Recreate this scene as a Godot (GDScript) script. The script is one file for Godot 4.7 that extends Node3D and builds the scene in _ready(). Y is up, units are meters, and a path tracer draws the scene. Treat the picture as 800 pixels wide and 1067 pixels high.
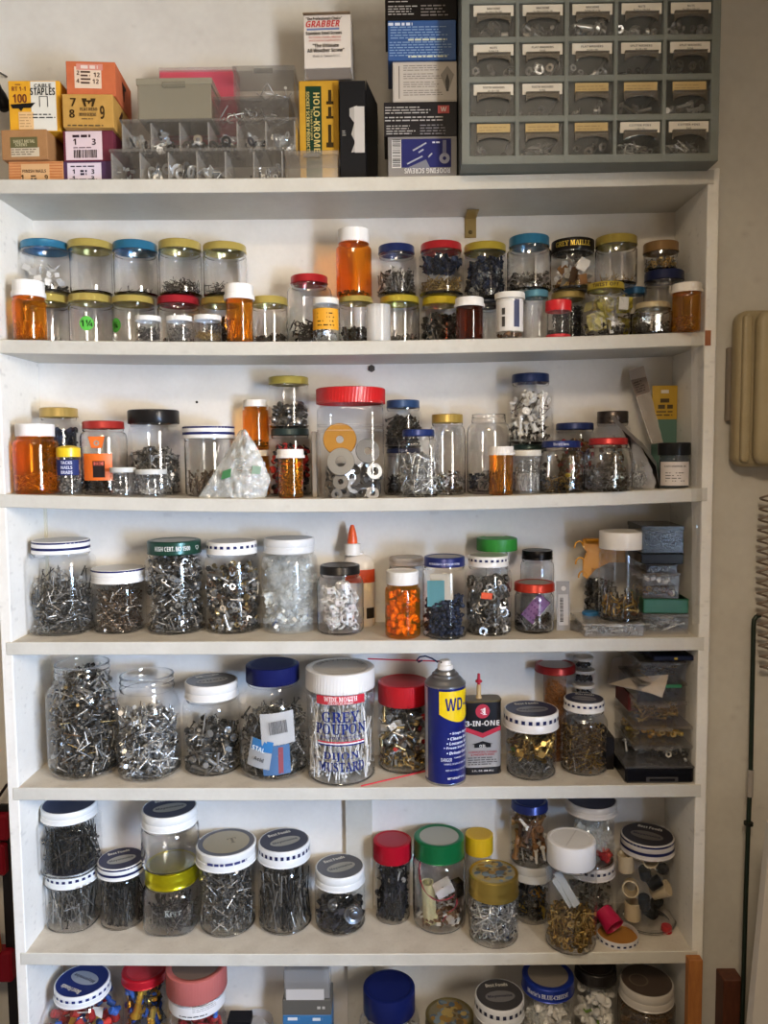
extends Node3D
# ------------------------------------------------------------------ camera and light
const F := 813.2                                   # focal length in pixels of the 800x1067 frame
const EYE := Vector3(0.0674, 1.5, 1.3089)
const TURN := Vector3(-0.0742, 0.0103, -0.0095)
var CB := Basis.from_euler(TURN)

func camera_and_light() -> void:
	var cam := Camera3D.new()
	cam.name = "camera"
	cam.position = EYE
	cam.rotation = TURN
	cam.fov = rad_to_deg(2.0 * atan(533.5 / F))
	cam.near = 0.02
	cam.far = 60.0
	add_child(cam)
	cam.current = true
	var e := Environment.new()
	e.tonemap_mode = Environment.TONE_MAPPER_LINEAR
	e.tonemap_exposure = 8.0
	e.background_mode = Environment.BG_SKY
	e.sky = Sky.new()
	var sm := ProceduralSkyMaterial.new()
	sm.sky_top_color = Color("8fb4e0")
	sm.sky_horizon_color = Color("dfe6ea")
	sm.ground_horizon_color = Color("b9b4aa")
	sm.ground_bottom_color = Color("8f897e")
	sm.sky_energy_multiplier = 0.12
	sm.ground_energy_multiplier = 0.12
	e.sky.sky_material = sm
	e.sdfgi_enabled = true
	e.ssao_enabled = true
	e.ssil_enabled = true
	var we := WorldEnvironment.new()
	we.name = "world"
	we.environment = e
	add_child(we)
	# daylight at the outer face of the deep window in the right-hand wall: cool through the lower sash, warmer through the upper
	for k in 2:
		var day := AreaLight3D.new()
		day.name = ["lower_window_light", "upper_window_light"][k]
		day.area_size = [Vector2(0.86, 0.46), Vector2(0.86, 0.8)][k]
		day.area_normalize_energy = true
		day.light_energy = [LOW_E, HIGH_E][k]
		day.light_color = [Color("a6cbff"), Color("fdf4e8")][k]
		day.area_range = 8.0
		day.shadow_enabled = true
		day.position = Vector3(1.2, [1.08, 1.72][k], 1.5)
		day.rotation = Vector3([-0.6, 0.05][k], PI / 2, 0)
		add_child(day)
const LOW_E := 1.65
const HIGH_E := 1.38
const LAMP_E := 0.3

# ------------------------------------------------------------------ pixels to places
func ray(u: float, v: float) -> Vector3:
	return CB * Vector3((u - 400.0) / F, -(v - 533.5) / F, -1.0)
func pz(u: float, v: float, z: float) -> Vector3:
	var d := ray(u, v)
	return EYE + d * ((z - EYE.z) / d.z)
func py(u: float, v: float, y: float) -> Vector3:
	var d := ray(u, v)
	return EYE + d * ((y - EYE.y) / d.y)
func mm(z: float) -> float:                          # metres that one pixel covers at depth z
	return (EYE.z - z) / F

# ------------------------------------------------------------------ names and descriptions
var taken := {}
func numbered(called: String) -> String:
	var n: int = taken.get(called, 0)
	taken[called] = n + 1
	return called if n == 0 else "%s_%03d" % [called, n]
func thing(called: String, label: String, category: String, at := Vector3.ZERO, turn := 0.0, group := "", kind := "") -> Node3D:
	var o := Node3D.new()
	o.name = numbered(called)
	add_child(o)
	o.position = at
	o.rotation.y = turn
	meta(o, label, category, group, kind)
	return o
func meta(o: Node, label: String, category: String, group := "", kind := "") -> void:
	if label: o.set_meta("label", label)
	if category: o.set_meta("category", category)
	if group: o.set_meta("group", group)
	if kind: o.set_meta("kind", kind)
func part(called: String, mesh: Mesh, material: Material, parent: Node, at := Vector3.ZERO, turn := Vector3.ZERO) -> MeshInstance3D:
	var o := MeshInstance3D.new()
	o.name = called if parent != self else numbered(called)
	o.mesh = mesh
	o.material_override = null
	if material and mesh.get_surface_count() == 1:
		if mesh is PrimitiveMesh:
			o.material_override = material
		else:
			o.set_surface_override_material(0, material)
	parent.add_child(o, true)
	o.position = at
	o.rotation = turn
	return o

# ------------------------------------------------------------------ materials
var mats := {}
func mat(hex: String, rough := 0.55, metal := 0.0, coat := 0.0) -> StandardMaterial3D:
	var key := "%s|%s|%s|%s" % [hex, rough, metal, coat]
	if not mats.has(key):
		var m := StandardMaterial3D.new()
		m.albedo_color = Color(hex)
		m.roughness = rough
		m.metallic = metal
		if metal == 0.0 and m.albedo_color.get_luminance() < 0.2: m.metallic_specular = 0.22
		if coat > 0.0:
			m.clearcoat_enabled = true
			m.clearcoat = coat
			m.clearcoat_roughness = 0.15
		mats[key] = m
	return mats[key]
func pane(hex: String, alpha: float, rough := 0.03) -> StandardMaterial3D:
	var key := "pane|%s|%s|%s" % [hex, alpha, rough]
	if not mats.has(key):
		var m := StandardMaterial3D.new()
		m.transparency = BaseMaterial3D.TRANSPARENCY_ALPHA
		m.albedo_color = Color(Color(hex), alpha)
		m.roughness = rough
		m.metallic_specular = 0.5
		mats[key] = m
	return mats[key]
# tinted clear plastic: light passes straight through and takes on the colour; the surface shines
func clear_glass(hex := "ffffff") -> StandardMaterial3D:
	var key := "glass|" + hex
	if not mats.has(key):
		var m := StandardMaterial3D.new()
		m.albedo_color = Color(Color(hex), 0.0)
		m.refraction_enabled = true
		m.refraction_scale = 0.02
		m.roughness = 0.0
		m.clearcoat_enabled = true
		m.clearcoat = 1.0
		m.clearcoat_roughness = 0.02
		mats[key] = m
	return mats[key]
func amber(hex: String, _alpha := 0.0) -> StandardMaterial3D:
	var key := "amber|%s" % hex
	if not mats.has(key):
		var m := StandardMaterial3D.new()
		m.albedo_color = Color(Color(hex), 0.06)
		m.refraction_enabled = true
		m.refraction_scale = 0.002
		m.roughness = 0.04
		m.clearcoat_enabled = true
		m.clearcoat = 1.0
		m.clearcoat_roughness = 0.03
		mats[key] = m
	return mats[key]
# worn paint, card and the like: a tileable picture of two noises and a few scuffs, laid on by place
func grain_texture(a: Color, b: Color, sd: int, coarse := 0.012, fine := 0.11, scuffs := 0, ink := Color.BLACK, size := 384) -> ImageTexture:
	var n1 := FastNoiseLite.new()
	n1.seed = sd
	n1.frequency = coarse
	n1.fractal_octaves = 4
	var n2 := FastNoiseLite.new()
	n2.seed = sd + 7
	n2.frequency = fine
	n2.fractal_octaves = 2
	var i1 := n1.get_seamless_image(size, size)
	var i2 := n2.get_seamless_image(size, size)
	var im := Image.create(size, size, false, Image.FORMAT_RGB8)
	for y in size:
		for x in size:
			im.set_pixel(x, y, a.lerp(b, clampf(0.72 * i1.get_pixel(x, y).r + 0.28 * i2.get_pixel(x, y).r, 0.0, 1.0)))
	var rng := RandomNumberGenerator.new()
	rng.seed = sd
	for k in scuffs:
		var p := Vector2(rng.randf() * size, rng.randf() * size)
		var rad := rng.randf_range(1.0, 5.0)
		var deep := rng.randf_range(0.03, 0.16)
		var stretch := rng.randf_range(0.3, 1.0)
		for dy in range(-6, 7):
			for dx in range(-6, 7):
				var q := Vector2(dx * stretch, dy).length() / rad
				if q < 1.0:
					var x := posmod(int(p.x) + dx, size)
					var y := posmod(int(p.y) + dy, size)
					im.set_pixel(x, y, im.get_pixel(x, y).lerp(ink, deep * (1.0 - q) * rng.randf_range(0.6, 1.2)))
	return ImageTexture.create_from_image(im)
func grained(key: String, a: String, b: String, sd: int, metres: float, rough := 0.6, scuffs := 0, ink := "5a5048", bump := 0.0) -> StandardMaterial3D:
	if not mats.has(key):
		var m := StandardMaterial3D.new()
		m.albedo_texture = grain_texture(Color(a), Color(b), sd, 0.012, 0.11, scuffs, Color(ink))
		m.uv1_triplanar = true
		m.uv1_world_triplanar = true
		m.uv1_scale = Vector3.ONE / metres
		m.roughness = rough
		if bump > 0.0:
			m.heightmap_enabled = true
			m.heightmap_texture = m.albedo_texture
			m.heightmap_scale = bump
		mats[key] = m
	return mats[key]
func wood(key: String, a: String, b: String, sd: int, axis: Vector3) -> StandardMaterial3D:
	if not mats.has(key):
		var m := StandardMaterial3D.new()
		m.albedo_texture = grain_texture(Color(a), Color(b), sd, 0.03, 0.2)
		m.uv1_triplanar = true
		m.uv1_world_triplanar = true
		m.uv1_scale = axis
		m.roughness = 0.6
		mats[key] = m
	return mats[key]

# ------------------------------------------------------------------ shapes
func st_new() -> SurfaceTool:
	var st := SurfaceTool.new()
	st.begin(Mesh.PRIMITIVE_TRIANGLES)
	return st
func done(st: SurfaceTool) -> ArrayMesh:
	st.generate_normals()
	return st.commit()
func quad(st: SurfaceTool, a: Vector3, b: Vector3, c: Vector3, d: Vector3) -> void:   # clockwise seen from outside
	for p in [a, b, c, a, c, d]: st.add_vertex(p)
# a turned body: profile points (radius, height) from the bottom up; ribs and squareness for caps and square jars
func lathe(st: SurfaceTool, prof: PackedVector2Array, seg := 32, square := PackedFloat32Array(), ribs := 0, rib_from := -1, rib_to := -1, crease := 0.8) -> void:
	var group := 1
	var n := prof.size()
	var seg_n := ribs * 2 if ribs else seg
	var ring := []
	for i in n:
		var pts := PackedVector3Array()
		for k in seg_n + 1:
			var th := TAU * (k % seg_n) / seg_n
			var r := prof[i].x
			if square.size() > i and square[i] > 0.0:
				var e := 2.0 + square[i]
				r *= pow(pow(absf(cos(th)), e) + pow(absf(sin(th)), e), -1.0 / e)
			if ribs and i >= rib_from and i <= rib_to and k % 2 == 1:
				r *= 0.972
			pts.append(Vector3(r * sin(th), prof[i].y, r * cos(th)))
		ring.append(pts)
	for i in n - 1:
		if i > 0:
			var d0 := (prof[i] - prof[i - 1]).normalized()
			var d1 := (prof[i + 1] - prof[i]).normalized()
			if d0.dot(d1) < crease: group += 1
		st.set_smooth_group(group)
		var a: PackedVector3Array = ring[i]
		var b: PackedVector3Array = ring[i + 1]
		for k in seg_n:
			if prof[i + 1].x > 1e-6:
				for p in [a[k], b[k], b[k + 1]]: st.add_vertex(p)
			if prof[i].x > 1e-6:
				for p in [a[k], b[k + 1], a[k + 1]]: st.add_vertex(p)
func lathed(prof: PackedVector2Array, seg := 32, square := PackedFloat32Array(), ribs := 0, rf := -1, rt := -1) -> ArrayMesh:
	var st := st_new()
	lathe(st, prof, seg, square, ribs, rf, rt)
	return done(st)
func pv(a: Array) -> PackedVector2Array:
	var o := PackedVector2Array()
	for i in range(0, a.size(), 2): o.append(Vector2(a[i], a[i + 1]))
	return o
# a box with small chamfers, its centre at c
func box(st: SurfaceTool, c: Vector3, s: Vector3, b := 0.0) -> void:
	st.set_smooth_group(-1)
	var h := s / 2.0
	b = minf(b, minf(h.x, minf(h.y, h.z)) * 0.8)
	if b <= 0.0:
		for ax in 3:
			for sg in [-1.0, 1.0]:
				var nrm := Vector3.ZERO
				nrm[ax] = sg
				var u := Vector3.ZERO
				u[(ax + 1) % 3] = 1.0
				var w := nrm.cross(u)
				var p := c + nrm * h
				quad(st, p - u * h - w * h, p - u * h + w * h, p + u * h + w * h, p + u * h - w * h)
		return
	var v := func(sx: float, sy: float, sz: float, ax: int) -> Vector3:
		var q := Vector3(sx * (h.x - b), sy * (h.y - b), sz * (h.z - b))
		q[ax] = [sx, sy, sz][ax] * h[ax]
		return c + q
	for ax in 3:
		var i := (ax + 1) % 3
		var j := (ax + 2) % 3
		for sg in [-1.0, 1.0]:
			var cs := []
			for k in [[-1, -1], [-1, 1], [1, 1], [1, -1]]:
				var s3 := [0.0, 0.0, 0.0]
				s3[ax] = sg
				s3[i] = float(k[0])
				s3[j] = float(k[1])
				cs.append(v.call(s3[0], s3[1], s3[2], ax))
			if sg > 0: quad(st, cs[0], cs[1], cs[2], cs[3])
			else: quad(st, cs[3], cs[2], cs[1], cs[0])
		for si in [-1.0, 1.0]:                          # edges along axis ax
			for sj in [-1.0, 1.0]:
				var q := []
				for e in [[-1.0, i], [1.0, i], [1.0, j], [-1.0, j]]:
					var s3 := [0.0, 0.0, 0.0]
					s3[ax] = e[0]
					s3[i] = si
					s3[j] = sj
					q.append(v.call(s3[0], s3[1], s3[2], e[1]))
				if si * sj > 0: quad(st, q[0], q[3], q[2], q[1])
				else: quad(st, q[0], q[1], q[2], q[3])
	for sx in [-1.0, 1.0]:
		for sy in [-1.0, 1.0]:
			for sz in [-1.0, 1.0]:
				var t := [v.call(sx, sy, sz, 0), v.call(sx, sy, sz, 1), v.call(sx, sy, sz, 2)]
				if sx * sy * sz > 0: t.reverse()
				for p in t: st.add_vertex(p)
func boxed(s: Vector3, b := 0.0, c := Vector3.ZERO) -> ArrayMesh:
	var st := st_new()
	box(st, c, s, b)
	return done(st)
# a rounded plate: corners of radius rc, edges rounded by re, from z 0 to d
func pillow(w: float, h: float, d: float, rc: float, re: float) -> ArrayMesh:
	var st := st_new()
	st.set_smooth_group(1)
	var rings := []
	for layer in [[re, 0.0], [re * 0.3, re * 0.3], [0.0, re], [0.0, d - re], [re * 0.3, d - re * 0.3], [re, d]]:
		var ring := PackedVector3Array()
		for c in 4:
			var r: float = maxf(rc - layer[0], 0.0005)
			var cx: float = (w / 2 - rc) * [1, -1, -1, 1][c]
			var cy: float = (h / 2 - rc) * [1, 1, -1, -1][c]
			for k in 7:
				var a := PI / 2 * (c + k / 6.0)
				ring.append(Vector3(cx + r * cos(a), cy + r * sin(a), layer[1]))
		ring.append(ring[0])
		rings.append(ring)
	for i in rings.size() - 1:
		for k in 28: quad(st, rings[i][k], rings[i + 1][k], rings[i + 1][k + 1], rings[i][k + 1])
	for k in 28:
		for p in [Vector3(0, 0, d), rings[5][k + 1], rings[5][k]]: st.add_vertex(p)
		for p in [Vector3.ZERO, rings[0][k], rings[0][k + 1]]: st.add_vertex(p)
	return done(st)
# a round tube along points
func tube(st: SurfaceTool, pts: PackedVector3Array, r: float, seg := 8, caps := true) -> void:
	st.set_smooth_group(3)
	var rings := []
	var side := Vector3.ZERO
	for i in pts.size():
		var d := (pts[mini(i + 1, pts.size() - 1)] - pts[maxi(i - 1, 0)]).normalized()
		if side == Vector3.ZERO: side = d.cross(Vector3(0.31, 0.77, 0.55)).normalized()
		side = (side - d * side.dot(d)).normalized()
		var up := side.cross(d)
		var ring := PackedVector3Array()
		for k in seg + 1:
			var a := TAU * (k % seg) / seg
			ring.append(pts[i] + (side * cos(a) + up * sin(a)) * r)
		rings.append(ring)
	for i in pts.size() - 1:
		for k in seg:
			quad(st, rings[i][k], rings[i][k + 1], rings[i + 1][k + 1], rings[i + 1][k])
	if caps:
		st.set_smooth_group(-1)
		for k in seg:
			for p in [pts[0], rings[0][k + 1], rings[0][k]]: st.add_vertex(p)
			var m := pts.size() - 1
			for p in [pts[m], rings[m][k], rings[m][k + 1]]: st.add_vertex(p)
func tubed(pts: Array, r: float, seg := 8) -> ArrayMesh:
	var st := st_new()
	tube(st, PackedVector3Array(pts), r, seg)
	return done(st)
# a piece of cylinder wall round the y axis, from angle a0 to a1 (0 faces +z)
func arc(st: SurfaceTool, r: float, y0: float, y1: float, a0: float, a1: float, r1 := -1.0) -> void:
	st.set_smooth_group(2)
	var n := maxi(1, int(ceil(absf(a1 - a0) / 0.16)))
	var rt := r if r1 < 0 else r1
	for k in n:
		var t0 := lerpf(a0, a1, float(k) / n)
		var t1 := lerpf(a0, a1, float(k + 1) / n)
		quad(st, Vector3(r * sin(t0), y0, r * cos(t0)), Vector3(rt * sin(t0), y1, rt * cos(t0)), Vector3(rt * sin(t1), y1, rt * cos(t1)), Vector3(r * sin(t1), y0, r * cos(t1)))
func arced(r: float, y0: float, y1: float, a0: float, a1: float, r1 := -1.0) -> ArrayMesh:
	var st := st_new()
	arc(st, r, y0, y1, a0, a1, r1)
	return done(st)
func ring_prof(r0: float, r1: float, h: float) -> PackedVector2Array:
	return pv([r0, h, r0, 0, r1, 0, r1, h, r0, h])
# an outline in the xy plane, thick along z
func slab(outline: PackedVector2Array, z0: float, z1: float) -> ArrayMesh:
	var st := st_new()
	st.set_smooth_group(-1)
	if not Geometry2D.is_polygon_clockwise(outline):
		outline.reverse()
	var tri := Geometry2D.triangulate_polygon(outline)
	for i in range(0, tri.size(), 3):
		var a := outline[tri[i]]
		var b := outline[tri[i + 1]]
		var c := outline[tri[i + 2]]
		if (b - a).cross(c - a) > 0:
			var t := b
			b = c
			c = t
		for p in [a, b, c]: st.add_vertex(Vector3(p.x, p.y, z1))
		for p in [a, c, b]: st.add_vertex(Vector3(p.x, p.y, z0))
	var n := outline.size()
	for i in n:
		var p := outline[i]
		var q := outline[(i + 1) % n]
		quad(st, Vector3(p.x, p.y, z1), Vector3(p.x, p.y, z0), Vector3(q.x, q.y, z0), Vector3(q.x, q.y, z1))
	return done(st)
# lettering: flat in the xy plane round the origin, or bent round the y axis at radius bend; flip turns it upside down
var fonts := {}
func letters(s: String, high: float, wide := 0.0, bend := 0.0, bold := true, serif := false, lean := 0.0) -> ArrayMesh:
	var key := "%s%s" % [bold, serif]
	if not fonts.has(key):
		var f := SystemFont.new()
		f.font_names = PackedStringArray(["Droid Serif" if serif else "Droid Sans"])
		f.font_weight = 700 if bold else 400
		fonts[key] = f
	var t := TextMesh.new()
	t.font = fonts[key]
	t.font_size = 24
	t.pixel_size = 0.01
	t.depth = 0.0
	t.curve_step = 3.0
	t.text = s
	t.horizontal_alignment = HORIZONTAL_ALIGNMENT_CENTER
	t.vertical_alignment = VERTICAL_ALIGNMENT_CENTER
	var src := t.get_mesh_arrays()
	var v: PackedVector3Array = src[Mesh.ARRAY_VERTEX]
	var ind: PackedInt32Array = src[Mesh.ARRAY_INDEX] if src[Mesh.ARRAY_INDEX] != null else PackedInt32Array(range(v.size()))
	var lo := Vector3(1e9, 1e9, 1e9)
	var hi := -lo
	for p in v:
		lo = lo.min(p)
		hi = hi.max(p)
	var mid := (lo + hi) / 2.0
	var sy := high / maxf(hi.y - lo.y, 1e-4)
	var sx := wide / maxf(hi.x - lo.x, 1e-4) if wide > 0.0 else sy
	var st := st_new()
	st.set_smooth_group(-1)
	for i in ind:
		var p := Vector3((v[i].x - mid.x) * sx, (v[i].y - mid.y) * sy, 0.0)
		p.x += p.y * lean
		if bend > 0.0: p = Vector3(bend * sin(p.x / bend), p.y, bend * cos(p.x / bend))
		st.add_vertex(p)
	return done(st)
# small print that cannot be read: rows of short bars in the xy plane, w wide and h high
func print_rows(w: float, h: float, rows: int, sd: int, fill := 0.45, bend := 0.0) -> ArrayMesh:
	var rng := RandomNumberGenerator.new()
	rng.seed = sd
	var st := st_new()
	st.set_smooth_group(-1)
	var step := h / rows
	for k in rows:
		var y := h / 2 - (k + 0.5) * step
		var x := -w / 2
		var end := w / 2 * rng.randf_range(0.5, 1.0)
		while x < end:
			var l := minf(rng.randf_range(0.8, 3.0) * step, end - x)
			var a := Vector3(x, y - step * fill / 2, 0)
			var b := Vector3(x + l, y + step * fill / 2, 0)
			var c := [a, Vector3(a.x, b.y, 0), b, Vector3(b.x, a.y, 0)]
			if bend > 0.0:
				for i in 4: c[i] = Vector3(bend * sin(c[i].x / bend), c[i].y, bend * cos(c[i].x / bend))
			quad(st, c[0], c[1], c[2], c[3])
			x += l + step * 0.45
	return done(st)
func barcode(w: float, h: float, sd: int) -> ArrayMesh:
	var rng := RandomNumberGenerator.new()
	rng.seed = sd
	var st := st_new()
	st.set_smooth_group(-1)
	var x := -w / 2
	while x < w / 2:
		var l := rng.randf_range(0.012, 0.045) * w
		quad(st, Vector3(x, -h / 2, 0), Vector3(x, h / 2, 0), Vector3(x + l, h / 2, 0), Vector3(x + l, -h / 2, 0))
		x += l + rng.randf_range(0.012, 0.04) * w
	return done(st)
func plate(w: float, h: float) -> ArrayMesh:
	return boxed(Vector3(w, h, 0.0004))

# ------------------------------------------------------------------ the shelf unit and the room
const WIDE := 0.585          # half the clear width
const DEEP := 0.147
const THICK := 0.0227
const SHELF_Y := [1.9546, 1.6968, 1.4389, 1.1852, 0.9288, 0.629, 0.345]
const SAG := [0.004, 0.009, 0.013, 0.002, 0.003, 0.004, 0.0]
func shelf_y(s: int, x: float) -> float:
	return SHELF_Y[s] - SAG[s] * (1.0 - pow(clampf(x / WIDE, -1, 1), 2.0))
func hull(called: String, c: Vector3, s: Vector3, m: Material) -> MeshInstance3D:
	var o := part(called, boxed(s), m, self, c)
	o.set_meta("kind", "structure")
	return o
func shelf_mesh(s: int, zf: float) -> ArrayMesh:
	var top := st_new()
	var rest := st_new()
	top.set_smooth_group(1)
	var n := 20
	var x0 := -WIDE - 0.009
	var x1 := WIDE + 0.009
	var zb := -DEEP
	var b := 0.0012
	for k in n:
		var xa := lerpf(x0, x1, float(k) / n)
		var xb := lerpf(x0, x1, float(k + 1) / n)
		var ya := shelf_y(s, xa)
		var yb := shelf_y(s, xb)
		var P := func(y: float, z: float) -> Array: return [Vector3(xa, ya + y, z), Vector3(xb, yb + y, z)]
		var q := [P.call(0.0, zb), P.call(0.0, zf - b), P.call(-b, zf), P.call(-THICK + b, zf), P.call(-THICK, zf - b), P.call(-THICK, zb), P.call(0.0, zb)]
		for i in 6:
			rest.set_smooth_group(10 + i)
			var st := top if i == 0 else rest
			quad(st, q[i][1], q[i + 1][1], q[i + 1][0], q[i][0])
	for sx in [-1.0, 1.0]:
		var x: float = sx * (WIDE + 0.009)
		var y := shelf_y(s, x)
		rest.set_smooth_group(20)
		var c := [Vector3(x, y, zb), Vector3(x, y, zf), Vector3(x, y - THICK, zf), Vector3(x, y - THICK, zb)]
		if sx < 0: c.reverse()
		quad(rest, c[0], c[1], c[2], c[3])
	top.generate_normals()
	rest.generate_normals()
	var m := top.commit()
	return rest.commit(m)
func structure() -> void:
	var wall_m := grained("wall", "dcd9cf", "cac5bb", 11, 0.9, 0.75, 60, "8c8078", 0.02)
	var white := grained("dimmed_white_paint", "c9c6bb", "b9b5a9", 3, 0.45, 0.45, 70, "80756a", 0.01)  # the same white paint, darkened so the shelf fronts look less lit
	var side_m := grained("lit_side_paint", "e6e3da", "d8d4ca", 6, 0.4, 0.5, 240, "45403a", 0.01)  # the same white paint, lightened so the side panels look more lit
	var tan_top := grained("shelf_top", "cfc8ba", "b5ac9d", 21, 0.3, 0.6, 120, "5e5344", 0.01)
	var ceil_m := grained("ceiling_paint", "b4aa9c", "a69c8e", 5, 1.2, 0.8)
	var panel_m := wood("wall_panelling", "877863", "73654f", 15, Vector3(1.2, 0.35, 1.2))
	var conc := grained("concrete", "6f6a63", "57524c", 9, 0.7, 0.7, 120)
	var t := 0.1
	var back := -DEEP - 0.006
	# room: x -1.9 .. 0.9, z back .. 3.0, y 0 .. 2.5; the right wall has a wide window
	hull("floor", Vector3(-0.4, -t / 2, 1.42), Vector3(3.3, t, 3.4), conc)
	hull("ceiling", Vector3(-0.4, 2.5 + t / 2, 1.42), Vector3(3.3, t, 3.4), ceil_m)
	hull("wall_back", Vector3(-0.5, 1.25, back - t / 2), Vector3(2.8 + 2 * t, 2.5, t), wall_m)
	hull("wall_left", Vector3(-1.9 - t / 2, 1.25, 1.42), Vector3(t, 2.5, 3.16), panel_m)
	hull("wall_front", Vector3(-0.5, 1.25, 3.0 + t / 2), Vector3(2.8 + 2 * t, 2.5, t), panel_m)
	var st := st_new()                                 # right wall, thick, round its window: z 1.05 .. 1.95, y 0.85 .. 2.15
	var tw := 0.27
	var x := 0.9 + tw / 2
	box(st, Vector3(x, 1.25, (back + 1.05) / 2), Vector3(tw, 2.5, 1.05 - back))
	box(st, Vector3(x, 1.25, 2.475), Vector3(tw, 2.5, 1.05))
	box(st, Vector3(x, 0.425, 1.5), Vector3(tw, 0.85, 0.9))
	box(st, Vector3(x, 2.325, 1.5), Vector3(tw, 0.35, 0.9))
	part("wall_right", done(st), panel_m, self).set_meta("kind", "structure")
	var w := part("window_1", boxed(Vector3(0.004, 1.2, 0.8)), pane("e8f0f0", 0.03), self, Vector3(1.15, 1.5, 1.5))
	w.set_meta("kind", "structure")
	st = st_new()
	for k in [-1.0, 1.0]:
		box(st, Vector3(0, k * 0.625, 0), Vector3(0.04, 0.05, 0.9), 0.003)
		box(st, Vector3(0, 0, k * 0.425), Vector3(0.04, 1.2, 0.05), 0.003)
	part("window_frame", done(st), mat("e8e6e0", 0.4), w)
	# added warm fill lamp under the ceiling, unseen behind the viewer
	var lp := thing("added_fill_lamp", "added round warm fill lamp under the ceiling, out of view", "lamp", Vector3(0.0, 2.5, 1.7))
	part("lamp_base", lathed(pv([0.0, 0.0, 0.21, 0.0, 0.21, -0.02, 0.0, -0.02]), 32), mat("d8d4cc", 0.4), lp)
	var gm := StandardMaterial3D.new()
	gm.albedo_color = Color("fff4e0")
	gm.emission_enabled = true
	gm.emission = Color("ffd9a8")
	gm.emission_energy_multiplier = 0.15
	part("lamp_shade", lathed(pv([0.2, -0.02, 0.19, -0.045, 0.14, -0.06, 0.0, -0.066]), 32), gm, lp)
	var ll := AreaLight3D.new()
	ll.name = "added_fill_light"
	ll.area_size = Vector2(0.4, 0.4)
	ll.area_normalize_energy = true
	ll.light_energy = LAMP_E
	ll.light_color = Color("ffe6c4")
	ll.area_range = 8.0
	ll.shadow_enabled = true
	ll.position = Vector3(0, -0.075, 0)
	ll.rotation = Vector3(-PI / 2, 0, 0)
	lp.add_child(ll)
	# added unseen cabinet shape: it keeps the daylight off the lower right of the unit
	var tc := thing("added_daylight_blocker", "added unseen cabinet shape that blocks daylight at the right-hand wall", "cabinet", Vector3(0.75, 0, 0.68))
	part("carcass", boxed(Vector3(0.28, 0.86, 0.42), 0.003, Vector3(0.005, 0.43, 0)), panel_m, tc)
	for k in 4: part("drawer", boxed(Vector3(0.012, 0.19, 0.38), 0.002, Vector3(-0.141, 0.12 + 0.205 * k, 0)), panel_m, tc)
	# the unit
	var u := thing("wall_shelf_unit", "tall white painted wooden shelf unit with open shelves full of jars", "shelf unit")
	for sx in [-1.0, 1.0]:
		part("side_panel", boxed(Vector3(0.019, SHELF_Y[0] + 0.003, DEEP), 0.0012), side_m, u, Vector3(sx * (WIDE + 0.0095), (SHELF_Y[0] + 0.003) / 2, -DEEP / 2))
	part("back_panel", boxed(Vector3(2 * WIDE + 0.03, SHELF_Y[0] - 0.01, 0.006)), grained("back_paint", "e4e0d8", "d6d1c8", 31, 0.5, 0.5, 40, "7a7068", 0.01), u, Vector3(0, (SHELF_Y[0] - 0.01) / 2, -DEEP - 0.003))
	for s in SHELF_Y.size():
		var o := part("shelf", shelf_mesh(s, 0.0012 if s != 1 else -0.004), null, u)
		o.set_surface_override_material(0, tan_top)
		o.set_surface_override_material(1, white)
	# batten behind the two lowest compartments
	var a := pz(360, 850, -DEEP)
	var b := pz(388, 850, -DEEP)
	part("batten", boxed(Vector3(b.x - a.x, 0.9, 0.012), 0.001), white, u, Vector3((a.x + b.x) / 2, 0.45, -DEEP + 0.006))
	# bare wood where the second shelf stops short of its housing
	var bare := wood("bare_wood", "a5663a", "7c4526", 41, Vector3(6, 2, 6))
	for sx in [-1.0, 1.0]:
		part("housing", boxed(Vector3(0.0095, THICK + 0.002, 0.0012)), bare, u, Vector3(sx * (WIDE + 0.0052), SHELF_Y[1] - THICK / 2, 0.0002))
	# bracket, bolt and nail hole
	var br := mat("a08a58", 0.35, 0.8)
	var p0 := pz(484, 222, -DEEP)
	var p1 := pz(496, 248, -DEEP)
	st = st_new()
	var bw := p1.x - p0.x
	box(st, Vector3((p0.x + p1.x) / 2, (SHELF_Y[0] - THICK - 0.004 + p1.y) / 2, -DEEP + 0.001), Vector3(bw, SHELF_Y[0] - THICK - 0.004 - p1.y, 0.002), 0.0004)
	box(st, Vector3((p0.x + p1.x) / 2, SHELF_Y[0] - THICK - 0.006, -DEEP + 0.024), Vector3(bw, 0.002, 0.048), 0.0004)
	var bk := part("bracket", done(st), br, u)
	part("screw_head", lathed(pv([0, 0, 0.0038, 0, 0.003, 0.0012, 0, 0.0014]), 14), mat("6a5a38", 0.4, 0.8), bk, Vector3((p0.x + p1.x) / 2, p1.y + 0.01, -DEEP + 0.002), Vector3(PI / 2, 0, 0))
	var bp := pz(387, 384, -DEEP)
	part("bolt", lathed(pv([0, 0, 0.007, 0, 0.007, 0.002, 0.0045, 0.002, 0.0045, 0.005, 0, 0.005]), 6), mat("55524e", 0.4, 0.7), u, bp, Vector3(PI / 2, 0, 0))
	bp = pz(205, 419, -DEEP)
	part("nail_hole", lathed(pv([0, 0, 0.0024, 0, 0.0022, 0.0006, 0, 0.0006]), 12), mat("2c2622", 0.9), u, bp, Vector3(PI / 2, 0, 0))
	# red and cream edging strip in the left rear corner above the fourth shelf
	var e0 := pz(37.5, 530, -0.139)
	part("edging_strip", boxed(Vector3(0.0035, 0.22, 0.006)), mat("a8464a", 0.6), u, Vector3(e0.x, SHELF_Y[3] + 0.12, -DEEP + 0.003))
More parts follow.
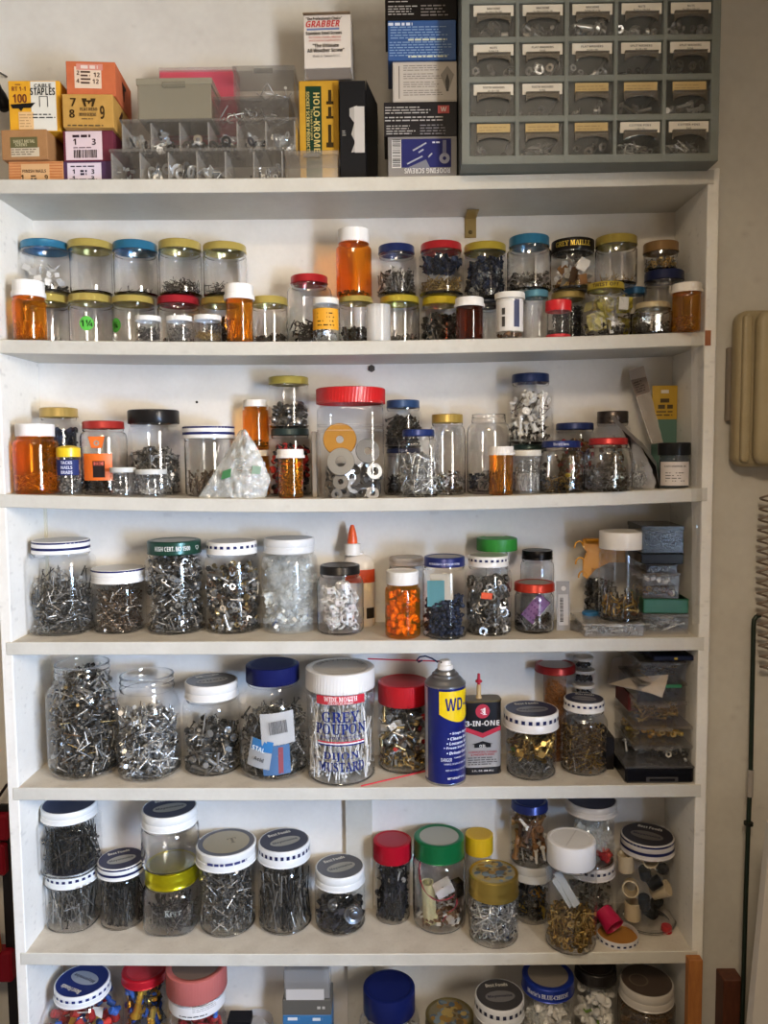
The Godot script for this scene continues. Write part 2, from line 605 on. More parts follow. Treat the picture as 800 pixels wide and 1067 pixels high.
	part("edging_strip", boxed(Vector3(0.013, 0.22, 0.005)), mat("cfc8b4", 0.6), u, Vector3(e0.x + 0.0105, SHELF_Y[3] + 0.12, -DEEP + 0.0025))
	# bare cleat under the right end of the sixth shelf
	a = pz(713, 1030, 0.0)
	b = pz(727.5, 1030, 0.0)
	part("cleat", boxed(Vector3(b.x - a.x, 0.6, 0.016), 0.001), wood("cleat_wood", "b3753a", "8d5526", 42, Vector3(9, 1.5, 9)), u, Vector3((a.x + b.x) / 2, SHELF_Y[5] - 0.006 - 0.3, 0.0095))

# ------------------------------------------------------------------ loose fastenings, one small mesh of each kind
var fasts := {}
func fast(kind: String) -> Array:                     # [mesh, length, radius]
	if fasts.has(kind): return fasts[kind]
	var st := st_new()
	var l := 0.03
	var r := 0.003
	match kind:
		"nail": lathe(st, pv([0, -0.015, 0.0011, -0.0125, 0.0011, 0.0138, 0.0028, 0.0142, 0.0028, 0.015, 0, 0.015]), 7)
		"long_nail":
			lathe(st, pv([0, -0.03, 0.0013, -0.027, 0.0013, 0.0285, 0.0036, 0.029, 0.0036, 0.03, 0, 0.03]), 8)
			l = 0.06
		"brad":
			lathe(st, pv([0, -0.011, 0.0006, -0.01, 0.0006, 0.0105, 0.001, 0.011, 0, 0.011]), 5)
			l = 0.022
			r = 0.001
		"screw":
			var a := [0.0, -0.0125, 0.0006, -0.011]
			for k in 7:
				a += [0.0019, -0.0095 + k * 0.0027, 0.0012, -0.0081 + k * 0.0027]
			a += [0.0016, 0.0108, 0.0036, 0.0118, 0.0036, 0.0125, 0.0, 0.0125]
			lathe(st, pv(a), 7)
			l = 0.025
		"bolt":
			lathe(st, pv([0, -0.0125, 0.0026, -0.0122, 0.0026, 0.0085]), 8)
			lathe(st, pv([0.0026, 0.0085, 0.0052, 0.0085, 0.0052, 0.0125, 0, 0.0125]), 6)
			l = 0.025
			r = 0.005
		"nut":
			lathe(st, pv([0.0028, 0.002, 0.0028, -0.002, 0.0056, -0.002, 0.0056, 0.002, 0.0028, 0.002]), 6)
			l = 0.004
			r = 0.0056
		"square_nut":
			lathe(st, pv([0.0028, 0.002, 0.0028, -0.002, 0.0066, -0.002, 0.0066, 0.002, 0.0028, 0.002]), 4)
			l = 0.004
			r = 0.0062
		"washer":
			lathe(st, pv([0.003, 0.0006, 0.003, -0.0006, 0.0066, -0.0006, 0.0066, 0.0006, 0.003, 0.0006]), 12)
			l = 0.0014
			r = 0.0066
		"staple":
			tube(st, PackedVector3Array([Vector3(-0.006, -0.012, 0), Vector3(-0.006, 0.009, 0), Vector3(-0.004, 0.0115, 0), Vector3(0.004, 0.0115, 0), Vector3(0.006, 0.009, 0), Vector3(0.006, -0.012, 0)]), 0.0011, 5)
			l = 0.024
			r = 0.006
		"hook":
			var a := PackedVector3Array([Vector3(0, -0.015, 0), Vector3(0, 0.005, 0)])
			for k in 7: a.append(Vector3(0.005 - 0.005 * cos(k * 0.6), 0.006 + 0.006 * sin(k * 0.6), 0))
			tube(st, a, 0.0011, 5)
			l = 0.028
			r = 0.005
		"bead":
			lathe(st, pv([0, -0.004, 0.0028, -0.0029, 0.004, 0, 0.0028, 0.0029, 0, 0.004]), 8)
			l = 0.008
			r = 0.004
		"plug":
			lathe(st, pv([0, -0.0055, 0.0034, -0.0055, 0.0042, -0.0045, 0.0042, 0.0045, 0.0034, 0.0055, 0, 0.0055]), 9)
			l = 0.011
			r = 0.0042
		"rivet":
			lathe(st, pv([0, -0.004, 0.0026, -0.004, 0.0026, 0.001, 0.0062, 0.001, 0.0055, 0.0034, 0.003, 0.0046, 0, 0.005]), 10)
			l = 0.009
			r = 0.006
		"anchor":
			var a := [0.0, -0.0125]
			for k in 6:
				a += [0.0018 + 0.0002 * k, -0.0122 + k * 0.0036, 0.003, -0.0095 + k * 0.0036]
			a += [0.0046, 0.0112, 0.0046, 0.0125, 0.0018, 0.0125, 0.0, 0.009]
			lathe(st, pv(a), 8)
			l = 0.025
			r = 0.0046
		"chip":
			box(st, Vector3.ZERO, Vector3(0.0055, 0.0075, 0.0022), 0.0006)
			l = 0.0075
			r = 0.004
		"wad":
			var g := []
			var rg := RandomNumberGenerator.new()
			rg.seed = 5
			for j in 6:
				var row := []
				for i in 6: row.append(Vector3((i - 2.5) * 0.0042, (j - 2.5) * 0.0042, rg.randf_range(-0.0045, 0.0045)) + Vector3(rg.randf(), rg.randf(), 0) * 0.002)
				g.append(row)
			st.set_smooth_group(-1)
			for j in 5:
				for i in 5: quad(st, g[j][i], g[j + 1][i], g[j + 1][i + 1], g[j][i + 1])
			l = 0.022
			r = 0.011
		"flake":
			box(st, Vector3.ZERO, Vector3(0.014, 0.018, 0.0006))
			l = 0.018
			r = 0.008
	var m := done(st)
	fasts[kind] = [m, l, r]
	return fasts[kind]
const TONES := {
	"steel": ["7e7c77", "98958f", "605c56", "b4b1aa", "4a4640"],
	"bright": ["b8b8b6", "d4d4d0", "9a9a98", "e6e6e2"],
	"dark": ["3a3734", "4a4642", "2a2826", "5c5852"],
	"rust": ["7a6450", "8c7a66", "5c4c3e", "a89c8c", "6c5a48"],
	"brass": ["b0904e", "8e7038", "c8ac6c", "77602f"],
	"gold": ["d8a838", "b98420", "e8c860"],
	"mixed": ["8e8c88", "a9a7a2", "5e5a54", "b09a6a", "7a6450", "c4c2bc"],
	"black": ["16161a", "202026", "0f0f12", "2b2b33"],
	"navy": ["1b2234", "222a3e", "141a28", "2c3448"],
	"orange": ["f08a12", "f59a20", "e87a08"],
	"white": ["e2e0da", "d2cfc8", "eeece6"],
	"green": ["6f8f3a", "8aa84a"],
	"blue": ["2a4f9a", "3a66b8", "1f3f80"],
	"red": ["a02424", "c23a30", "8a1a20"],
	"film": ["ffffff"],
	"yellow": ["c2b040", "a4983c", "d0c468", "b9b27a"],
	"clear": ["c8ccc8", "dde0dc", "b4b8b4"],
	"brown": ["6b4a2c", "8a6238", "54381f"],
}
var metal_m: StandardMaterial3D
var dull_m: StandardMaterial3D
func heap_material(tone: String) -> StandardMaterial3D:
	if metal_m == null:
		metal_m = StandardMaterial3D.new()
		metal_m.vertex_color_use_as_albedo = true
		metal_m.metallic = 0.8
		metal_m.roughness = 0.34
		dull_m = StandardMaterial3D.new()
		dull_m.vertex_color_use_as_albedo = true
		dull_m.roughness = 0.5
		dull_m.metallic_specular = 0.3
	if tone == "film": return pane("e4e8e4", 0.16, 0.06)
	return dull_m if tone in ["black", "navy", "orange", "white", "green", "blue", "red", "clear", "brown", "yellow"] else metal_m
# a heap of pieces in the hollow of a turned body; radius_at gives the room inside at a height
func heap(parent: Node3D, called: String, kind: String, tone: String, n: int, prof: PackedVector2Array, y0: float, y1: float, size: Vector2, sd: int, upright := 0.0, sag := 0.16, solo := []) -> void:
	var f := fast(kind)
	var rng := RandomNumberGenerator.new()
	rng.seed = sd
	var list: Array[Transform3D] = []
	var cols := PackedColorArray()
	var hexes := []
	var tones: Array = TONES[tone]
	for i in n:
		for attempt in 26:
			var s := rng.randf_range(size.x, size.y)
			var l: float = f[1] * s
			var r: float = f[2] * s
			var room := room_at(prof, (y0 + y1) / 2)
			var a := rng.randf() * TAU
			var rad := sqrt(rng.randf()) * (room - r * 0.6)
			var top := y1 - (y1 - y0) * sag * (0.5 + 0.5 * sin(a * 2.0 + sd)) * rad / maxf(room, 0.001)
			var y := rng.randf_range(y0, maxf(top, y0 + 0.001))
			var c := Vector3(rad * sin(a), y, rad * cos(a))
			var d := Vector3(rng.randfn(), rng.randfn() * (0.75 + 2.5 * upright), rng.randfn()).normalized()
			if l < r * 0.8 and rad > room * 0.55:                 # flat pieces lie against the wall
				d = (d + Vector3(sin(a), 0, cos(a)) * 1.6).normalized()
			var ok := true
			var reach := absf(d.y) * l / 2 + r * 0.4
			if c.y < y0 + reach: c.y = y0 + reach + rng.randf() * 0.002
			if c.y > y1 + l * 0.2 - reach: c.y = maxf(y0 + reach, y1 + l * 0.2 - reach)
			for e in [-0.5, 0.5]:
				var q: Vector3 = c + d * l * e
				if Vector2(q.x, q.z).length() + r * 0.35 > room_at(prof, q.y):
					ok = false
					break
			if not ok: continue
			var up := d
			var xa := up.cross(Vector3(0.3, 0.1, 0.9)).normalized()
			var b := Basis(xa, up, xa.cross(up)).rotated(up, rng.randf() * TAU)
			list.append(Transform3D(b.scaled_local(Vector3.ONE * s), c))
			hexes.append(tones[rng.randi() % tones.size()])
			cols.append(Color(hexes[-1]).srgb_to_linear() * rng.randf_range(0.75, 1.15))
			break
	if list.is_empty(): return
	if solo.size():                                      # the pieces that lie foremost are things of their own
		var order := range(list.size())
		order.sort_custom(func(i: int, j: int) -> bool: return list[i].origin.z > list[j].origin.z)
		var out := order.slice(0, mini(solo[0], list.size() - 1))
		out.sort()
		out.reverse()
		for i in out:
			var t := thing(solo[1], solo[2], solo[3], parent.position + list[i].origin, 0.0, solo[4])
			part(solo[1].get_slice("_", solo[1].get_slice_count("_") - 1), f[0], mat(hexes[i], 0.5) if heap_material(tone) == dull_m else mat(hexes[i], 0.34, 0.8), t).basis = list[i].basis
			list.remove_at(i)
			cols.remove_at(i)
			hexes.remove_at(i)
	var mmesh := MultiMesh.new()
	mmesh.transform_format = MultiMesh.TRANSFORM_3D
	mmesh.use_colors = true
	mmesh.mesh = f[0]
	mmesh.instance_count = list.size()
	for i in list.size():
		mmesh.set_instance_transform(i, list[i])
		cols[i].a = 1.0
		mmesh.set_instance_color(i, cols[i])
	var o := MultiMeshInstance3D.new()
	o.name = called
	o.multimesh = mmesh
	o.material_override = heap_material(tone)
	o.set_meta("kind", "stuff")
	parent.add_child(o, true)
func room_at(prof: PackedVector2Array, y: float) -> float:
	var got := 0.0
	for i in prof.size() - 1:
		var a := prof[i]
		var b := prof[i + 1]
		if b.y > a.y and y >= a.y and y <= b.y:
			got = lerpf(a.x, b.x, (y - a.y) / (b.y - a.y))
	if got == 0.0: got = prof[prof.size() - 1].x if y > prof[prof.size() - 1].y else prof[mini(4, prof.size() - 1)].x
	return got * 0.965

# ------------------------------------------------------------------ jars and bottles
# body outline: r body radius, h height of the mouth, rn neck radius, hn height of the neck, sh height of the shoulder
func jar_profile(r: float, h: float, rn: float, hn: float, sh: float, o: Dictionary) -> PackedVector2Array:
	var p := PackedVector2Array()
	var cr: float = o.get("corner", 0.16) * r
	p.append_array(pv([0, 0.003, r * 0.7, 0.0028, r - cr * 1.05, 0.0]))
	for k in 4:
		var a := (k + 1) * PI / 8
		p.append(Vector2(r - cr + cr * sin(a), cr - cr * cos(a)))
	var ys := maxf(h - hn - sh, cr + 0.002)
	var bulge: float = o.get("bulge", 0.0)
	for k in range(1, 6):
		var t := k / 6.0
		p.append(Vector2(r * (1.0 + bulge * sin(PI * t)), lerpf(cr, ys, t)))
	for k in 6:
		var t := k / 5.0
		var e: float = 0.5 - 0.5 * cos(PI * t) if o.get("soft", false) else 1.0 - cos(PI / 2 * t)
		p.append(Vector2(lerpf(r, rn, e), ys + sh * (t if o.get("soft", false) else sin(PI / 2 * t))))
	var yn := ys + sh
	var nh := h - yn
	if rn < r * 0.985 or o.get("threads", false):
		p.append(Vector2(rn * 1.035, yn + nh * 0.14))
		p.append(Vector2(rn * 1.035, yn + nh * 0.26))
		p.append(Vector2(rn, yn + nh * 0.36))
		if o.get("threads", false):
			p.append_array(pv([rn, yn + nh * 0.5, rn * 1.03, yn + nh * 0.58, rn, yn + nh * 0.68, rn, yn + nh * 0.9, rn * 1.02, yn + nh * 0.95, rn * 0.99, h, rn * 0.94, h, rn * 0.93, h - 0.004]))
	p.append(Vector2(rn, h))
	return p
func lid(parent: Node3D, spec: String, R: float, y0: float, y1: float) -> MeshInstance3D:
	var f := spec.split(":")
	var h := y1 - y0
	var side: String = f[1]
	var top: String = f[2] if f.size() > 2 and f[2] != "" else side
	var o: MeshInstance3D
	match f[0]:
		"m":
			var c := minf(0.0022, h * 0.25)
			o = part("lid", lathed(pv([R * 0.93, y0 + 0.0005, R * 0.99, y0, R * 1.01, y0 + c * 0.5, R * 0.99, y0 + c, R * 0.985, y1 - c, R * 0.955, y1 - c * 0.3, R * 0.9, y1, R * 0.82, y1 - 0.0004, R * 0.78, y1 - 0.0014, 0, y1 - 0.0014]), 40), mat(side, 0.3, 0.35), parent)
			if top != side: part("lid_face", lathed(pv([0, y1 - 0.0012, R * 0.77, y1 - 0.0012])), mat(top, 0.4), o)
		"s", "d", "w":
			var pr := pv([R * 0.93, y0 + 0.0004, R * 0.995, y0, R * 1.01, y0 + 0.0012, R * 0.985, y0 + 0.0026, R * 0.985, y0 + h * 0.42, R * 0.968, y0 + h * 0.46, R * 0.985, y0 + h * 0.52, R * 0.985, y1 - 0.0022, R * 0.96, y1 - 0.0004, R * 0.93, y1, R * 0.9, y1 - 0.0008, 0, y1 - 0.0008])
			o = part("lid", lathed(pr, 44), mat(side, 0.35, 0.0, 0.3), parent)
			if top != side: part("lid_face", lathed(pv([0, y1 - 0.0003, R * 0.91, y1 - 0.0003, R * 0.945, y1 - 0.0001]), 40), mat(top, 0.35, 0.0, 0.3), o)
			var ink := mat(f[3] if f.size() > 3 else "1e2350", 0.4)
			var st := st_new()
			if f[0] == "s":
				arc(st, R * 0.9905, y0 + h * 0.3, y0 + h * 0.5, 0, TAU)
				arc(st, R * 0.9875, y1 - h * 0.2, y1 - h * 0.06, 0, TAU)
				part("stripe", done(st), ink, o)
			elif f[0] == "d":
				var n := int(f[4]) if f.size() > 4 else 22
				for k in n:
					var a := TAU * k / n
					arc(st, R * 0.9885, y0 + h * 0.5, y0 + h * 0.72, a, a + TAU / n * 0.52)
				part("dashes", done(st), ink, o)
			elif f.size() > 3:
				arc(st, R * 0.9875, y1 - h * 0.16, y1 - h * 0.04, 0, TAU)
				part("stripe", done(st), ink, o)
		"p", "q":
			var b := minf(0.0025, h * 0.2)
			var pr := pv([R * 0.93, y0, R * 0.99, y0, R, y0 + 0.0008, R, y1 - b, R * 0.99, y1 - b * 0.4, R - b, y1, R * 0.86, y1, R * 0.84, y1 - 0.0008, 0, y1 - 0.0008])
			o = part("lid", lathed(pr, 44, PackedFloat32Array(), 64 if f[0] == "p" else 0, 1, 3), mat(side, 0.38, 0.0, 0.2), parent)
			if top != side: part("lid_face", lathed(pv([0, y1 - 0.0005, R * 0.8, y1 - 0.0005])), mat(top, 0.5), o)
		"c":
			var yf := y0 + h * 0.32
			var pr := pv([R * 0.9, y0, R * 1.0, y0, R * 1.0, yf - 0.001, R * 0.985, yf, R * 0.93, yf + 0.0004, R * 0.925, y1 - 0.0014, R * 0.89, y1, 0, y1])
			o = part("lid", lathed(pr, 44, PackedFloat32Array(), 44, 1, 5), mat(side, 0.45), parent)
		"b":
			o = part("lid", lathed(pv([R * 0.93, y0, R * 1.0, y0, R * 1.01, y0 + h * 0.08, R * 0.985, y0 + h * 0.16, R * 0.985, y0 + h * 0.4, R * 1.0, y0 + h * 0.48, R * 0.985, y0 + h * 0.56, R * 0.985, y1 - 0.001, R * 0.96, y1, R * 0.86, y1, R * 0.85, y1 - 0.001]), 44), mat(side, 0.28, 0.85), parent)
			part("lid_face", lathed(pv([R * 0.86, y1 - 0.0008, R * 0.8, y1 - 0.0004, 0, y1 - 0.0004]), 40), mat(top, 0.4, 0.3), o)
		"v":
			o = part("lid", lathed(pv([R * 0.95, y0, R, y0, R * 1.01, y0 + 0.001, R * 1.01, y1 - 0.001, R * 0.99, y1, R * 0.9, y1, R * 0.88, y1 - 0.0012, 0, y1 - 0.0012]), 36), mat(side, 0.5), parent)
	return o
func on_top(o: Node3D, mesh: Mesh, m: Material, y: float, turn := 0.0, at := Vector2.ZERO, called := "lettering") -> void:
	var q := part(called, mesh, m, o)
	q.transform = Transform3D(Basis(Vector3.UP, turn) * Basis(Vector3.RIGHT, -PI / 2), Vector3(at.x, y, at.y).rotated(Vector3.UP, turn))
# the lid of a mayonnaise jar: a pale oval with lettering on a dark face
func mayo_top(l: MeshInstance3D, R: float, y: float, turn: float, oval := "b9b4a4", word := "Mayonnaise", second := "Best Foods") -> void:
	var out := PackedVector2Array()
	for k in 28: out.append(Vector2(cos(TAU * k / 28) * R * 0.6, sin(TAU * k / 28) * R * 0.33 - R * 0.12))
	on_top(l, slab(out, 0, 0.0001), mat(oval, 0.35, 0.2), y, turn, Vector2.ZERO, "oval")
	on_top(l, letters(word, R * 0.2, R * 0.98), mat("23273f", 0.5), y + 0.0002, turn, Vector2(0, R * 0.12))
	on_top(l, letters(second, R * 0.2, R * 0.9), mat("d9d6cc", 0.5), y + 0.0002, turn, Vector2(0, -R * 0.55))
var sd_next := 100
var placed := []
# o: x [left, right] and top in pixels; bot the pixel of the foot, or z ("back", "front" or metres), or on another jar
func jar(s: int, o: Dictionary) -> Dictionary:
	var u0: float = o.x[0]
	var u1: float = o.x[1]
	var um := (u0 + u1) / 2
	var top: float = o.top
	var zc := -0.06
	var vb: float = o.get("bot", top + 60.0)
	var r := 0.03
	for it in 4:
		r = (pz(u1, (top + vb) / 2, zc).x - pz(u0, (top + vb) / 2, zc).x) / 2
		if o.has("z"):
			if o.z is String: zc = -DEEP + r * 1.02 + 0.002 if o.z == "back" else -r * 1.02 - 0.003
			else: zc = o.z
		elif o.has("on"): zc = o.on.c.z
		else:
			var c0 := pz(um, vb, zc)
			zc = py(um, vb, shelf_y(s, c0.x)).z - r * 0.97
	zc = clampf(zc, -DEEP + r * 1.02 + 0.001, 0.05)
	var mid := pz(um, (top + vb) / 2, zc)
	var X: float = pz(um, top + (vb - top) * 0.55, zc).x
	var yb: float = o.on.top + 0.0003 if o.has("on") else shelf_y(s, X)
	for p in (placed if not o.get("tight", false) else []):                                     # stand clear of the neighbours
		if yb > p.y1 - 0.002 or yb + 0.02 < p.y0: continue
		var dx: float = X - p.x
		var own := maxf(r, (pz(o.get("lx", o.x)[1], top, zc).x - pz(o.get("lx", o.x)[0], top, zc).x) / 2)
		var need: float = own + p.r + 0.0004
		var dz: float = zc - p.z
		if dx * dx + dz * dz >= need * need: continue
		var want := sqrt(maxf(0.0, need * need - dx * dx)) * (1.0 if dz >= 0 else -1.0)
		var z2 := clampf(p.z + want, -DEEP + r * 1.02 + 0.001, 0.0 if not o.has("on") else zc)
		if absf(z2 - zc) < 0.022 and not o.has("on"): zc = z2
		dz = zc - p.z
		var gap := sqrt(dx * dx + dz * dz)
		if gap < need: r = maxf(gap - p.r - 0.0004, r * 0.86)
	var lx: Array = o.get("lx", o.x)
	var rl := (pz(lx[1], top, zc).x - pz(lx[0], top, zc).x) / 2
	var yt := pz(um, top, zc + rl if top < 473 else zc).y
	var H := yt - yb
	placed.append({"x": X, "z": zc, "r": maxf(r, rl), "y0": yb, "y1": yb + H})
	var lh: float = o.get("lh", 9.0) * mm(zc)
	if top > 473: lh /= cos(0.0742)
	var spec: String = o.get("lid", "")
	var mouth := H - 0.0016 if spec else H
	var rn := rl * (0.955 if spec else 1.0)
	if o.has("neck"): rn = r * float(o.neck)
	if spec: rn = minf(rn, rl * (0.87 if spec[0] == "c" else 0.945))
	var hn := lh + 0.0035 if spec else lh
	var sh: float = o.get("sh", maxf(0.004, (r - rn) * 0.9))
	var node := thing(o.get("name", "glass_jar"), o.lab, o.get("cat", "jar"), Vector3(X, yb, zc), o.get("turn", 0.0), o.get("group", ""))
	var prof := jar_profile(r, mouth, rn, hn, sh, o)
	var sq := PackedFloat32Array()
	if o.has("square"):
		for p in prof: sq.append(float(o.square) * clampf((p.x - rn) / maxf(r - rn, 1e-4), 0, 1) if p.y > mouth * 0.4 else float(o.square))
	var full: bool = o.has("fill") and o.get("fh", 0.5) > 0.55 or o.get("packed", false)
	if o.has("glass"):
		part("body", lathed(prof, 44, sq), o.glass, node)
	else:
		var w := clampf(r * 0.045, 0.0008, 0.0024)
		if full:                                         # thin wall, thick glass at the foot and the mouth
			var at := prof.size() - 1
			while at > 0 and prof[at].x < r * 0.995: at -= 1
			at = mini(at + 5, prof.size() - 2) if rn < r * 0.98 else maxi(prof.size() - 3, 0)
			part("body", lathed(prof.slice(0, at + 1), 44, sq.slice(0, at + 1)), pane("5c625e", 0.035, 0.02), node)
			var mo := prof.slice(at)
			var sm := sq.slice(at)
			for i in range(prof.size() - 1, at - 1, -1):
				if prof[i].x < rn * 0.97: continue
				mo.append(Vector2(prof[i].x - w, minf(prof[i].y, mouth - 0.0001)))
				if sq.size(): sm.append(sq[i])
			mo.append(mo[0])
			if sq.size(): sm.append(sm[0])
			part("mouth", lathed(mo, 44, sm), clear_glass(), node)
			var ft := prof.slice(0, 6)
			var sf := sq.slice(0, 6)
			for i in ft.size(): ft[i] = Vector2(ft[i].x * 0.985, ft[i].y + 0.0002)
			ft.append(Vector2(ft[5].x * 0.99, maxf(0.0055, ft[5].y + 0.001)))
			ft.append(Vector2(0, maxf(0.0045, ft[5].y)))
			if sq.size(): sf.append_array([sq[5], sq[5]])
			part("foot", lathed(ft, 44, sf), clear_glass(), node)
		else:                                            # outer wall, mouth, inner wall and thick floor
			var both := prof.duplicate()
			var sq2 := sq.duplicate()
			both[0] = Vector2(0, 0.0012)
			both[1] = Vector2(r * 0.7, 0.001)
			for i in range(prof.size() - 1, -1, -1):
				var q := prof[i]
				if spec == "" and i > prof.size() - 4 and q.x < rn * 0.97: continue
				both.append(Vector2(maxf(q.x - w, 0.0), minf(maxf(q.y, 0.0045 + (0.001 if i < 2 else 0.0)), mouth - 0.0001)))
				if sq.size(): sq2.append(sq[i])
			part("body", lathed(both, 44, sq2), clear_glass(), node)
	var l: MeshInstance3D = null
	if spec: l = lid(node, spec, rl, H - lh, H)
	var J := {"node": node, "c": Vector3(X, yb, zc), "r": r, "h": H, "top": yb + H, "prof": prof, "lid": l, "rl": rl, "lh": lh, "lab": o.lab, "y0": H - lh}
	if o.has("fill"):
		var fy: float = o.get("fh", 0.5) * (mouth - hn)
		if o.has("fpx"): fy = pz(um, o.fpx, zc + r * 0.6).y - yb
		var root := thing(o.get("cname", "loose_fastenings"), "%s inside the %s" % [o.get("what", "small fastenings"), o.get("short", o.lab)], o.get("ccat", "hardware"), Vector3(X, yb, zc), 0.0, "", "stuff")
		for c in o.fill:
			sd_next += 1
			heap(root, c[0], c[0], c[1], int(c[2] * 1.5), prof, float(c[5]) * fy + 0.005 if c.size() > 5 else 0.005, fy * (float(c[6]) if c.size() > 6 else 1.0), Vector2(c[3][0], c[3][1]), sd_next, c[4] if c.size() > 4 else 0.0, 0.16, o.solo if o.has("solo") and c == o.fill[0] else [])
	return J
# plain helpers for print on a jar: y from its foot, angle a round it
func band_on(J: Dictionary, y0: float, y1: float, a0: float, a1: float, m: Material, lift := 0.0004, called := "label") -> MeshInstance3D:
	return part(called, arced(J.r + lift, y0, y1, a0, a1), m, J.node)
func word(J: Dictionary, s: String, high: float, wide: float, y: float, a: float, m: Material, lift := 0.0007, serif := false, rad := -1.0) -> MeshInstance3D:
	return part("lettering", letters(s, high, wide, (J.r if rad < 0 else rad) + lift, true, serif), m, J.node, Vector3(0, y, 0), Vector3(0, a, 0))

# ------------------------------------------------------------------ second shelf from the top: two tiers of small jars
func face(J: Dictionary) -> float:                     # the angle round a jar that points to the room's middle
	return atan2(EYE.x - J.c.x, EYE.z - J.c.z)
func shelf_one() -> void:
	var am := amber("f79e28")
	var pl := pane("8e8e8a", 0.07, 0.06)
	var gold := "m:b8a455"
	var blue := "m:2f7396:3a86aa"
	var row := "small jars in two tiers on the second shelf"
	# lower tier against the back
	var b1 := jar(1, {x = [27, 72], top = 304, z = "back", lid = gold, lh = 8, group = row, lab = "gold-lidded empty jar behind the amber pill bottle by the left panel", fill = [["nail", "dark", 40, [0.3, 0.5]]], fh = 0.14, what = "dark tacks", short = "gold-lidded jar behind the amber bottle by the left panel"})
	var b2 := jar(1, {x = [73, 117], top = 304, z = "back", lid = gold, lh = 8, group = row, lab = "gold-lidded empty jar with a round green price sticker facing out"})
	var b3 := jar(1, {x = [118, 161], top = 306, z = "back", lid = gold, lh = 7, group = row, lab = "gold-lidded jar whose green sticker sits at its left edge"})
	var b4 := jar(1, {x = [165, 208], top = 306, z = "back", lid = "m:a8222e:b23a3a", lh = 8, group = row, lab = "jar with a red and white lid behind three little vials", fill = [["chip", "dark", 60, [0.6, 1.0]]], fh = 0.25, what = "dark bits", short = "red-lidded jar behind the three vials"})
	var b5 := jar(1, {x = [210, 250], top = 308, z = "back", lid = gold, lh = 7, group = row, lab = "dark jar with a gold lid half hidden behind a slim amber bottle", fill = [["chip", "dark", 160, [0.6, 1.2]]], fh = 0.8, what = "dark bits", short = "gold-lidded jar half hidden by the slim amber bottle"})
	for k in 2:
		var J: Dictionary = [b2, b3][k]
		var f: float = face(J) + [-0.2, -0.95][k]
		var st := part("sticker", arced(J.r + 0.0005, J.h * 0.33, J.h * 0.33 + 0.024, f - 0.34, f + 0.34), mat("4fae3a", 0.6), J.node)
		# round the sticker off with a disc bent on the glass
		var s2 := SurfaceTool.new()
		s2.begin(Mesh.PRIMITIVE_TRIANGLES)
		s2.set_smooth_group(1)
		var R: float = J.r + 0.0005
		var yc: float = J.h * 0.42
		for i in 20:
			var a0 := TAU * i / 20
			var a1 := TAU * (i + 1) / 20
			for q in [Vector2.ZERO, Vector2(cos(a1), sin(a1)) * 0.0125, Vector2(cos(a0), sin(a0)) * 0.0125]:
				s2.add_vertex(Vector3(R * sin(f + q.x / R), yc + q.y, R * cos(f + q.x / R)))
		st.mesh = done(s2)
		st.set_surface_override_material(0, mat("4fae3a", 0.6))
		part("lettering", letters(["1¼", "¾"][k], 0.011, 0.0, R + 0.0003), mat("1d2a18", 0.6), J.node, Vector3(0, yc, 0), Vector3(0, f, -0.0))
	# upper tier
	jar(1, {x = [24, 73], top = 247, on = b1, lid = blue, lh = 8, group = row, lab = "blue-lidded jar of white bits beside the left panel", fill = [["flake", "white", 26, [0.5, 0.9]], ["chip", "dark", 40, [0.7, 1.2], 0.0, 0.0, 0.3]], fh = 0.75, what = "white tabs", short = "blue-lidded jar beside the left panel"})
	jar(1, {x = [72, 118], top = 247, on = b2, lid = gold, lh = 8, group = row, lab = "clear empty jar with gold lid standing on the green-stickered jar"})
	jar(1, {x = [119, 164], top = 248, on = b3, lid = blue, lh = 9, group = row, lab = "nearly empty jar with blue lid between two gold-lidded jars", fill = [["nail", "dark", 26, [0.35, 0.55]]], fh = 0.12, what = "dark pins", short = "blue-lidded jar between two gold-lidded jars"})
	jar(1, {x = [166, 210], top = 247, on = b4, lid = gold, lh = 9, group = row, lab = "gold-lidded jar a quarter full of black tacks", fill = [["nail", "dark", 160, [0.35, 0.55]]], fh = 0.36, what = "black tacks", short = "gold-lidded jar standing on the red-lidded jar"})
	jar(1, {x = [212, 257], top = 250, on = b5, lid = gold, lh = 8, group = row, lab = "gold-lidded jar with a few bits, last of the upper left tier", fill = [["nail", "dark", 40, [0.4, 0.7]]], fh = 0.3, what = "a few dark nails", short = "last gold-lidded jar of the upper left tier"})
	# in front
	jar(1, {name = "pill_bottle", cat = "bottle", x = [14, 47], lx = [15, 49], top = 290, z = "front", lid = "c:e9e7e2", lh = 16, glass = am, sh = 0.003, lab = "amber pill bottle of gold pins against the left panel", fill = [["brad", "gold", 160, [1.0, 1.3], 1.4]], fh = 0.42, what = "gold pins", short = "amber pill bottle by the left panel"})
	for k in 3:
		var d: Array = [[142, 168, 328, "dark", "small vial of dark grains beside the green-stickered jars", "dark grains"], [174, 202, 328, "steel", "small vial of grey nails, the middle of three vials", "grey nails"], [203, 231, 327, "brass", "small vial of brass tacks beside the slim amber bottle", "brass tacks"]][k]
		jar(1, {name = "plastic_vial", cat = "vial", x = [d[0], d[1]], top = d[2], z = "front", lid = "v:d6d4ce", lh = 5, glass = pl, corner = 0.08, lab = d[4], group = "small clear vials", fill = [["nail", d[3], 150, [0.25, 0.4]]], fh = [0.85, 0.9, 0.6][k], what = d[5], short = "%s vial" % ["first", "middle", "last"][k] + " of the three small vials"})
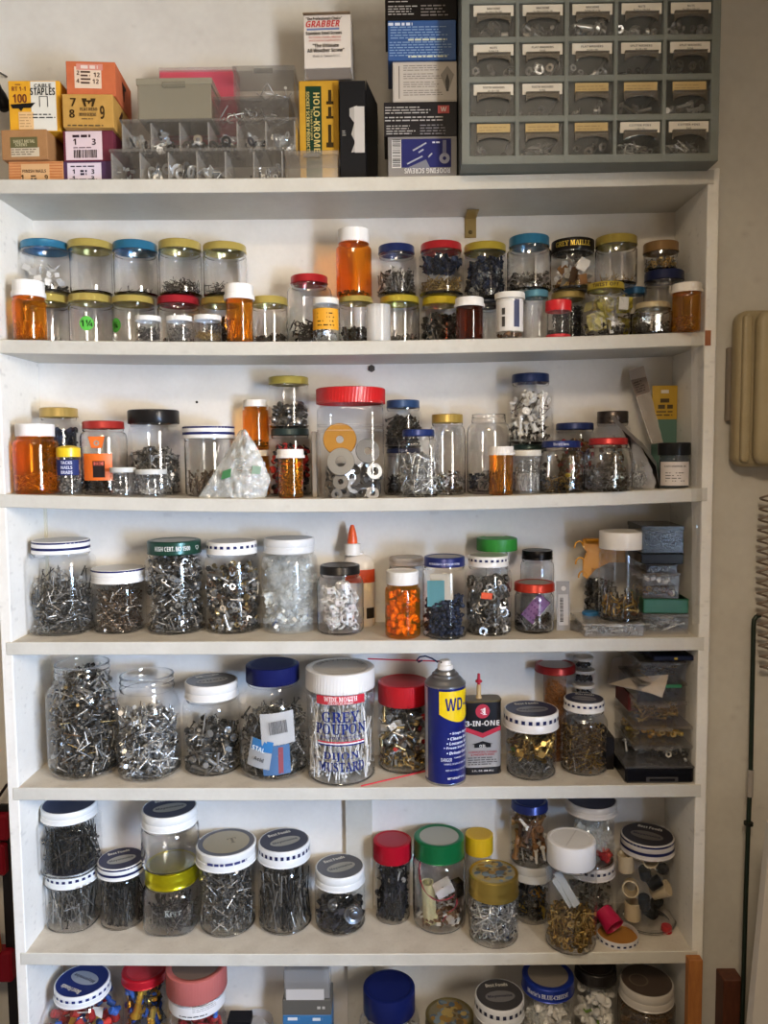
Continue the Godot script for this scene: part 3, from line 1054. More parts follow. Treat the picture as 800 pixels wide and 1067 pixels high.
	jar(1, {name = "pill_bottle", cat = "bottle", x = [236, 263], lx = [233, 265], top = 294, z = "front", lid = "c:e9e7e2", lh = 15, glass = am, sh = 0.003, lab = "slim amber pill bottle of gold nails in the middle of the row", fill = [["brad", "gold", 150, [1.1, 1.5], 1.6]], fh = 0.5, what = "gold nails", short = "slim amber pill bottle in mid row"})
	jar(1, {x = [262, 300], top = 307, z = -0.07, lid = gold, lh = 8, lab = "gold-lidded jar with grey screws at its bottom right of the amber bottle", fill = [["screw", "dark", 60, [0.5, 0.8]]], fh = 0.26, what = "grey screws", short = "gold-lidded jar right of the slim amber bottle"})
	jar(1, {x = [299, 346], lx = [303, 342], top = 284, z = "back", lid = "m:b3262a", lh = 8, neck = 0.88, sh = 0.012, lab = "taller jar with a bright red lid and black rubber pieces", fill = [["hook", "black", 50, [0.8, 1.2]]], fh = 0.45, what = "black rubber pieces", short = "taller jar with a bright red lid"})
	var v := jar(1, {name = "plastic_vial", cat = "vial", x = [326, 353], top = 309, z = "front", lid = "v:dedbd2", lh = 6, glass = pl, corner = 0.08, lab = "clear vial with an orange-yellow written label", fill = [["washer", "bright", 40, [0.4, 0.6]]], fh = 0.28, what = "tiny washers", short = "vial with the orange-yellow label"})
	var fa := face(v)
	band_on(v, v.h * 0.27, v.h * 0.75, fa - 1.35, fa + 1.25, mat("d99a1e", 0.6))
	part("lettering", print_rows(0.03, 0.026, 4, 5, 0.3, v.r + 0.0007), mat("3a2a12", 0.7), v.node, Vector3(0, v.h * 0.5, 0), Vector3(0, fa, 0))
	var b8 := jar(1, {x = [353, 389], top = 307, z = -0.085, lid = gold, lh = 6, lab = "gold-lidded jar of dark parts under the big amber bottle", fill = [["bolt", "dark", 40, [0.7, 1.0]], ["chip", "black", 30, [0.8, 1.5]]], fh = 0.45, what = "dark bolts", short = "jar under the big amber bottle"})
	jar(1, {name = "amber_bottle", cat = "bottle", x = [350, 387], lx = [352, 385], top = 235, on = b8, lid = "p:ebe9e4", lh = 14, glass = amber("f59022"), sh = 0.006, neck = 0.9, lab = "big amber bottle with white ribbed cap standing on a jar", fill = [["chip", "dark", 46, [0.6, 0.9]]], fh = 0.1, what = "dark bits", short = "big amber bottle standing on a jar"})
	var cup := jar(1, {name = "plastic_cup", cat = "cup", x = [382, 407], top = 316, z = "front", lid = "", lh = 3, neck = 1.0, sh = 0.002, corner = 0.06, glass = pane("e6e6e2", 0.45, 0.2), lab = "frosted white plastic cup without a lid"})
	var b9 := jar(1, {x = [396, 437], top = 306, z = "back", lid = "m:c2ae3c", lh = 7, lab = "gold-lidded jar of grey nuts behind the frosted cup", fill = [["nut", "steel", 50, [0.7, 1.1]], ["nail", "steel", 30, [0.6, 0.9]]], fh = 0.28, what = "grey nuts", short = "gold-lidded jar behind the frosted cup"})
	var b10 := jar(1, {x = [438, 480], lx = [440, 478], top = 307, z = "back", lid = "m:cdb52e", lh = 8, lab = "yellow-lidded jar of dark lumpy hardware beside the brown bottle", fill = [["bolt", "dark", 90, [0.8, 1.3]], ["flake", "white", 10, [0.5, 0.8]]], fh = 0.8, what = "dark lumpy hardware", short = "yellow-lidded jar beside the brown bottle"})
	jar(1, {x = [392, 434], lx = [394, 432], top = 252, on = b9, lid = "m:1f2f63:24356c", lh = 8, lab = "navy-lidded jar of loose screws standing on a gold-lidded jar", fill = [["screw", "steel", 130, [0.7, 1.0], 0.5]], fh = 0.62, what = "loose screws", short = "navy-lidded jar of the upper tier"})
	jar(1, {x = [436, 483], lx = [437, 480], top = 249, on = b10, lid = "m:b8282c:c03a38", lh = 8, lab = "red-lidded jar with a dark bag above brass pins", fill = [["brad", "brass", 170, [0.9, 1.3], 0.0, 0.0, 0.42], ["wad", "navy", 36, [0.8, 1.1], 0.4, 0.5, 1.0]], fh = 0.95, what = "brass pins", short = "red-lidded jar of the upper tier"})
	var b11 := jar(1, {x = [487, 527], top = 311, z = "back", lid = "m:28303e", lh = 4, lab = "clear jar with thin dark lid between brown bottle and white vial"})
	jar(1, {x = [483, 527], top = 250, on = b11, lid = "m:b8a23a:c2ad44", lh = 8, lab = "gold-lidded jar packed with dark plastic bags", fill = [["wad", "navy", 60, [0.8, 1.2], 0.4], ["wad", "film", 30, [0.7, 1.1]]], fh = 0.92, what = "dark plastic bags", short = "gold-lidded jar above the brown bottle"})
	jar(1, {name = "pill_bottle", cat = "bottle", x = [475, 503], lx = [473, 505], top = 308, z = "front", lid = "c:e2dfd8", lh = 9, glass = amber("7a2c18"), sh = 0.002, lab = "dark red-brown pill bottle with a white cap"})
	var wv := jar(1, {name = "plastic_vial", cat = "vial", x = [517, 545], lx = [515, 546], top = 303, z = "front", lid = "v:e3e0d8", lh = 6, glass = pl, corner = 0.08, neck = 1.03, lab = "white-labelled upright vial with print running up its side", fill = [["chip", "brown", 30, [0.6, 0.9]]], fh = 0.16, what = "brown bits", short = "white-labelled upright vial"})
	fa = face(wv)
	band_on(wv, wv.h * 0.16, wv.h * 0.86, fa - 1.4, fa + 1.3, mat("dfdcd6", 0.6))
	var band := band_on(wv, wv.h * 0.24, wv.h * 0.84, fa + 0.3, fa + 0.75, mat("3a3f5e", 0.6), 0.0006, "printed_band")
	var vt := part("lettering", print_rows(wv.h * 0.5, 0.007, 1, 3, 0.8), mat("3a3630", 0.6), wv.node)
	vt.transform = Transform3D(Basis(Vector3.UP, fa - 0.45) * Basis(Vector3.BACK, PI / 2), Vector3(sin(fa - 0.45), 0, cos(fa - 0.45)) * (wv.r + 0.0012) + Vector3(0, wv.h * 0.5, 0))
	jar(1, {x = [545, 571], top = 301, z = -0.075, lid = "m:5f97ac:73a8ba", lh = 7, lab = "narrow clear jar with pale blue lid beside the white vial"})
	var b13 := jar(1, {x = [574, 609], top = 302, z = "back", lid = "m:a08a4e", lh = 7, lab = "gold-lidded jar of black pieces behind the red-capped vial", fill = [["chip", "black", 190, [0.8, 1.5]]], fh = 0.92, what = "black pieces", short = "gold-lidded jar behind the red-capped vial"})
	jar(1, {x = [528, 574], lx = [530, 572], top = 242, z = -0.097, on = {"top": shelf_y(1, 0.27) + 0.0905, "c": Vector3(0, 0, -0.097)}, lid = blue, lh = 10, lab = "large blue-lidded jar half full of silvery rivets", fill = [["rivet", "steel", 110, [0.5, 0.7]], ["chip", "bright", 50, [0.5, 0.8]]], fh = 0.46, what = "silvery rivets", short = "large blue-lidded jar of the upper tier"})
	var bm := jar(1, {x = [575, 618], lx = [574, 618], top = 246, on = b13, lid = "q:191614", lh = 12, lab = "black-lidded jar with gold lettering holding paper packets", fill = [["flake", "white", 16, [0.9, 1.5], 0.7], ["flake", "brown", 10, [0.9, 1.4], 0.7], ["chip", "brass", 50, [0.6, 1.0], 0.0, 0.0, 0.25]], fh = 0.9, what = "paper packets", short = "black-lidded jar with gold lettering"})
	word(bm, "GREY MAILLE", 0.0085, bm.rl * 1.75, bm.h - bm.lh * 0.5, face(bm), mat("d8b848", 0.4, 0.5), 0.0005, true, bm.rl)
	var rv := jar(1, {name = "plastic_vial", cat = "vial", x = [569, 594], lx = [568, 595], top = 311, z = "front", lid = "q:c8161e", lh = 11, glass = pl, corner = 0.08, neck = 0.98, lab = "clear vial with a glossy red cap and red foot", fill = [["chip", "dark", 30, [0.5, 0.9]]], fh = 0.3, what = "dark bits", short = "red-capped clear vial"})
	part("foot", lathed(pv([0, 0.0, rv.r * 1.02, 0.0, rv.r * 1.03, 0.004, rv.r * 1.005, 0.005]), 30), mat("b8242c", 0.4), rv.node)
	var b14 := jar(1, {x = [605, 654], lx = [611, 649], top = 292, z = -0.075, lid = "m:c2ac3a", lh = 7, neck = 0.8, sh = 0.014, bulge = 0.02, lab = "wide jar with yellow lid holding yellow and white wrappers", fill = [["flake", "yellow", 9, [0.9, 1.2], 1.0], ["wad", "yellow", 6, [1.2, 1.6], 1.2], ["wad", "film", 20, [0.9, 1.4], 1.0], ["flake", "white", 8, [0.8, 1.2], 1.0], ["chip", "dark", 60, [0.8, 1.4], 0.0, 0.0, 0.35]], fh = 0.95, what = "yellow and white wrappers", short = "wide yellow-lidded jar"})
	word(b14, "TWIST OFF", 0.006, b14.rl * 1.5, b14.h - b14.lh * 0.5, face(b14), mat("4a3a14", 0.5), 0.0004, false, b14.rl)
	jar(1, {x = [618, 665], lx = [620, 663], top = 242, on = b14, z = -0.095, lid = "m:a89444:b5a14c", lh = 9, lab = "large empty-looking jar with gold lid above the wrapper jar", fill = [["brad", "brass", 30, [0.7, 1.0]]], fh = 0.25, what = "a few brass pins", short = "gold-lidded jar above the wrapper jar"})
	jar(1, {x = [649, 672], top = 298, z = "back", lid = "m:3d76a8:4a86b8", lh = 7, lab = "narrow dark jar with bright blue lid behind the wrapper jar", fill = [["chip", "dark", 60, [0.7, 1.2]]], fh = 0.7, what = "dark bits", short = "narrow blue-lidded jar behind the wrapper jar"})
	var b16 := jar(1, {x = [667, 707], top = 279, z = "back", lid = "m:1c2448:242c52", lh = 10, lab = "jar with a dark navy lid carrying a small copper-lidded jar"})
	jar(1, {x = [671, 705], lx = [670, 706], top = 249, on = b16, lid = "m:8a6a42:9a7a50", lh = 10, lab = "small copper-lidded jar of hooks at the right end", fill = [["washer", "brass", 60, [0.5, 0.8]], ["nail", "steel", 40, [0.5, 0.7]]], fh = 0.75, what = "small hooks and washers", short = "small copper-lidded jar at the right end"})
	jar(1, {x = [658, 693], top = 313, z = -0.055, lid = "m:bfae88", lh = 6, square = 3.0, lab = "squat square jar with cream-gold lid near the right pill bottle", fill = [["screw", "dark", 60, [0.5, 0.8]]], fh = 0.5, what = "dark screws", short = "squat square jar near the right pill bottle"})
	jar(1, {name = "pill_bottle", cat = "bottle", x = [694, 722], lx = [691, 723], top = 293, z = -0.04, lid = "c:e0d9ce", lh = 9, glass = amber("eaa030"), sh = 0.003, lab = "amber pill bottle of brass hooks at the right end of its shelf", fill = [["hook", "brass", 34, [0.6, 0.9]]], fh = 0.4, what = "brass hooks", short = "amber pill bottle at the right end"})

# ------------------------------------------------------------------ third shelf
func shelf_two() -> void:
	var am := amber("f6a432")
	var pl := pane("8e8e8a", 0.07, 0.06)
	var p := jar(2, {name = "amber_bottle", cat = "bottle", x = [15, 60], lx = [20, 58], top = 441, z = -0.034, lid = "p:e9e5e0", lh = 13, glass = amber("f38e20"), sh = 0.01, neck = 0.82, corner = 0.2, lab = "wide amber bottle of yellow pins beside the left panel", fill = [["brad", "gold", 150, [0.8, 1.2]]], fh = 0.36, what = "yellow pins", short = "wide amber bottle beside the left panel"})
	jar(2, {x = [38, 86], lx = [42, 80], top = 424, z = "back", lid = "m:a88e4e:b59c5c", lh = 10, neck = 0.82, sh = 0.02, lab = "tall gold-lidded jar of black bolts behind the yellow-capped vial", fill = [["bolt", "navy", 170, [0.8, 1.3]]], fh = 0.86, what = "black bolts", short = "tall gold-lidded jar behind the yellow-capped vial"})
	var y := jar(2, {name = "plastic_vial", cat = "vial", x = [60, 84], top = 466, bot = 515, z = -0.03, lid = "q:d9b81c", lh = 10, glass = pl, corner = 0.08, neck = 0.98, lab = "vial with yellow cap and dark blue printed label", fill = [["chip", "steel", 120, [0.5, 0.8]]], fh = 0.5, what = "grey tacks", short = "yellow-capped vial"})
	part("cap_dome", lathed(pv([y.rl * 0.9, y.h, y.rl * 0.5, y.h + 0.0028, 0, y.h + 0.0035]), 30), mat("d9b81c", 0.38, 0.0, 0.2), y.node)
	var fa := face(y)
	band_on(y, y.h * 0.42, y.h * 0.74, fa - 1.2, fa + 0.9, mat("27305e", 0.5))
	for k in 3: word(y, ["TACKS", "NAILS", "BRADS"][k], 0.0052, 0.019, y.h * (0.68 - 0.1 * k), fa - 0.2, mat("c2c4d2", 0.6))
	var rj := jar(2, {x = [85, 132], lx = [87, 129], top = 438, z = -0.072, lid = "m:a8322c:b23c34", lh = 8, neck = 0.86, sh = 0.014, lab = "red-lidded jar with an orange label and black bits inside", fill = [["chip", "black", 90, [0.8, 1.5]], ["nut", "dark", 20, [0.7, 1.0]]], fh = 0.3, what = "black bits", short = "red-lidded jar with an orange label"})
	fa = face(rj) - 0.3
	band_on(rj, rj.h * 0.2, rj.h * 0.56, fa - 0.68, fa + 0.62, mat("d9671c", 0.5))
	band_on(rj, rj.h * 0.24, rj.h * 0.46, fa - 0.2, fa + 0.3, mat("26201e", 0.5), 0.0006, "printed_panel")
	band_on(rj, rj.h * 0.4, rj.h * 0.45, fa - 0.15, fa + 0.25, mat("c05a4a", 0.5), 0.0008, "printed_panel")
	word(rj, "23C", 0.006, 0.012, rj.h * 0.425, fa + 0.05, mat("2a1a16", 0.5), 0.001)
	var out := PackedVector2Array()
	for q in [[-1, 1], [1, 1], [0.62, -0.6], [-0.62, -0.6]]: out.append(Vector2(q[0] * 0.0145, q[1] * 0.0125))
	var lg := part("emblem", slab(out, 0, 0.0003), mat("d9671c", 0.5), rj.node)
	lg.position = Vector3(sin(fa), 0, cos(fa)) * (rj.r + 0.0002) + Vector3(0, rj.h * 0.69, 0)
	lg.rotation.y = fa
	part("emblem_ring", lathed(pv([0.0024, 0.0, 0.0048, 0.0, 0.0048, 0.0002, 0.0024, 0.0002]), 20), mat("8a8a80", 0.5), lg, Vector3(0, 0.001, 0.0004), Vector3(PI / 2, 0, 0))
	jar(2, {x = [133, 188], lx = [135, 187], top = 426, z = "back", lid = "q:1c1a19:262322", lh = 14, neck = 0.9, sh = 0.012, threads = true, lab = "large jar of grey nails under a black plastic lid", fill = [["nail", "steel", 330, [0.9, 1.3]]], fh = 0.66, what = "grey nails", short = "large black-lidded jar"})
	for k in 2:
		var d: Array = [[116, 142, 487], [143, 174, 489]][k]
		jar(2, {name = "plastic_tub", cat = "tub", x = [d[0], d[1]], top = d[2], z = -0.024, lid = "v:b9b9b4", lh = 5, glass = pl, corner = 0.1, neck = 0.99, lab = ["little lidded tub of pins in front of the red-lidded jar", "little lidded tub of pins in front of the black-lidded jar"][k], fill = [["nail", "bright", 26, [0.35, 0.5]]], fh = 0.35, what = "loose pins", short = ["little tub before the red-lidded jar", "little tub before the black-lidded jar"][k], group = "little lidded tubs"})
	jar(2, {x = [193, 243], lx = [191, 245], top = 443, z = -0.085, lid = "s:e2dfda:d6d2cc:23285a", lh = 13, neck = 0.98, lab = "blue-striped white lid jar with a few nails beside a plastic bag", fill = [["nail", "rust", 70, [0.8, 1.2], 0.4]], fh = 0.42, what = "a few nails", short = "blue-striped jar beside the plastic bag"})
	var pb := jar(2, {name = "pill_bottle", cat = "bottle", x = [256, 281], lx = [256, 282], top = 469, z = "back", lid = "c:dcd6cc", lh = 6, glass = am, sh = 0.002, lab = "amber pill bottle standing under another behind the plastic bag"})
	jar(2, {name = "pill_bottle", cat = "bottle", x = [253, 280], lx = [252, 278], top = 416, on = pb, lid = "c:e2ddd4", lh = 7, glass = am, sh = 0.002, lab = "amber pill bottle stacked upon another behind the plastic bag", fill = [["chip", "dark", 40, [0.5, 0.8]]], fh = 0.26, what = "dark bits", short = "upper amber bottle behind the bag"})
	var s1 := jar(2, {x = [280, 325], lx = [282, 322], top = 446, z = "back", lid = "m:2c3a38:343f3e", lh = 7, lab = "dark green lidded jar with red parts under a stacked jar", fill = [["plug", "red", 46, [0.8, 1.2]], ["chip", "black", 90, [0.8, 1.4]]], fh = 0.9, what = "red and black parts", short = "dark green lidded jar of the stack"})
	jar(2, {x = [280, 322], top = 391, on = s1, lid = "m:a89a4a:b4a65a", lh = 8, lab = "gold-lidded jar of round-headed rivets on a dark green lid", fill = [["rivet", "steel", 60, [0.9, 1.3]]], fh = 0.62, what = "round-headed rivets", solo = [16, "round_rivet", "round-headed rivet inside the stacked gold-lidded jar", "rivet", "rivets foremost in the stacked jar"], short = "gold-lidded jar of the stack"})
	jar(2, {name = "pill_bottle", cat = "bottle", x = [290, 316], lx = [288, 318], top = 468, z = -0.03, lid = "c:e4ddd4", lh = 9, glass = am, sh = 0.002, lab = "amber pill bottle of brass grains in front of stacked jars", fill = [["chip", "brass", 240, [0.35, 0.6]]], fh = 0.68, what = "brass grains", short = "amber bottle before the stacked jars"})
	big_tub()
	var u1 := jar(2, {x = [400, 441], lx = [401, 437], top = 467, z = "back", lid = "m:232b4c", lh = 5, lab = "navy-lidded jar with a jar of dark screws on top", fill = [["screw", "dark", 60, [0.7, 1.0]]], fh = 0.5, what = "dark screws", short = "lower navy-lidded jar"})
	jar(2, {x = [400, 440], lx = [401, 436], top = 416, on = u1, lid = "m:33507c:3d5a88", lh = 8, neck = 0.86, sh = 0.01, lab = "jar of dark screws with blue lid beside the big red-lidded tub", fill = [["screw", "dark", 150, [0.7, 1.1]]], fh = 0.85, what = "dark screws", short = "upper blue-lidded jar by the red tub"})
	jar(2, {x = [415, 457], lx = [420, 454], top = 447, bot = 521, z = -0.04, lid = "m:22356e:3a4a80", lh = 7, neck = 0.8, sh = 0.013, square = 2.0, lab = "square-shouldered jar of bright staples with blue lid", fill = [["staple", "bright", 120, [0.8, 1.2]], ["nail", "bright", 100, [0.8, 1.2]]], fh = 0.72, what = "bright staples", short = "square-shouldered blue-lidded jar"})
	jar(2, {x = [447, 485], lx = [445, 478], top = 431, z = -0.085, lid = "m:b2964a:bfa35a", lh = 9, neck = 0.86, sh = 0.02, lab = "tall jar with gold lid and a few screws at the bottom", fill = [["screw", "mixed", 60, [0.9, 1.2]]], fh = 0.3, what = "a few screws", short = "tall gold-lidded jar"})
	var op := jar(2, {x = [486, 532], lx = [491, 525], top = 431, z = -0.087, lid = "", lh = 9, threads = true, neck = 0.76, sh = 0.022, lab = "open clear jar without lid holding a white reel", fill = [["chip", "navy", 50, [0.8, 1.4]], ["washer", "steel", 20, [0.8, 1.2]]], fh = 0.3, what = "dark bits", short = "open jar without lid"})
	var reel := thing("white_reel", "small white plastic reel inside the open jar", "reel", op.c + Vector3(0.01, 0.02, 0.012))
	part("flange", lathed(pv([0.003, 0, 0.0135, 0, 0.0135, 0.0015, 0.006, 0.0015, 0.006, 0.007, 0.0135, 0.007, 0.0135, 0.0085, 0.003, 0.0085, 0.003, 0]), 26), mat("d8d6d0", 0.5), reel, Vector3(0, 0, 0), Vector3(PI / 2 - 0.2, 0.3, 0))
	jar(2, {name = "pill_bottle", cat = "bottle", x = [509, 534], lx = [507, 535], top = 465, bot = 519, z = -0.03, lid = "c:e2dcd4", lh = 9, glass = am, sh = 0.002, lab = "amber pill bottle beside a cream-lidded clear cup", fill = [["brad", "brass", 60, [1.0, 1.4], 1.5]], fh = 0.6, what = "brass pins", short = "amber bottle beside the clear cup"})
	jar(2, {name = "plastic_cup", cat = "cup", x = [536, 563], lx = [535, 564], top = 469, bot = 518, z = -0.03, lid = "v:cfc8b8", lh = 6, glass = pane("a8a8a2", 0.2, 0.12), corner = 0.08, neck = 1.04, lab = "cloudy plastic cup with cream lid holding thin nails", fill = [["brad", "bright", 60, [1.0, 1.5], 1.4]], fh = 0.5, what = "thin nails", short = "cloudy cup with cream lid"})
	var g := jar(2, {x = [532, 570], lx = [534, 568], top = 463, z = "back", lid = "m:2c4440", lh = 5, lab = "jar with dark green lid under the tall jar of anchors", fill = [["chip", "dark", 100, [0.8, 1.4]]], fh = 0.8, what = "dark bits", short = "jar under the tall anchor jar"})
	jar(2, {x = [530, 575], lx = [532, 571], top = 388, on = g, lid = "m:24345e:2c3c6a", lh = 9, neck = 0.86, sh = 0.013, square = 1.5, lab = "tall blue-lidded jar of white wall anchors standing on another", fill = [["anchor", "white", 46, [1.1, 1.6], 0.4], ["long_nail", "steel", 40, [0.5, 0.7]], ["chip", "dark", 60, [0.7, 1.2], 0.0, 0.0, 0.4]], fh = 0.86, what = "white wall anchors", solo = [18, "wall_anchor", "white plastic wall anchor inside the tall stacked jar", "anchor", "white anchors in the tall stacked jar"], short = "tall stacked blue-lidded jar"})
	jar(2, {x = [578, 619], lx = [579, 618], top = 440, z = "back", lid = "m:22305e:2b3a6a", lh = 7, lab = "blue-lidded jar of brown bits behind two squat jars", fill = [["chip", "brown", 130, [0.8, 1.5]], ["plug", "red", 14, [0.7, 1.0]]], fh = 0.9, what = "brown bits", short = "blue-lidded jar behind two squat jars"})
	jar(2, {x = [618, 658], lx = [621, 653], top = 428, z = "back", lid = "b:4a4340:383230", lh = 12, neck = 0.84, sh = 0.008, lab = "mason jar with a dark screw band behind the red-lidded jar", fill = [["chip", "brown", 60, [0.8, 1.5]], ["wad", "film", 24, [0.9, 1.3]]], fh = 0.8, what = "brown bits", short = "dark-banded mason jar"})
	var sq1 := jar(2, {x = [562, 607], lx = [563, 603], top = 459, bot = 515, z = -0.045, lid = "m:24346e:2e3e78", lh = 7, neck = 0.88, sh = 0.012, square = 1.5, bulge = 0.02, lab = "squat blue-lidded jar of brass hooks and a gold bead", fill = [["hook", "brass", 36, [0.6, 0.9]], ["screw", "dark", 40, [0.6, 0.9]]], fh = 0.34, what = "brass hooks", short = "squat blue-lidded jar"})
	word(sq1, "Berries", 0.005, sq1.rl * 0.8, sq1.h - sq1.lh * 0.5, face(sq1), mat("b8bcd0", 0.4), 0.0005, true, sq1.rl)
	var bead := thing("gold_bead", "single gold bead among the brass hooks", "bead", sq1.c + Vector3(0.006, 0.0305, 0.027))
	part("body", lathed(pv([0, -0.0042, 0.004, -0.0032, 0.0058, 0, 0.004, 0.0032, 0, 0.0042]), 18), mat("c9a832", 0.3, 0.6), bead)
	jar(2, {x = [606, 655], lx = [608, 648], top = 456, bot = 513, z = -0.045, lid = "m:b22a2a:c0403c", lh = 7, neck = 0.84, sh = 0.014, bulge = 0.02, lab = "squat red-lidded jar of screws beside the foil packet", fill = [["screw", "steel", 70, [0.9, 1.4]], ["anchor", "clear", 10, [0.8, 1.1]]], fh = 0.55, what = "assorted screws", short = "squat red-lidded jar"})
	var ink := jar(2, {x = [687, 717], lx = [686, 719], top = 461, bot = 508, z = -0.035, lid = "q:1b1b1c:222224", lh = 13, neck = 0.95, corner = 0.1, lab = "small dark jar with black lid and a white typed label", glass = pane("4a525c", 0.55), fill = [["chip", "black", 120, [0.8, 1.4]]], fh = 0.8, what = "black bits", short = "small jar with the typed label"})
	fa = face(ink) + 0.12
	band_on(ink, ink.h * 0.06, ink.h * 0.58, fa - 1.15, fa + 1.15, mat("cfc6bd", 0.65))
	word(ink, "'S AUTO HARDWARE, INC.", 0.0034, 0.04, ink.h * 0.48, fa, mat("2a2624", 0.6), 0.0008)
	part("lettering", print_rows(0.034, 0.018, 4, 9, 0.3, ink.r + 0.0008), mat("4a4440", 0.6), ink.node, Vector3(0, ink.h * 0.25, 0), Vector3(0, fa, 0))
	shelf_two_packets()

# the big clear tub of washers on the third shelf
func big_tub() -> void:
	var J := jar(2, {name = "plastic_tub", cat = "tub", x = [332, 400], lx = [329, 401], top = 402, bot = 521, z = -0.064, lid = "p:c01a1c:c8302c", lh = 16, neck = 0.96, sh = 0.012, square = 3.0, corner = 0.12, glass = pane("77736f", 0.05), lab = "big clear plastic tub with a red ribbed lid holding large washers", fill = [["washer", "steel", 60, [1.2, 2.0]], ["washer", "bright", 26, [1.6, 2.6]], ["bolt", "steel", 16, [0.9, 1.3]]], fh = 0.34, what = "small washers", short = "big red-lidded tub"})
	# grip and ledge moulded in the tub
	for k in 2:
		part("moulded_ring", lathed(pv([J.r * 1.0, -0.0012, J.r * 1.015, 0, J.r * 1.0, 0.0012]), 44, PackedFloat32Array([3.0, 3.0, 3.0])), pane("d4cfca", 0.16), J.node, Vector3(0, J.h * (0.66 - 0.05 * k), 0))
	# the big washers, pressed against the front wall: pixel place, outer and inner radius in pixels, colour
	var list := [[354, 458, 17.5, 4.0, "8a6420", 0.42, "large brass-coloured washer leaning on the wall inside the tub"], [355, 481, 14.5, 5.5, "aaa9a4", 0.35, "large pale steel washer in front of the brass one"], [383, 470, 13, 4, "5e5c59", 0.45, "large dark grey washer with a bent tab beside the brass one"], [390, 491, 8.5, 4.4, "7c7a75", 0.4, "bright thick ring at the right wall of the tub"], [355, 502, 8.5, 3.0, "8a8884", 0.35, "grey dished washer below the pale steel one"], [351, 515, 6, 2.5, "a9a7a2", 0.35, "small thick washer at the bottom left of the tub"], [388, 514, 7, 3.0, "8e8c88", 0.35, "grey washer at the bottom right of the tub"], [375, 502, 13, 5, "77746f", 0.35, "wide steel washer lying tilted in the middle of the tub"]]
	for k in list.size():
		var d: Array = list[k]
		var z: float = J.c.z + J.r * [0.62, 0.9, 0.7, 0.93, 0.9, 0.95, 0.9, 0.55][k]
		var c := pz(d[0], d[1], z)
		var s := mm(z)
		var o := thing("large_washer", d[6], "washer", c)
		part("ring", lathed(pv([d[3] * s, 0.0012, d[3] * s, -0.0012, d[2] * s * 0.97, -0.0012, d[2] * s, 0, d[2] * s * 0.97, 0.0012, d[3] * s, 0.0012]), 40), mat(d[4], d[5], 0.75), o, Vector3.ZERO, Vector3(PI / 2 - [0.18, 0.12, 0.2, 0.1, 0.25, 0.1, 0.3, 1.0][k], [0.1, -0.1, 0.3, 0.35, -0.15, -0.25, 0.2, 0.2][k], 0))

func bar(st: SurfaceTool, a: Vector3, b: Vector3, w: float, t: float) -> void:
	tube(st, PackedVector3Array([a, b]), w, 6)
# crumpled sheet between two outlines given in pixels at given depths
func sheet(rows: Array, thick := 0.0006, sub := 6, rough := 0.002, sd := 1) -> ArrayMesh:
	var rng := FastNoiseLite.new()
	rng.seed = sd
	rng.frequency = 75.0
	var st := st_new()
	st.set_smooth_group(1)
	var grid := []
	for j in rows.size():
		var line := []
		var pts: Array = rows[j]
		for i in pts.size() - 1:
			for k in sub:
				line.append((pts[i] as Vector3).lerp(pts[i + 1], float(k) / sub))
		line.append(pts[pts.size() - 1])
		grid.append(line)
	var full := []
	for j in grid.size() - 1:
		for k in sub:
			var line := []
			for i in grid[j].size():
				line.append((grid[j][i] as Vector3).lerp(grid[j + 1][i], float(k) / sub))
			full.append(line)
	full.append(grid[grid.size() - 1])
	for j in full.size():
		for i in full[j].size():
			var p: Vector3 = full[j][i]
			full[j][i] = p + Vector3(0.3, 0.2, 1.0) * rng.get_noise_3d(p.x, p.y, p.z * 0.3) * rough * 2.0
	for j in full.size() - 1:
		for i in full[j].size() - 1:
			var a: Vector3 = full[j][i]
			var b: Vector3 = full[j][i + 1]
			var c: Vector3 = full[j + 1][i + 1]
			var d: Vector3 = full[j + 1][i]
			quad(st, a, b, c, d)
			var o := Vector3(0, 0, -thick)
			quad(st, d + o, c + o, b + o, a + o)
	return done(st)
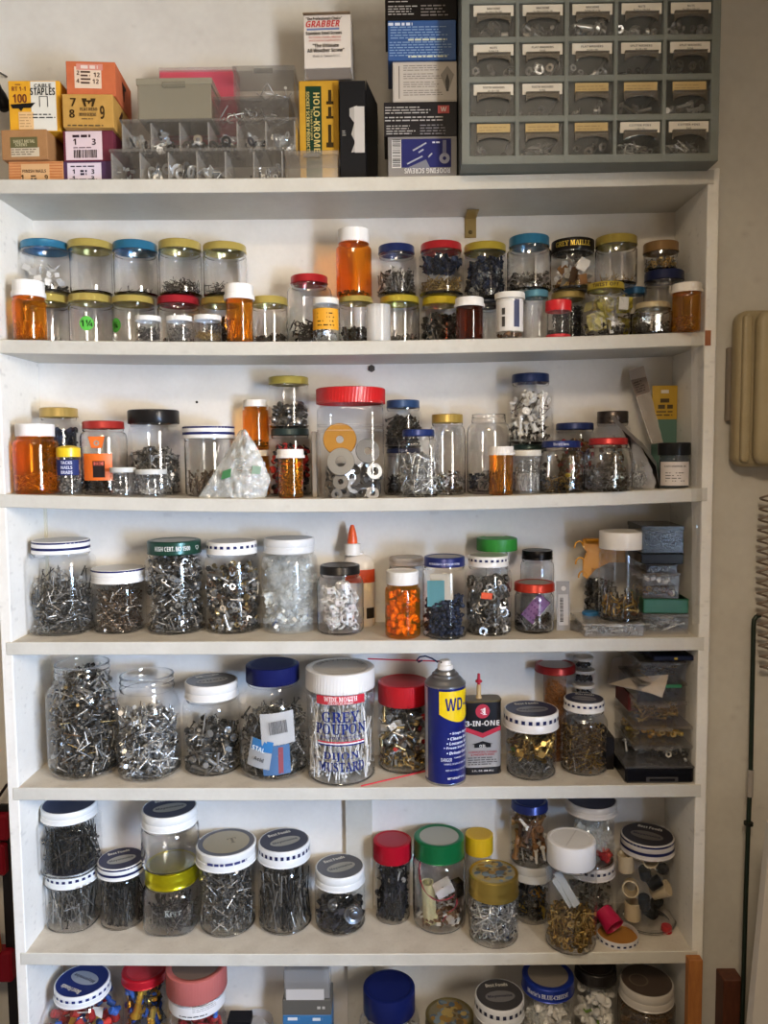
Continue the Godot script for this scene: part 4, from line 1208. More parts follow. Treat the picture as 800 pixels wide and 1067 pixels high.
func shelf_two_packets() -> void:
	# plastic bag standing before the striped jar
	var o := thing("plastic_bag", "crumpled clear plastic bag with green print leaning before an amber bottle", "bag")
	var film := pane("c9ccc6", 0.34, 0.12)
	var flap := [[pz(206, 519, -0.02), pz(224, 519, -0.014), pz(241, 518, -0.012)], [pz(220, 497, -0.026), pz(233, 494, -0.018), pz(245, 492, -0.014)], [pz(235, 474, -0.034), pz(243, 470, -0.026), pz(251, 468, -0.022)], [pz(249, 449, -0.045), pz(251, 447.5, -0.043), pz(254, 448, -0.042)]]
	part("bag_flap", sheet(flap, 0.0003, 8, 0.003, 4), film, o)
	var front := [[pz(240, 519, -0.014), pz(258, 520, -0.006), pz(276, 518, -0.016)], [pz(238, 500, -0.018), pz(258, 499, -0.004), pz(280, 500, -0.02)], [pz(243, 480, -0.024), pz(258, 480, -0.01), pz(275, 484, -0.026)], [pz(249, 462, -0.036), pz(257, 461, -0.024), pz(267, 468, -0.034)], [pz(252, 448, -0.043), pz(254, 447, -0.04), pz(257, 451, -0.042)]]
	part("bag_wall", sheet(front, 0.0003, 8, 0.009, 4), pane("dfe2dd", 0.3, 0.1), o)
	var rear := []
	for r in front:
		var q := []
		for p in r: q.append(p + Vector3(0, 0, -0.016))
		rear.append(q)
	part("bag_wall", sheet(rear, 0.0003, 8, 0.009, 9), pane("dfe2dd", 0.4, 0.1), o)
	part("printed_mark", sheet([[pz(230, 500, -0.012), pz(240, 497, -0.008)], [pz(232, 491, -0.014), pz(241, 488, -0.01)]], 0.0002, 2, 0.0, 1), mat("3f7a4a", 0.5), o)
	part("printed_mark", sheet([[pz(262, 494, -0.004), pz(271, 494, -0.008)], [pz(263, 485, -0.007), pz(272, 486, -0.012)]], 0.0002, 2, 0.0, 1), mat("6f8a74", 0.5), o)
	part("printed_mark", print_rows(0.018, 0.03, 6, 44, 0.25), mat("7d827c", 0.6), o, pz(251, 484, -0.008), Vector3(-0.3, 0, 0.2))
	for k in 3:
		var m := thing("plastic_cap", "grey plastic cap at the bottom of the crumpled bag", "button", pz([250, 262, 270][k], [516, 517, 513][k], -0.024), 0.0, "grey caps in the plastic bag")  # loose plastic caps in the bag
		part("body", lathed(pv([0, 0, 0.0075, 0, 0.008, 0.004, 0.0065, 0.006, 0, 0.006]), 18), mat("8f9292", 0.5), m)
	# thin clear case between the jars and the tub
	var c := pz(329, 485, -0.075)
	var h := pz(329, 450, -0.075).y - shelf_y(2, c.x)
	o = thing("plastic_case", "thin upright brownish plastic case beside the big tub", "case", Vector3(c.x, shelf_y(2, c.x), -0.085))
	part("body", boxed(Vector3(0.008, h, 0.08), 0.001, Vector3(0, h / 2, 0)), mat("8d8274", 0.4, 0.0, 0.4), o)
	# long packet leaning on the back
	o = thing("hanging_packet", "long narrow clear packet with a printed header leaning upright", "packet")
	var hd := [[pz(655, 386, -0.12), pz(670.5, 381, -0.12)], [pz(663, 414, -0.105), pz(678, 409, -0.105)]]
	part("header_card", sheet(hd, 0.001, 3, 0.0, 1), mat("a89d92", 0.6), o)
	part("printed_panel", sheet([[pz(657, 396, -0.1125), pz(673, 392.5, -0.1125)], [pz(662.5, 413, -0.1045), pz(677.5, 408, -0.1045)]], 0.0002, 2, 0.0, 1), mat("6a5c50", 0.6), o)
	part("header_print", print_rows(0.018, 0.022, 5, 3), mat("3a302a", 0.7), o, pz(666.5, 402.5, -0.105), Vector3(-0.2, 0, 0.33))
	part("bag", sheet([[pz(663, 414, -0.106), pz(678, 409, -0.106)], [pz(671, 438, -0.09), pz(684, 435, -0.09)], [pz(678, 463, -0.075), pz(691, 461, -0.075)]], 0.004, 5, 0.001, 8), pane("a79d92", 0.5, 0.2), o)
	part("seam", tubed([pz(663, 414, -0.103), pz(670, 436, -0.09), pz(679, 462, -0.073)], 0.0008, 6), mat("c4bcb2", 0.5), o)
	# yellow and green carded packet
	var a := pz(679, 402, -0.12)
	var b := pz(704, 462, -0.12)
	o = thing("carded_packet", "yellow and teal hanging card leaning in the right corner", "packet", Vector3((a.x + b.x) / 2, 0, -0.118))
	var yb := shelf_y(2, 0.5)
	part("card", boxed(Vector3(b.x - a.x, a.y - yb, 0.0012), 0.0, Vector3(0, (a.y + yb) / 2, 0)), mat("4d6f63", 0.6), o)
	var ym := pz(690, 437, -0.12).y
	part("header", boxed(Vector3(b.x - a.x, a.y - ym, 0.0006), 0.0, Vector3(0, (a.y + ym) / 2, 0.001)), mat("b08c20", 0.6), o)
	part("hang_hole", boxed(Vector3(0.014, 0.006, 0.0004), 0.0015, Vector3(0, a.y - 0.011, 0.0015)), mat("cfc8be", 0.6), o)
	part("lettering", print_rows(0.02, 0.009, 1, 31, 0.8), mat("46340e", 0.6), o, Vector3(0.002, a.y - 0.027, 0.0016))
	part("lettering", print_rows(0.028, 0.009, 1, 32, 0.8), mat("46340e", 0.6), o, Vector3(0.002, a.y - 0.038, 0.0016))
	part("lettering", print_rows(0.03, 0.012, 2, 6), mat("5a4412", 0.6), o, Vector3(0, a.y - 0.05, 0.0016))
	# red and white tube
	a = pz(706, 408, -0.125)
	b = pz(719, 462, -0.125)
	o = thing("sealant_tube", "red and white tube standing in the right rear corner", "tube", Vector3((a.x + b.x) / 2, yb, -0.128))
	var R := (b.x - a.x) / 2
	var H := a.y - yb
	part("body", lathed(pv([0, 0, R, 0, R, H * 0.82, R * 0.9, H * 0.83]), 28), mat("b81e30", 0.4, 0.0, 0.3), o)
	part("crimped_end", lathed(pv([R * 0.9, H * 0.83, R * 0.75, H * 0.92, R * 0.7, H, 0, H]), 28), mat("d0c8be", 0.5), o)
	part("printed_sweep", arced(R + 0.0003, H * 0.68, H * 0.83, -1.6, 0.1), mat("d0c8be", 0.5), o)
	# foil packet with its flap
	o = thing("foil_packet", "silvery clear packet of tacks with a curved torn flap", "packet")
	part("flap", sheet([[pz(638, 432, -0.06), pz(636, 436, -0.02)], [pz(655, 449, -0.06), pz(653, 452, -0.018)], [pz(672, 464, -0.055), pz(670, 468, -0.018)], [pz(684, 482, -0.05), pz(683, 486, -0.018)], [pz(687, 510, -0.045), pz(687, 511, -0.02)]], 0.0006, 4, 0.0008, 3), mat("8d8884", 0.35, 0.4), o)
	part("backing", sheet([[pz(646, 443, -0.06), pz(656, 452, -0.058)], [pz(655, 462, -0.06), pz(673, 468, -0.054)], [pz(661, 487, -0.056), pz(684, 487, -0.05)], [pz(665, 513, -0.05), pz(688, 512, -0.046)]], 0.0006, 5, 0.0008, 7), mat("3c3834", 0.4, 0.3), o)
	part("pouch", sheet([[pz(658, 455, -0.03), pz(668, 466, -0.015)], [pz(660, 480, -0.03), pz(678, 486, -0.012)], [pz(661, 500, -0.03), pz(684, 503, -0.014)], [pz(662, 513, -0.03), pz(680, 513, -0.02)]], 0.008, 5, 0.002, 12), pane("b5b2ae", 0.5, 0.1), o)
	var root := thing("loose_fastenings", "bright tacks inside the foil packet with the curved flap", "hardware", Vector3(pz(667, 505, -0.02).x, yb, -0.025), 0.0, "", "stuff")
	heap(root, "tacks", "nail", "bright", 130, pv([0, 0, 0.016, 0, 0.016, 0.002, 0.012, 0.05]), 0.004, 0.048, Vector2(0.4, 0.6), 77)
	# clear plastic strip hung down inside the right front edge
	o = thing("clear_strip", "clear plastic strip hanging down along the right front edge", "plastic strip")
	part("film", sheet([[pz(719.5, 300, 0.003), pz(727, 300, 0.008), pz(733.5, 300, 0.003)], [pz(720, 420, 0.003), pz(727, 420, 0.009), pz(732.5, 420, 0.003)], [pz(720.5, 540, 0.003), pz(726, 540, 0.008), pz(731, 540, 0.003)], [pz(721, 650, 0.003), pz(725, 650, 0.007), pz(729, 650, 0.003)]], 0.0003, 6, 0.0012, 5), pane("d8d4cf", 0.06, 0.05), o)
# ------------------------------------------------------------------ fourth shelf
func shelf_three() -> void:
	var cl := pane("cfd6d0", 0.07)
	jar(3, {x = [34, 97], lx = [37, 95], top = 562, bot = 661, lid = "s:e4e2e0:8f8b86", lh = 13, neck = 0.93, sh = 0.012, square = 0.6, lab = "jar of small nails with a blue-striped white lid by the left panel", fill = [["nail", "steel", 420, [0.6, 0.9], 0.0, 0.0, 0.72], ["nail", "steel", 60, [0.8, 1.1], 0.8, 0.4, 1.0], ["bolt", "bright", 16, [0.5, 0.8]]], fh = 0.8, what = "small nails", short = "blue-striped jar by the left panel"})
	jar(3, {x = [96, 153], lx = [98, 153], top = 591, bot = 661, lid = "w:e0ded8:b0aca6:22265a", lh = 14, neck = 0.96, square = 0.6, lab = "short jar of brownish nails with plain white lid", fill = [["nail", "rust", 330, [0.6, 1.0]], ["screw", "bright", 18, [0.5, 0.8]]], fh = 0.92, what = "brownish nails", short = "short white-lidded jar"})
	var g := jar(3, {x = [153, 213], lx = [155, 210], top = 562, bot = 662, lid = "m:1e4436:9a968e", lh = 14, neck = 0.9, sh = 0.014, lab = "jar of bolts and screws filled to its dark green lid", fill = [["bolt", "steel", 150, [0.7, 1.0]], ["screw", "steel", 230, [0.8, 1.2]], ["nut", "bright", 40, [0.7, 1.0]], ["square_nut", "bright", 8, [0.9, 1.1]]], fh = 1.0, what = "bolts and screws", solo = [24, "hex_bolt", "small steel bolt inside the dark green lidded jar", "bolt", "bolts foremost in the green-lidded jar"], short = "dark green lidded jar"})
	word(g, "HIGH CERT. NO 1500", 0.008, g.rl * 1.35, g.h - g.lh * 0.5, face(g) - 0.08, mat("d4d6d0", 0.5), 0.0005, false, g.rl)
	var hp := []
	for k in 13:
		var t := TAU * k / 12
		hp.append(Vector3(0.0045 * pow(sin(t), 3), 0.0045 * (0.81 * cos(t) - 0.31 * cos(2 * t) - 0.12 * cos(3 * t)), 0))
	var hh := part("heart", tubed(hp, 0.0004, 5), mat("d4d6d0", 0.5), g.node)
	hh.position = Vector3(sin(face(g) + 0.95), 0, cos(face(g) + 0.95)) * g.rl * 1.0 + Vector3(0, g.h - g.lh * 0.5, 0)
	hh.rotation.y = face(g) + 0.95
	jar(3, {x = [214, 271], lx = [215, 268], top = 563, bot = 661, lid = "d:e2e0db:8c8882:262b58:24", lh = 13, neck = 0.93, sh = 0.012, lab = "jar of nuts and bolts with a dashed white lid", fill = [["nut", "mixed", 150, [0.8, 1.2]], ["square_nut", "bright", 6, [1.0, 1.2]], ["bolt", "mixed", 120, [0.8, 1.2]], ["long_nail", "brass", 8, [0.6, 0.9]]], fh = 0.88, what = "nuts and bolts", solo = [24, "hex_nut", "steel or brass nut inside the dashed-lid jar of nuts", "nut", "nuts foremost in the dashed-lid jar"], short = "dashed-lid jar of the fourth shelf"})
	jar(3, {x = [273, 331], lx = [275, 328], top = 560, bot = 661, lid = "w:d2d3d2:6e6c6a", lh = 15, neck = 0.92, sh = 0.014, lab = "white-lidded jar stuffed with crumpled clear plastic bags", glass = pane("d2d8d4", 0.1), fill = [["wad", "film", 130, [1.1, 1.7]], ["wad", "clear", 26, [0.9, 1.4]], ["flake", "blue", 7, [0.8, 1.2], 0.8, 0.0, 0.4], ["chip", "bright", 80, [0.8, 1.4], 0.0, 0.0, 0.4]], fh = 0.97, what = "crumpled clear bags", short = "white-lidded jar of plastic bags", cname = "plastic_bags", ccat = "bags"})
	var f := jar(3, {x = [330, 379], lx = [333, 375], top = 588, bot = 663, lid = "m:1d1a18:45403c", lh = 9, neck = 0.87, sh = 0.015, lab = "small black-lidded jar of white plastic cable clips"})
	clips(f)
	# glue bottle
	var c := pz(374, 650, -0.118)
	var y := shelf_y(3, c.x)
	var o := thing("glue_bottle", "white glue bottle with orange nozzle behind the clip jar", "glue bottle", Vector3(c.x, y, -0.118))
	var w := (pz(391, 620, -0.118).x - pz(357, 620, -0.118).x) / 2
	var ysh := pz(374, 590, -0.118).y - y
	var yn := pz(367, 578, -0.118).y - y
	var yc := pz(367, 566, -0.118).y - y
	var yt := pz(367, 547, -0.118).y - y
	var body := st_new()
	lathe(body, pv([0, 0, w * 0.86, 0, w * 0.97, 0.004, w, 0.01, w, ysh - 0.004, w * 0.93, ysh + 0.008, w * 0.7, yn - 0.004, w * 0.34, yn, w * 0.33, yn + 0.004]), 36)
	var bm := part("body", done(body), mat("d4ccc2", 0.4, 0.0, 0.2), o)
	bm.scale = Vector3(1, 1, 0.62)
	var nx := pz(367, 560, -0.118).x - c.x
	part("collar", lathed(pv([0, yn, 0.0155, yn, 0.015, yc - 0.001, 0.013, yc, 0, yc]), 30, PackedFloat32Array(), 36, 1, 2), mat("dad5cc", 0.45), o, Vector3(nx, 0, 0))
	part("nozzle", lathed(pv([0.0095, yc, 0.0092, yc + 0.006, 0.0075, yc + 0.018, 0.0045, yt - 0.004, 0.003, yt, 0, yt + 0.0008]), 26), mat("e2551c", 0.4, 0.0, 0.2), o, Vector3(nx, 0, 0))
	part("label", arced(w + 0.0004, yn - 0.05, yn - 0.026, -0.9, 1.4), mat("c8461e", 0.5), bm)
	part("label", arced(w + 0.0004, 0.016, 0.036, 0.5, 1.2), mat("2a2622", 0.5), bm)
	# amber bottle of plugs
	var a := jar(3, {name = "amber_bottle", cat = "bottle", x = [401, 438], lx = [402, 436], top = 594, bot = 667, lid = "p:e2ddd4", lh = 14, glass = amber("f2a83a"), neck = 0.86, sh = 0.01, corner = 0.18, lab = "amber bottle of orange wall plugs with white ribbed cap"})
	plugs(a)
	jar(3, {x = [405, 442], top = 580, z = "back", lid = "w:a89c90:7e746c", lh = 8, lab = "jar with dull grey lid hidden behind the amber bottle"})
	var h := jar(3, {x = [440, 486], lx = [440, 483], top = 579, bot = 668, lid = "m:1f2a66:8b857c", lh = 10, neck = 0.93, sh = 0.006, lab = "straight jar of dark beads with blue lid and teal card", fill = [["bead", "navy", 330, [0.7, 1.1]]], fh = 0.62, what = "dark beads", short = "blue-lidded jar with a teal card"})
	word(h, "REFRIGERATE AFTER OPENING", 0.0034, h.rl * 1.6, h.h - h.lh * 0.62, face(h), mat("b9bcd4", 0.5), 0.0005, false, h.rl)
	for k in 2:
		var d: Array = [["teal_card", "teal paper card inside the jar of dark beads", "4a8288", 445, 463, 605, 632, 0.7], ["cream_card", "cream paper card behind the teal card in the bead jar", "b4aa98", 448, 472, 598, 625, 0.5]][k]
		var z: float = h.c.z + h.r * d[7]
		var p0 := pz(d[3], d[5], z)
		var p1 := pz(d[4], d[6], z)
		var q := thing(d[0], d[1], "card", Vector3((p0.x + p1.x) / 2, 0, z))
		part("card", boxed(Vector3(p1.x - p0.x, p0.y - p1.y, 0.0008), 0.0, Vector3(0, (p0.y + p1.y) / 2, 0)), mat(d[2], 0.6), q)
	var i := jar(3, {x = [484, 533], lx = [486, 528], top = 578, bot = 664, lid = "d:e2dfd8:9a948c:2a2d55:22", lh = 11, neck = 0.9, sh = 0.014, lab = "jar of washers with dashed white lid and orange tag", fill = [["washer", "steel", 300, [0.8, 1.3]], ["nut", "steel", 60, [0.8, 1.0]]], fh = 0.86, what = "washers", solo = [26, "steel_washer", "steel washer pressed against the glass of the washer jar", "washer", "washers foremost in the washer jar"], short = "dashed-lid jar with an orange tag"})
	var tp := pz(507, 621, i.c.z + i.r * 0.97)
	o = thing("orange_tag", "small orange tag against the glass of the washer jar", "tag", tp)
	part("tag", boxed(Vector3(0.019, 0.011, 0.0015), 0.0007), mat("d8501c", 0.5), o, Vector3.ZERO, Vector3(0, 0.0, -0.1))
	jar(3, {x = [506, 529], lx = [494, 536], top = 560, z = -0.121, tight = true, lid = "p:2f8a34:3a933e", lh = 13, lab = "clear jar with bright green ribbed lid behind the washer jar", neck = 0.95})
	jar(3, {x = [542, 577], lx = [543, 575], top = 573, z = "back", lid = "b:1c1a1a:262322", lh = 9, neck = 0.88, sh = 0.012, lab = "clear empty jar with black screw lid behind the red-lidded jar"})
	var r := jar(3, {x = [533, 580], lx = [535, 577], top = 606, bot = 662, lid = "m:b0301e:8c8478", lh = 9, neck = 0.9, sh = 0.01, lab = "squat red-lidded jar with a purple booklet inside", fill = [["screw", "steel", 90, [0.7, 1.1]]], fh = 0.38, what = "loose screws", short = "squat jar with a purple booklet"})
	c = pz(558, 634, r.c.z + r.r * 0.5)
	o = thing("purple_booklet", "purple spotted booklet leaning inside the squat red-lidded jar", "booklet", c)
	part("cover", boxed(Vector3(0.027, 0.05, 0.003), 0.0005), mat("6a3274", 0.5), o, Vector3.ZERO, Vector3(-0.2, 0.1, -0.75))
	part("pages", boxed(Vector3(0.0015, 0.049, 0.0034)), mat("d8d2cc", 0.6), o, Vector3(0.0105, -0.0098, 0.0), Vector3(-0.2, 0.1, -0.75))
	var spots := st_new()
	for k in 15:
		box(spots, Vector3(-0.009 + 0.006 * (k % 4), -0.019 + 0.0095 * (k / 4), 0.0017), Vector3(0.0032, 0.0032, 0.0003))
	part("spots", done(spots), mat("4f1f5e", 0.5), o, Vector3.ZERO, Vector3(-0.2, 0.1, -0.75))
	# hanging card and its flat piece
	c = pz(587, 625, -0.062)
	y = shelf_y(3, c.x)
	var ct := pz(587, 606, -0.062).y - y
	o = thing("blister_card", "grey hanging card with a barcode leaning beside the flat case", "card", Vector3(c.x, y, -0.062))
	part("card", boxed(Vector3(0.0235, ct, 0.001), 0.0, Vector3(0, ct / 2, 0)), mat("8e8a86", 0.55), o, Vector3.ZERO, Vector3(-0.08, 0, 0))
	part("hang_hole", lathed(pv([0, 0, 0.0042, 0, 0.0042, 0.0006, 0, 0.0006]), 18), mat("c9c3bb", 0.6), o, Vector3(0.001, ct * 0.85, -0.0055), Vector3(PI / 2, 0, 0))
	part("label", boxed(Vector3(0.017, ct * 0.62, 0.0005), 0.0, Vector3(0, ct * 0.42, 0.0009)), mat("b4afaa", 0.6), o, Vector3.ZERO, Vector3(-0.08, 0, 0))
	part("barcode", barcode(ct * 0.5, 0.006, 4), mat("2f2b29", 0.6), o, Vector3(-0.003, ct * 0.43, -0.0012), Vector3(-0.08, 0, PI / 2))
	c = py(597, 655, y)
	o = thing("steel_strip", "flat grey steel strip lying beside the flat plastic case", "strip", Vector3(c.x, y, c.z))
	part("strip", boxed(Vector3(0.026, 0.004, 0.056), 0.0008, Vector3(0, 0.002, 0)), mat("8f8a84", 0.35, 0.6), o, Vector3.ZERO, Vector3(0, 0.45, 0))
	right_stack_three()
func clips(J: Dictionary) -> void:
	var rng := RandomNumberGenerator.new()
	rng.seed = 12
	var st := st_new()
	box(st, Vector3(-0.0035, 0, 0), Vector3(0.009, 0.013, 0.006), 0.0012)
	tube(st, PackedVector3Array([Vector3(0.0005, 0.005, 0), Vector3(0.005, 0.0055, 0), Vector3(0.008, 0.0025, 0), Vector3(0.008, -0.0025, 0), Vector3(0.005, -0.0055, 0)]), 0.0016, 6)
	var m := done(st)
	var hole := lathed(pv([0, 0, 0.0017, 0, 0.0017, 0.0004, 0, 0.0004]), 10)
	var hi: float = pz(355, 606, J.c.z + J.r * 0.6).y - J.c.y
	var first: Node3D = null
	for k in 52:
		var a := -1.9 + 3.8 * rng.randf() + face(J)
		var layer := k / 52.0
		var y := 0.012 + layer * (hi - 0.02)
		var rad: float = J.r * rng.randf_range(0.3, 0.72)
		var o: Node3D
		var at: Vector3 = J.c + Vector3(sin(a) * rad, y, cos(a) * rad)
		if first == null:
			o = thing("cable_clip", "white plastic cable clip inside the small black-lidded jar", "clip", at, 0.0, "white cable clips in the jar")
			var b := part("clip", m, mat("dcd8d2", 0.5), o)
			part("nail_hole", hole, mat("8a857e", 0.6), b, Vector3(-0.0035, 0.001, 0.003), Vector3(PI / 2, 0, 0))
			first = o
		else:
			o = first.duplicate()
			o.name = numbered("cable_clip")
			add_child(o)
			o.position = at
		o.scale = Vector3.ONE * 1.3
		o.rotation = Vector3(rng.randf_range(-0.7, 0.7), a + rng.randf_range(-0.6, 0.6), rng.randf() * TAU)
func plugs(J: Dictionary) -> void:
	var rng := RandomNumberGenerator.new()
	rng.seed = 15
	var hi: float = pz(419, 622, J.c.z + J.r * 0.6).y - J.c.y
	var first: Node3D = null
	for k in 70:
		var a := rng.randf() * TAU
		var y := 0.007 + hi * k / 70.0
		var rad: float = J.r * sqrt(rng.randf()) * 0.78
		var at: Vector3 = J.c + Vector3(sin(a) * rad, y, cos(a) * rad)
		var o: Node3D
		if first == null:
			o = thing("wall_plug", "small orange plastic wall plug inside the amber bottle", "plug", at, 0.0, "orange wall plugs in the amber bottle")
			part("plug", fast("plug")[0], mat("ef8c10", 0.5), o)
			first = o
		else:
			o = first.duplicate()
			o.name = numbered("wall_plug")
			add_child(o)
			o.position = at
		o.rotation = Vector3(rng.randf() * TAU, rng.randf() * TAU, 0)

# a box whose front shows at these pixels when its front stands at depth zf: [centre of its foot, size]
func front_box(x0: float, y0: float, x1: float, y1: float, zf: float, deep: float) -> Array:
	var a := pz(x0, (y0 + y1) / 2, zf)
	var b := pz(x1, (y0 + y1) / 2, zf)
	var t := pz((x0 + x1) / 2, y0, zf)
	var l := pz((x0 + x1) / 2, y1, zf)
	return [Vector3((a.x + b.x) / 2, l.y, zf - deep / 2), Vector3(b.x - a.x, t.y - l.y, deep)]
# a clear lidded case with a heap of things inside
func clear_case(label: String, foot: Vector3, s: Vector3, tint: String, alpha: float, what: String, fill: Array, lidded := true, called := "plastic_case", lid_tint := "") -> Node3D:
	var o := thing(called, label, "case", foot)
	var hb := s.y * (0.86 if lidded else 1.0)
	part("body", boxed(Vector3(s.x * 0.97, hb, s.z * 0.97), 0.001, Vector3(0, hb / 2, 0)), pane(tint, alpha, 0.2), o)
	if lidded:
		var l := part("lid", boxed(Vector3(s.x, s.y * 0.16, s.z), 0.0008, Vector3(0, s.y * 0.92, 0)), pane(lid_tint if lid_tint else tint, minf(1.0, alpha + 0.16), 0.22), o)
		part("latch", boxed(Vector3(s.x * 0.3, s.y * 0.14, 0.0025), 0.0006, Vector3(0, s.y * 0.83, s.z / 2 + 0.001)), pane(tint, 0.4, 0.1), l)
	if fill.size():
		var root := thing("loose_fastenings", "%s inside the %s" % [what, label], "hardware", foot, 0.0, "", "stuff")
		for f in fill: tray(root, f[0], f[1], f[2], Vector3(s.x * 0.92, hb * float(f[4]), s.z * 0.9), f[3])
	return o
# a heap of pieces in a box
func tray(root: Node3D, kind: String, tone: String, n: int, s: Vector3, size: Array) -> void:
	var f := fast(kind)
	var rng := RandomNumberGenerator.new()
	sd_next += 1
	rng.seed = sd_next
	var tones: Array = TONES[tone]
	var m := MultiMesh.new()
	m.transform_format = MultiMesh.TRANSFORM_3D
	m.use_colors = true
	m.mesh = f[0]
	m.instance_count = n
	for i in n:
		var k := rng.randf_range(size[0], size[1])
		var d := Vector3(rng.randfn(), rng.randfn() * 0.35, rng.randfn()).normalized()
		var l: float = f[1] * k / 2 + f[2] * k * 0.4
		var room := Vector3(maxf(0.0, s.x / 2 - absf(d.x) * l), 0, maxf(0.0, s.z / 2 - absf(d.z) * l))
		var y0 := minf(absf(d.y) * l + f[2] * k * 0.6, s.y * 0.5)
		var c := Vector3(rng.randf_range(-room.x, room.x), rng.randf_range(y0, maxf(y0, s.y - absf(d.y) * l)) + 0.0015, rng.randf_range(-room.z, room.z))
		var xa := d.cross(Vector3(0.3, 0.1, 0.9)).normalized()
		m.set_instance_transform(i, Transform3D(Basis(xa, d, xa.cross(d)).rotated(d, rng.randf() * TAU).scaled_local(Vector3.ONE * k), c))
		var col: Color = Color(tones[rng.randi() % tones.size()]).srgb_to_linear() * rng.randf_range(0.75, 1.15)
		col.a = 1.0
		m.set_instance_color(i, col)
	var o := MultiMeshInstance3D.new()
	o.name = kind
	o.multimesh = m
	o.material_override = heap_material(tone)
	o.set_meta("kind", "stuff")
	root.add_child(o, true)
func right_stack_three() -> void:
	var y := shelf_y(3, 0.5)
	# flat case with the big clear jar on it
	var b := front_box(608, 650, 672, 665, -0.008, 0.1)
	var f: Vector3 = b[0]
	f.y = y
	var s: Vector3 = b[1]
	s.y = pz(640, 650, -0.008).y - y
	clear_case("flat clear organiser case under the big white-capped jar", f, s, "b9b4ac", 0.2, "short bright screws", [["screw", "bright", 60, [0.6, 0.9], 0.55], ["nut", "steel", 30, [0.7, 1.0], 0.5]])
	var j := jar(3, {name = "plastic_jar", x = [624, 670], top = 553, bot = 645, z = -0.052, on = {"top": y + s.y, "c": Vector3(0, 0, -0.052)}, lid = "q:ddd7cd:cfc9bf", lh = 18, neck = 0.97, sh = 0.004, corner = 0.08, packed = true, lab = "tall clear plastic jar with smooth white cap on the flat case", fill = [["long_nail", "steel", 26, [0.6, 0.9], 1.4], ["screw", "brass", 40, [0.8, 1.2]], ["chip", "brown", 20, [0.8, 1.2]]], fh = 0.34, what = "mixed screws and nails", short = "tall white-capped jar on the flat case"})
	var c := py(606, 645, y + s.y)
	var o := thing("blue_cap", "flat blue plastic cap lying on the organiser case", "disc", Vector3(pz(617, 634, -0.07).x, y + s.y, -0.085))  # a loose blue cap
	part("cap", lathed(pv([0, 0, 0.014, 0, 0.0145, 0.004, 0.013, 0.006, 0, 0.0055]), 26), mat("2c6c9a", 0.45), o)
	# yellow hook cap over a dark jar
	var k := jar(3, {x = [607, 641], lx = [608, 640], top = 590, bot = 632, z = -0.118, on = {"top": y + s.y - 0.0003, "c": Vector3(0, 0, -0.118)}, lid = "", lh = 4, lab = "small jar of dark screws carrying the yellow hook rack", neck = 0.95, fill = [["screw", "dark", 80, [0.8, 1.2]], ["washer", "bright", 12, [0.8, 1.0]]], fh = 0.75, what = "dark screws", short = "small jar under the yellow hook rack"})
	var z := -0.1
	var p0 := pz(609, 562, z)
	var p1 := pz(651, 585, z)
	o = thing("hook_rack", "yellow plastic rack with curved hooks standing on a small jar", "hook rack", Vector3(0, 0, z))
	var out := PackedVector2Array()
	for q in [[607, 562], [651, 562], [651, 586], [634, 586], [620, 593], [611, 603], [607, 600], [607, 585], [611, 575], [607, 570]]:
		var p := pz(q[0], q[1], z)
		out.append(Vector2(p.x, p.y))
	part("plate", slab(out, -0.003, 0.003), mat("c98a10", 0.45), o)
	part("top_ledge", boxed(Vector3(p1.x - p0.x, 0.003, 0.022), 0.0008, Vector3((p0.x + p1.x) / 2, p0.y, 0.004)), mat("c98a10", 0.45), o)
	for q in [[607, 566], [608, 583], [611, 597]]:
		var a := pz(q[0], q[1], z)
		var pts := []
		for t in 9:
			var an := t / 8.0 * PI * 1.05
			pts.append(Vector3(a.x - 0.0075 + 0.0075 * cos(an), a.y - 0.004 + 0.009 * sin(an) - 0.003 * t / 8.0, 0.002))
		part("hook", tubed(pts, 0.0016, 8), mat("c98a10", 0.45), o)
	# right-hand stack
	var zf := -0.02
	var yb := y
	var rows := [[672, 720, 639.5, "8a867e", 0.08, "clear case of bright nails at the foot of the right stack", [["nail", "bright", 90, [0.5, 0.9], 0.75]], "bright nails"],
		[673, 719, 624, "0b5838", 1.0, "solid green plastic box in the right stack", [], ""],
		[672, 710, 611, "7d7366", 0.14, "clear case of pale bits resting on the green box", [["chip", "brown", 40, [0.8, 1.2], 0.6], ["washer", "brass", 20, [0.8, 1.0], 0.6]], "pale bits"],
		[672, 711, 597, "786e62", 0.16, "clear case with white strips, second above the green box", [["chip", "white", 40, [0.8, 1.3], 0.6]], "white strips"],
		[676, 708, 588, "44434a", 0.3, "small thin case of dark screws under the black box", [["screw", "navy", 40, [0.7, 1.0], 0.7]], "dark screws"],
		[671, 714, 577, "16171a", 1.0, "shallow black tray under the smoky lidded box", [], ""],
		[671, 715, 548, "1d2124", 0.75, "smoky lidded box of black screws on top of the right stack", [["screw", "black", 150, [0.8, 1.2], 0.85]], "black screws"]]
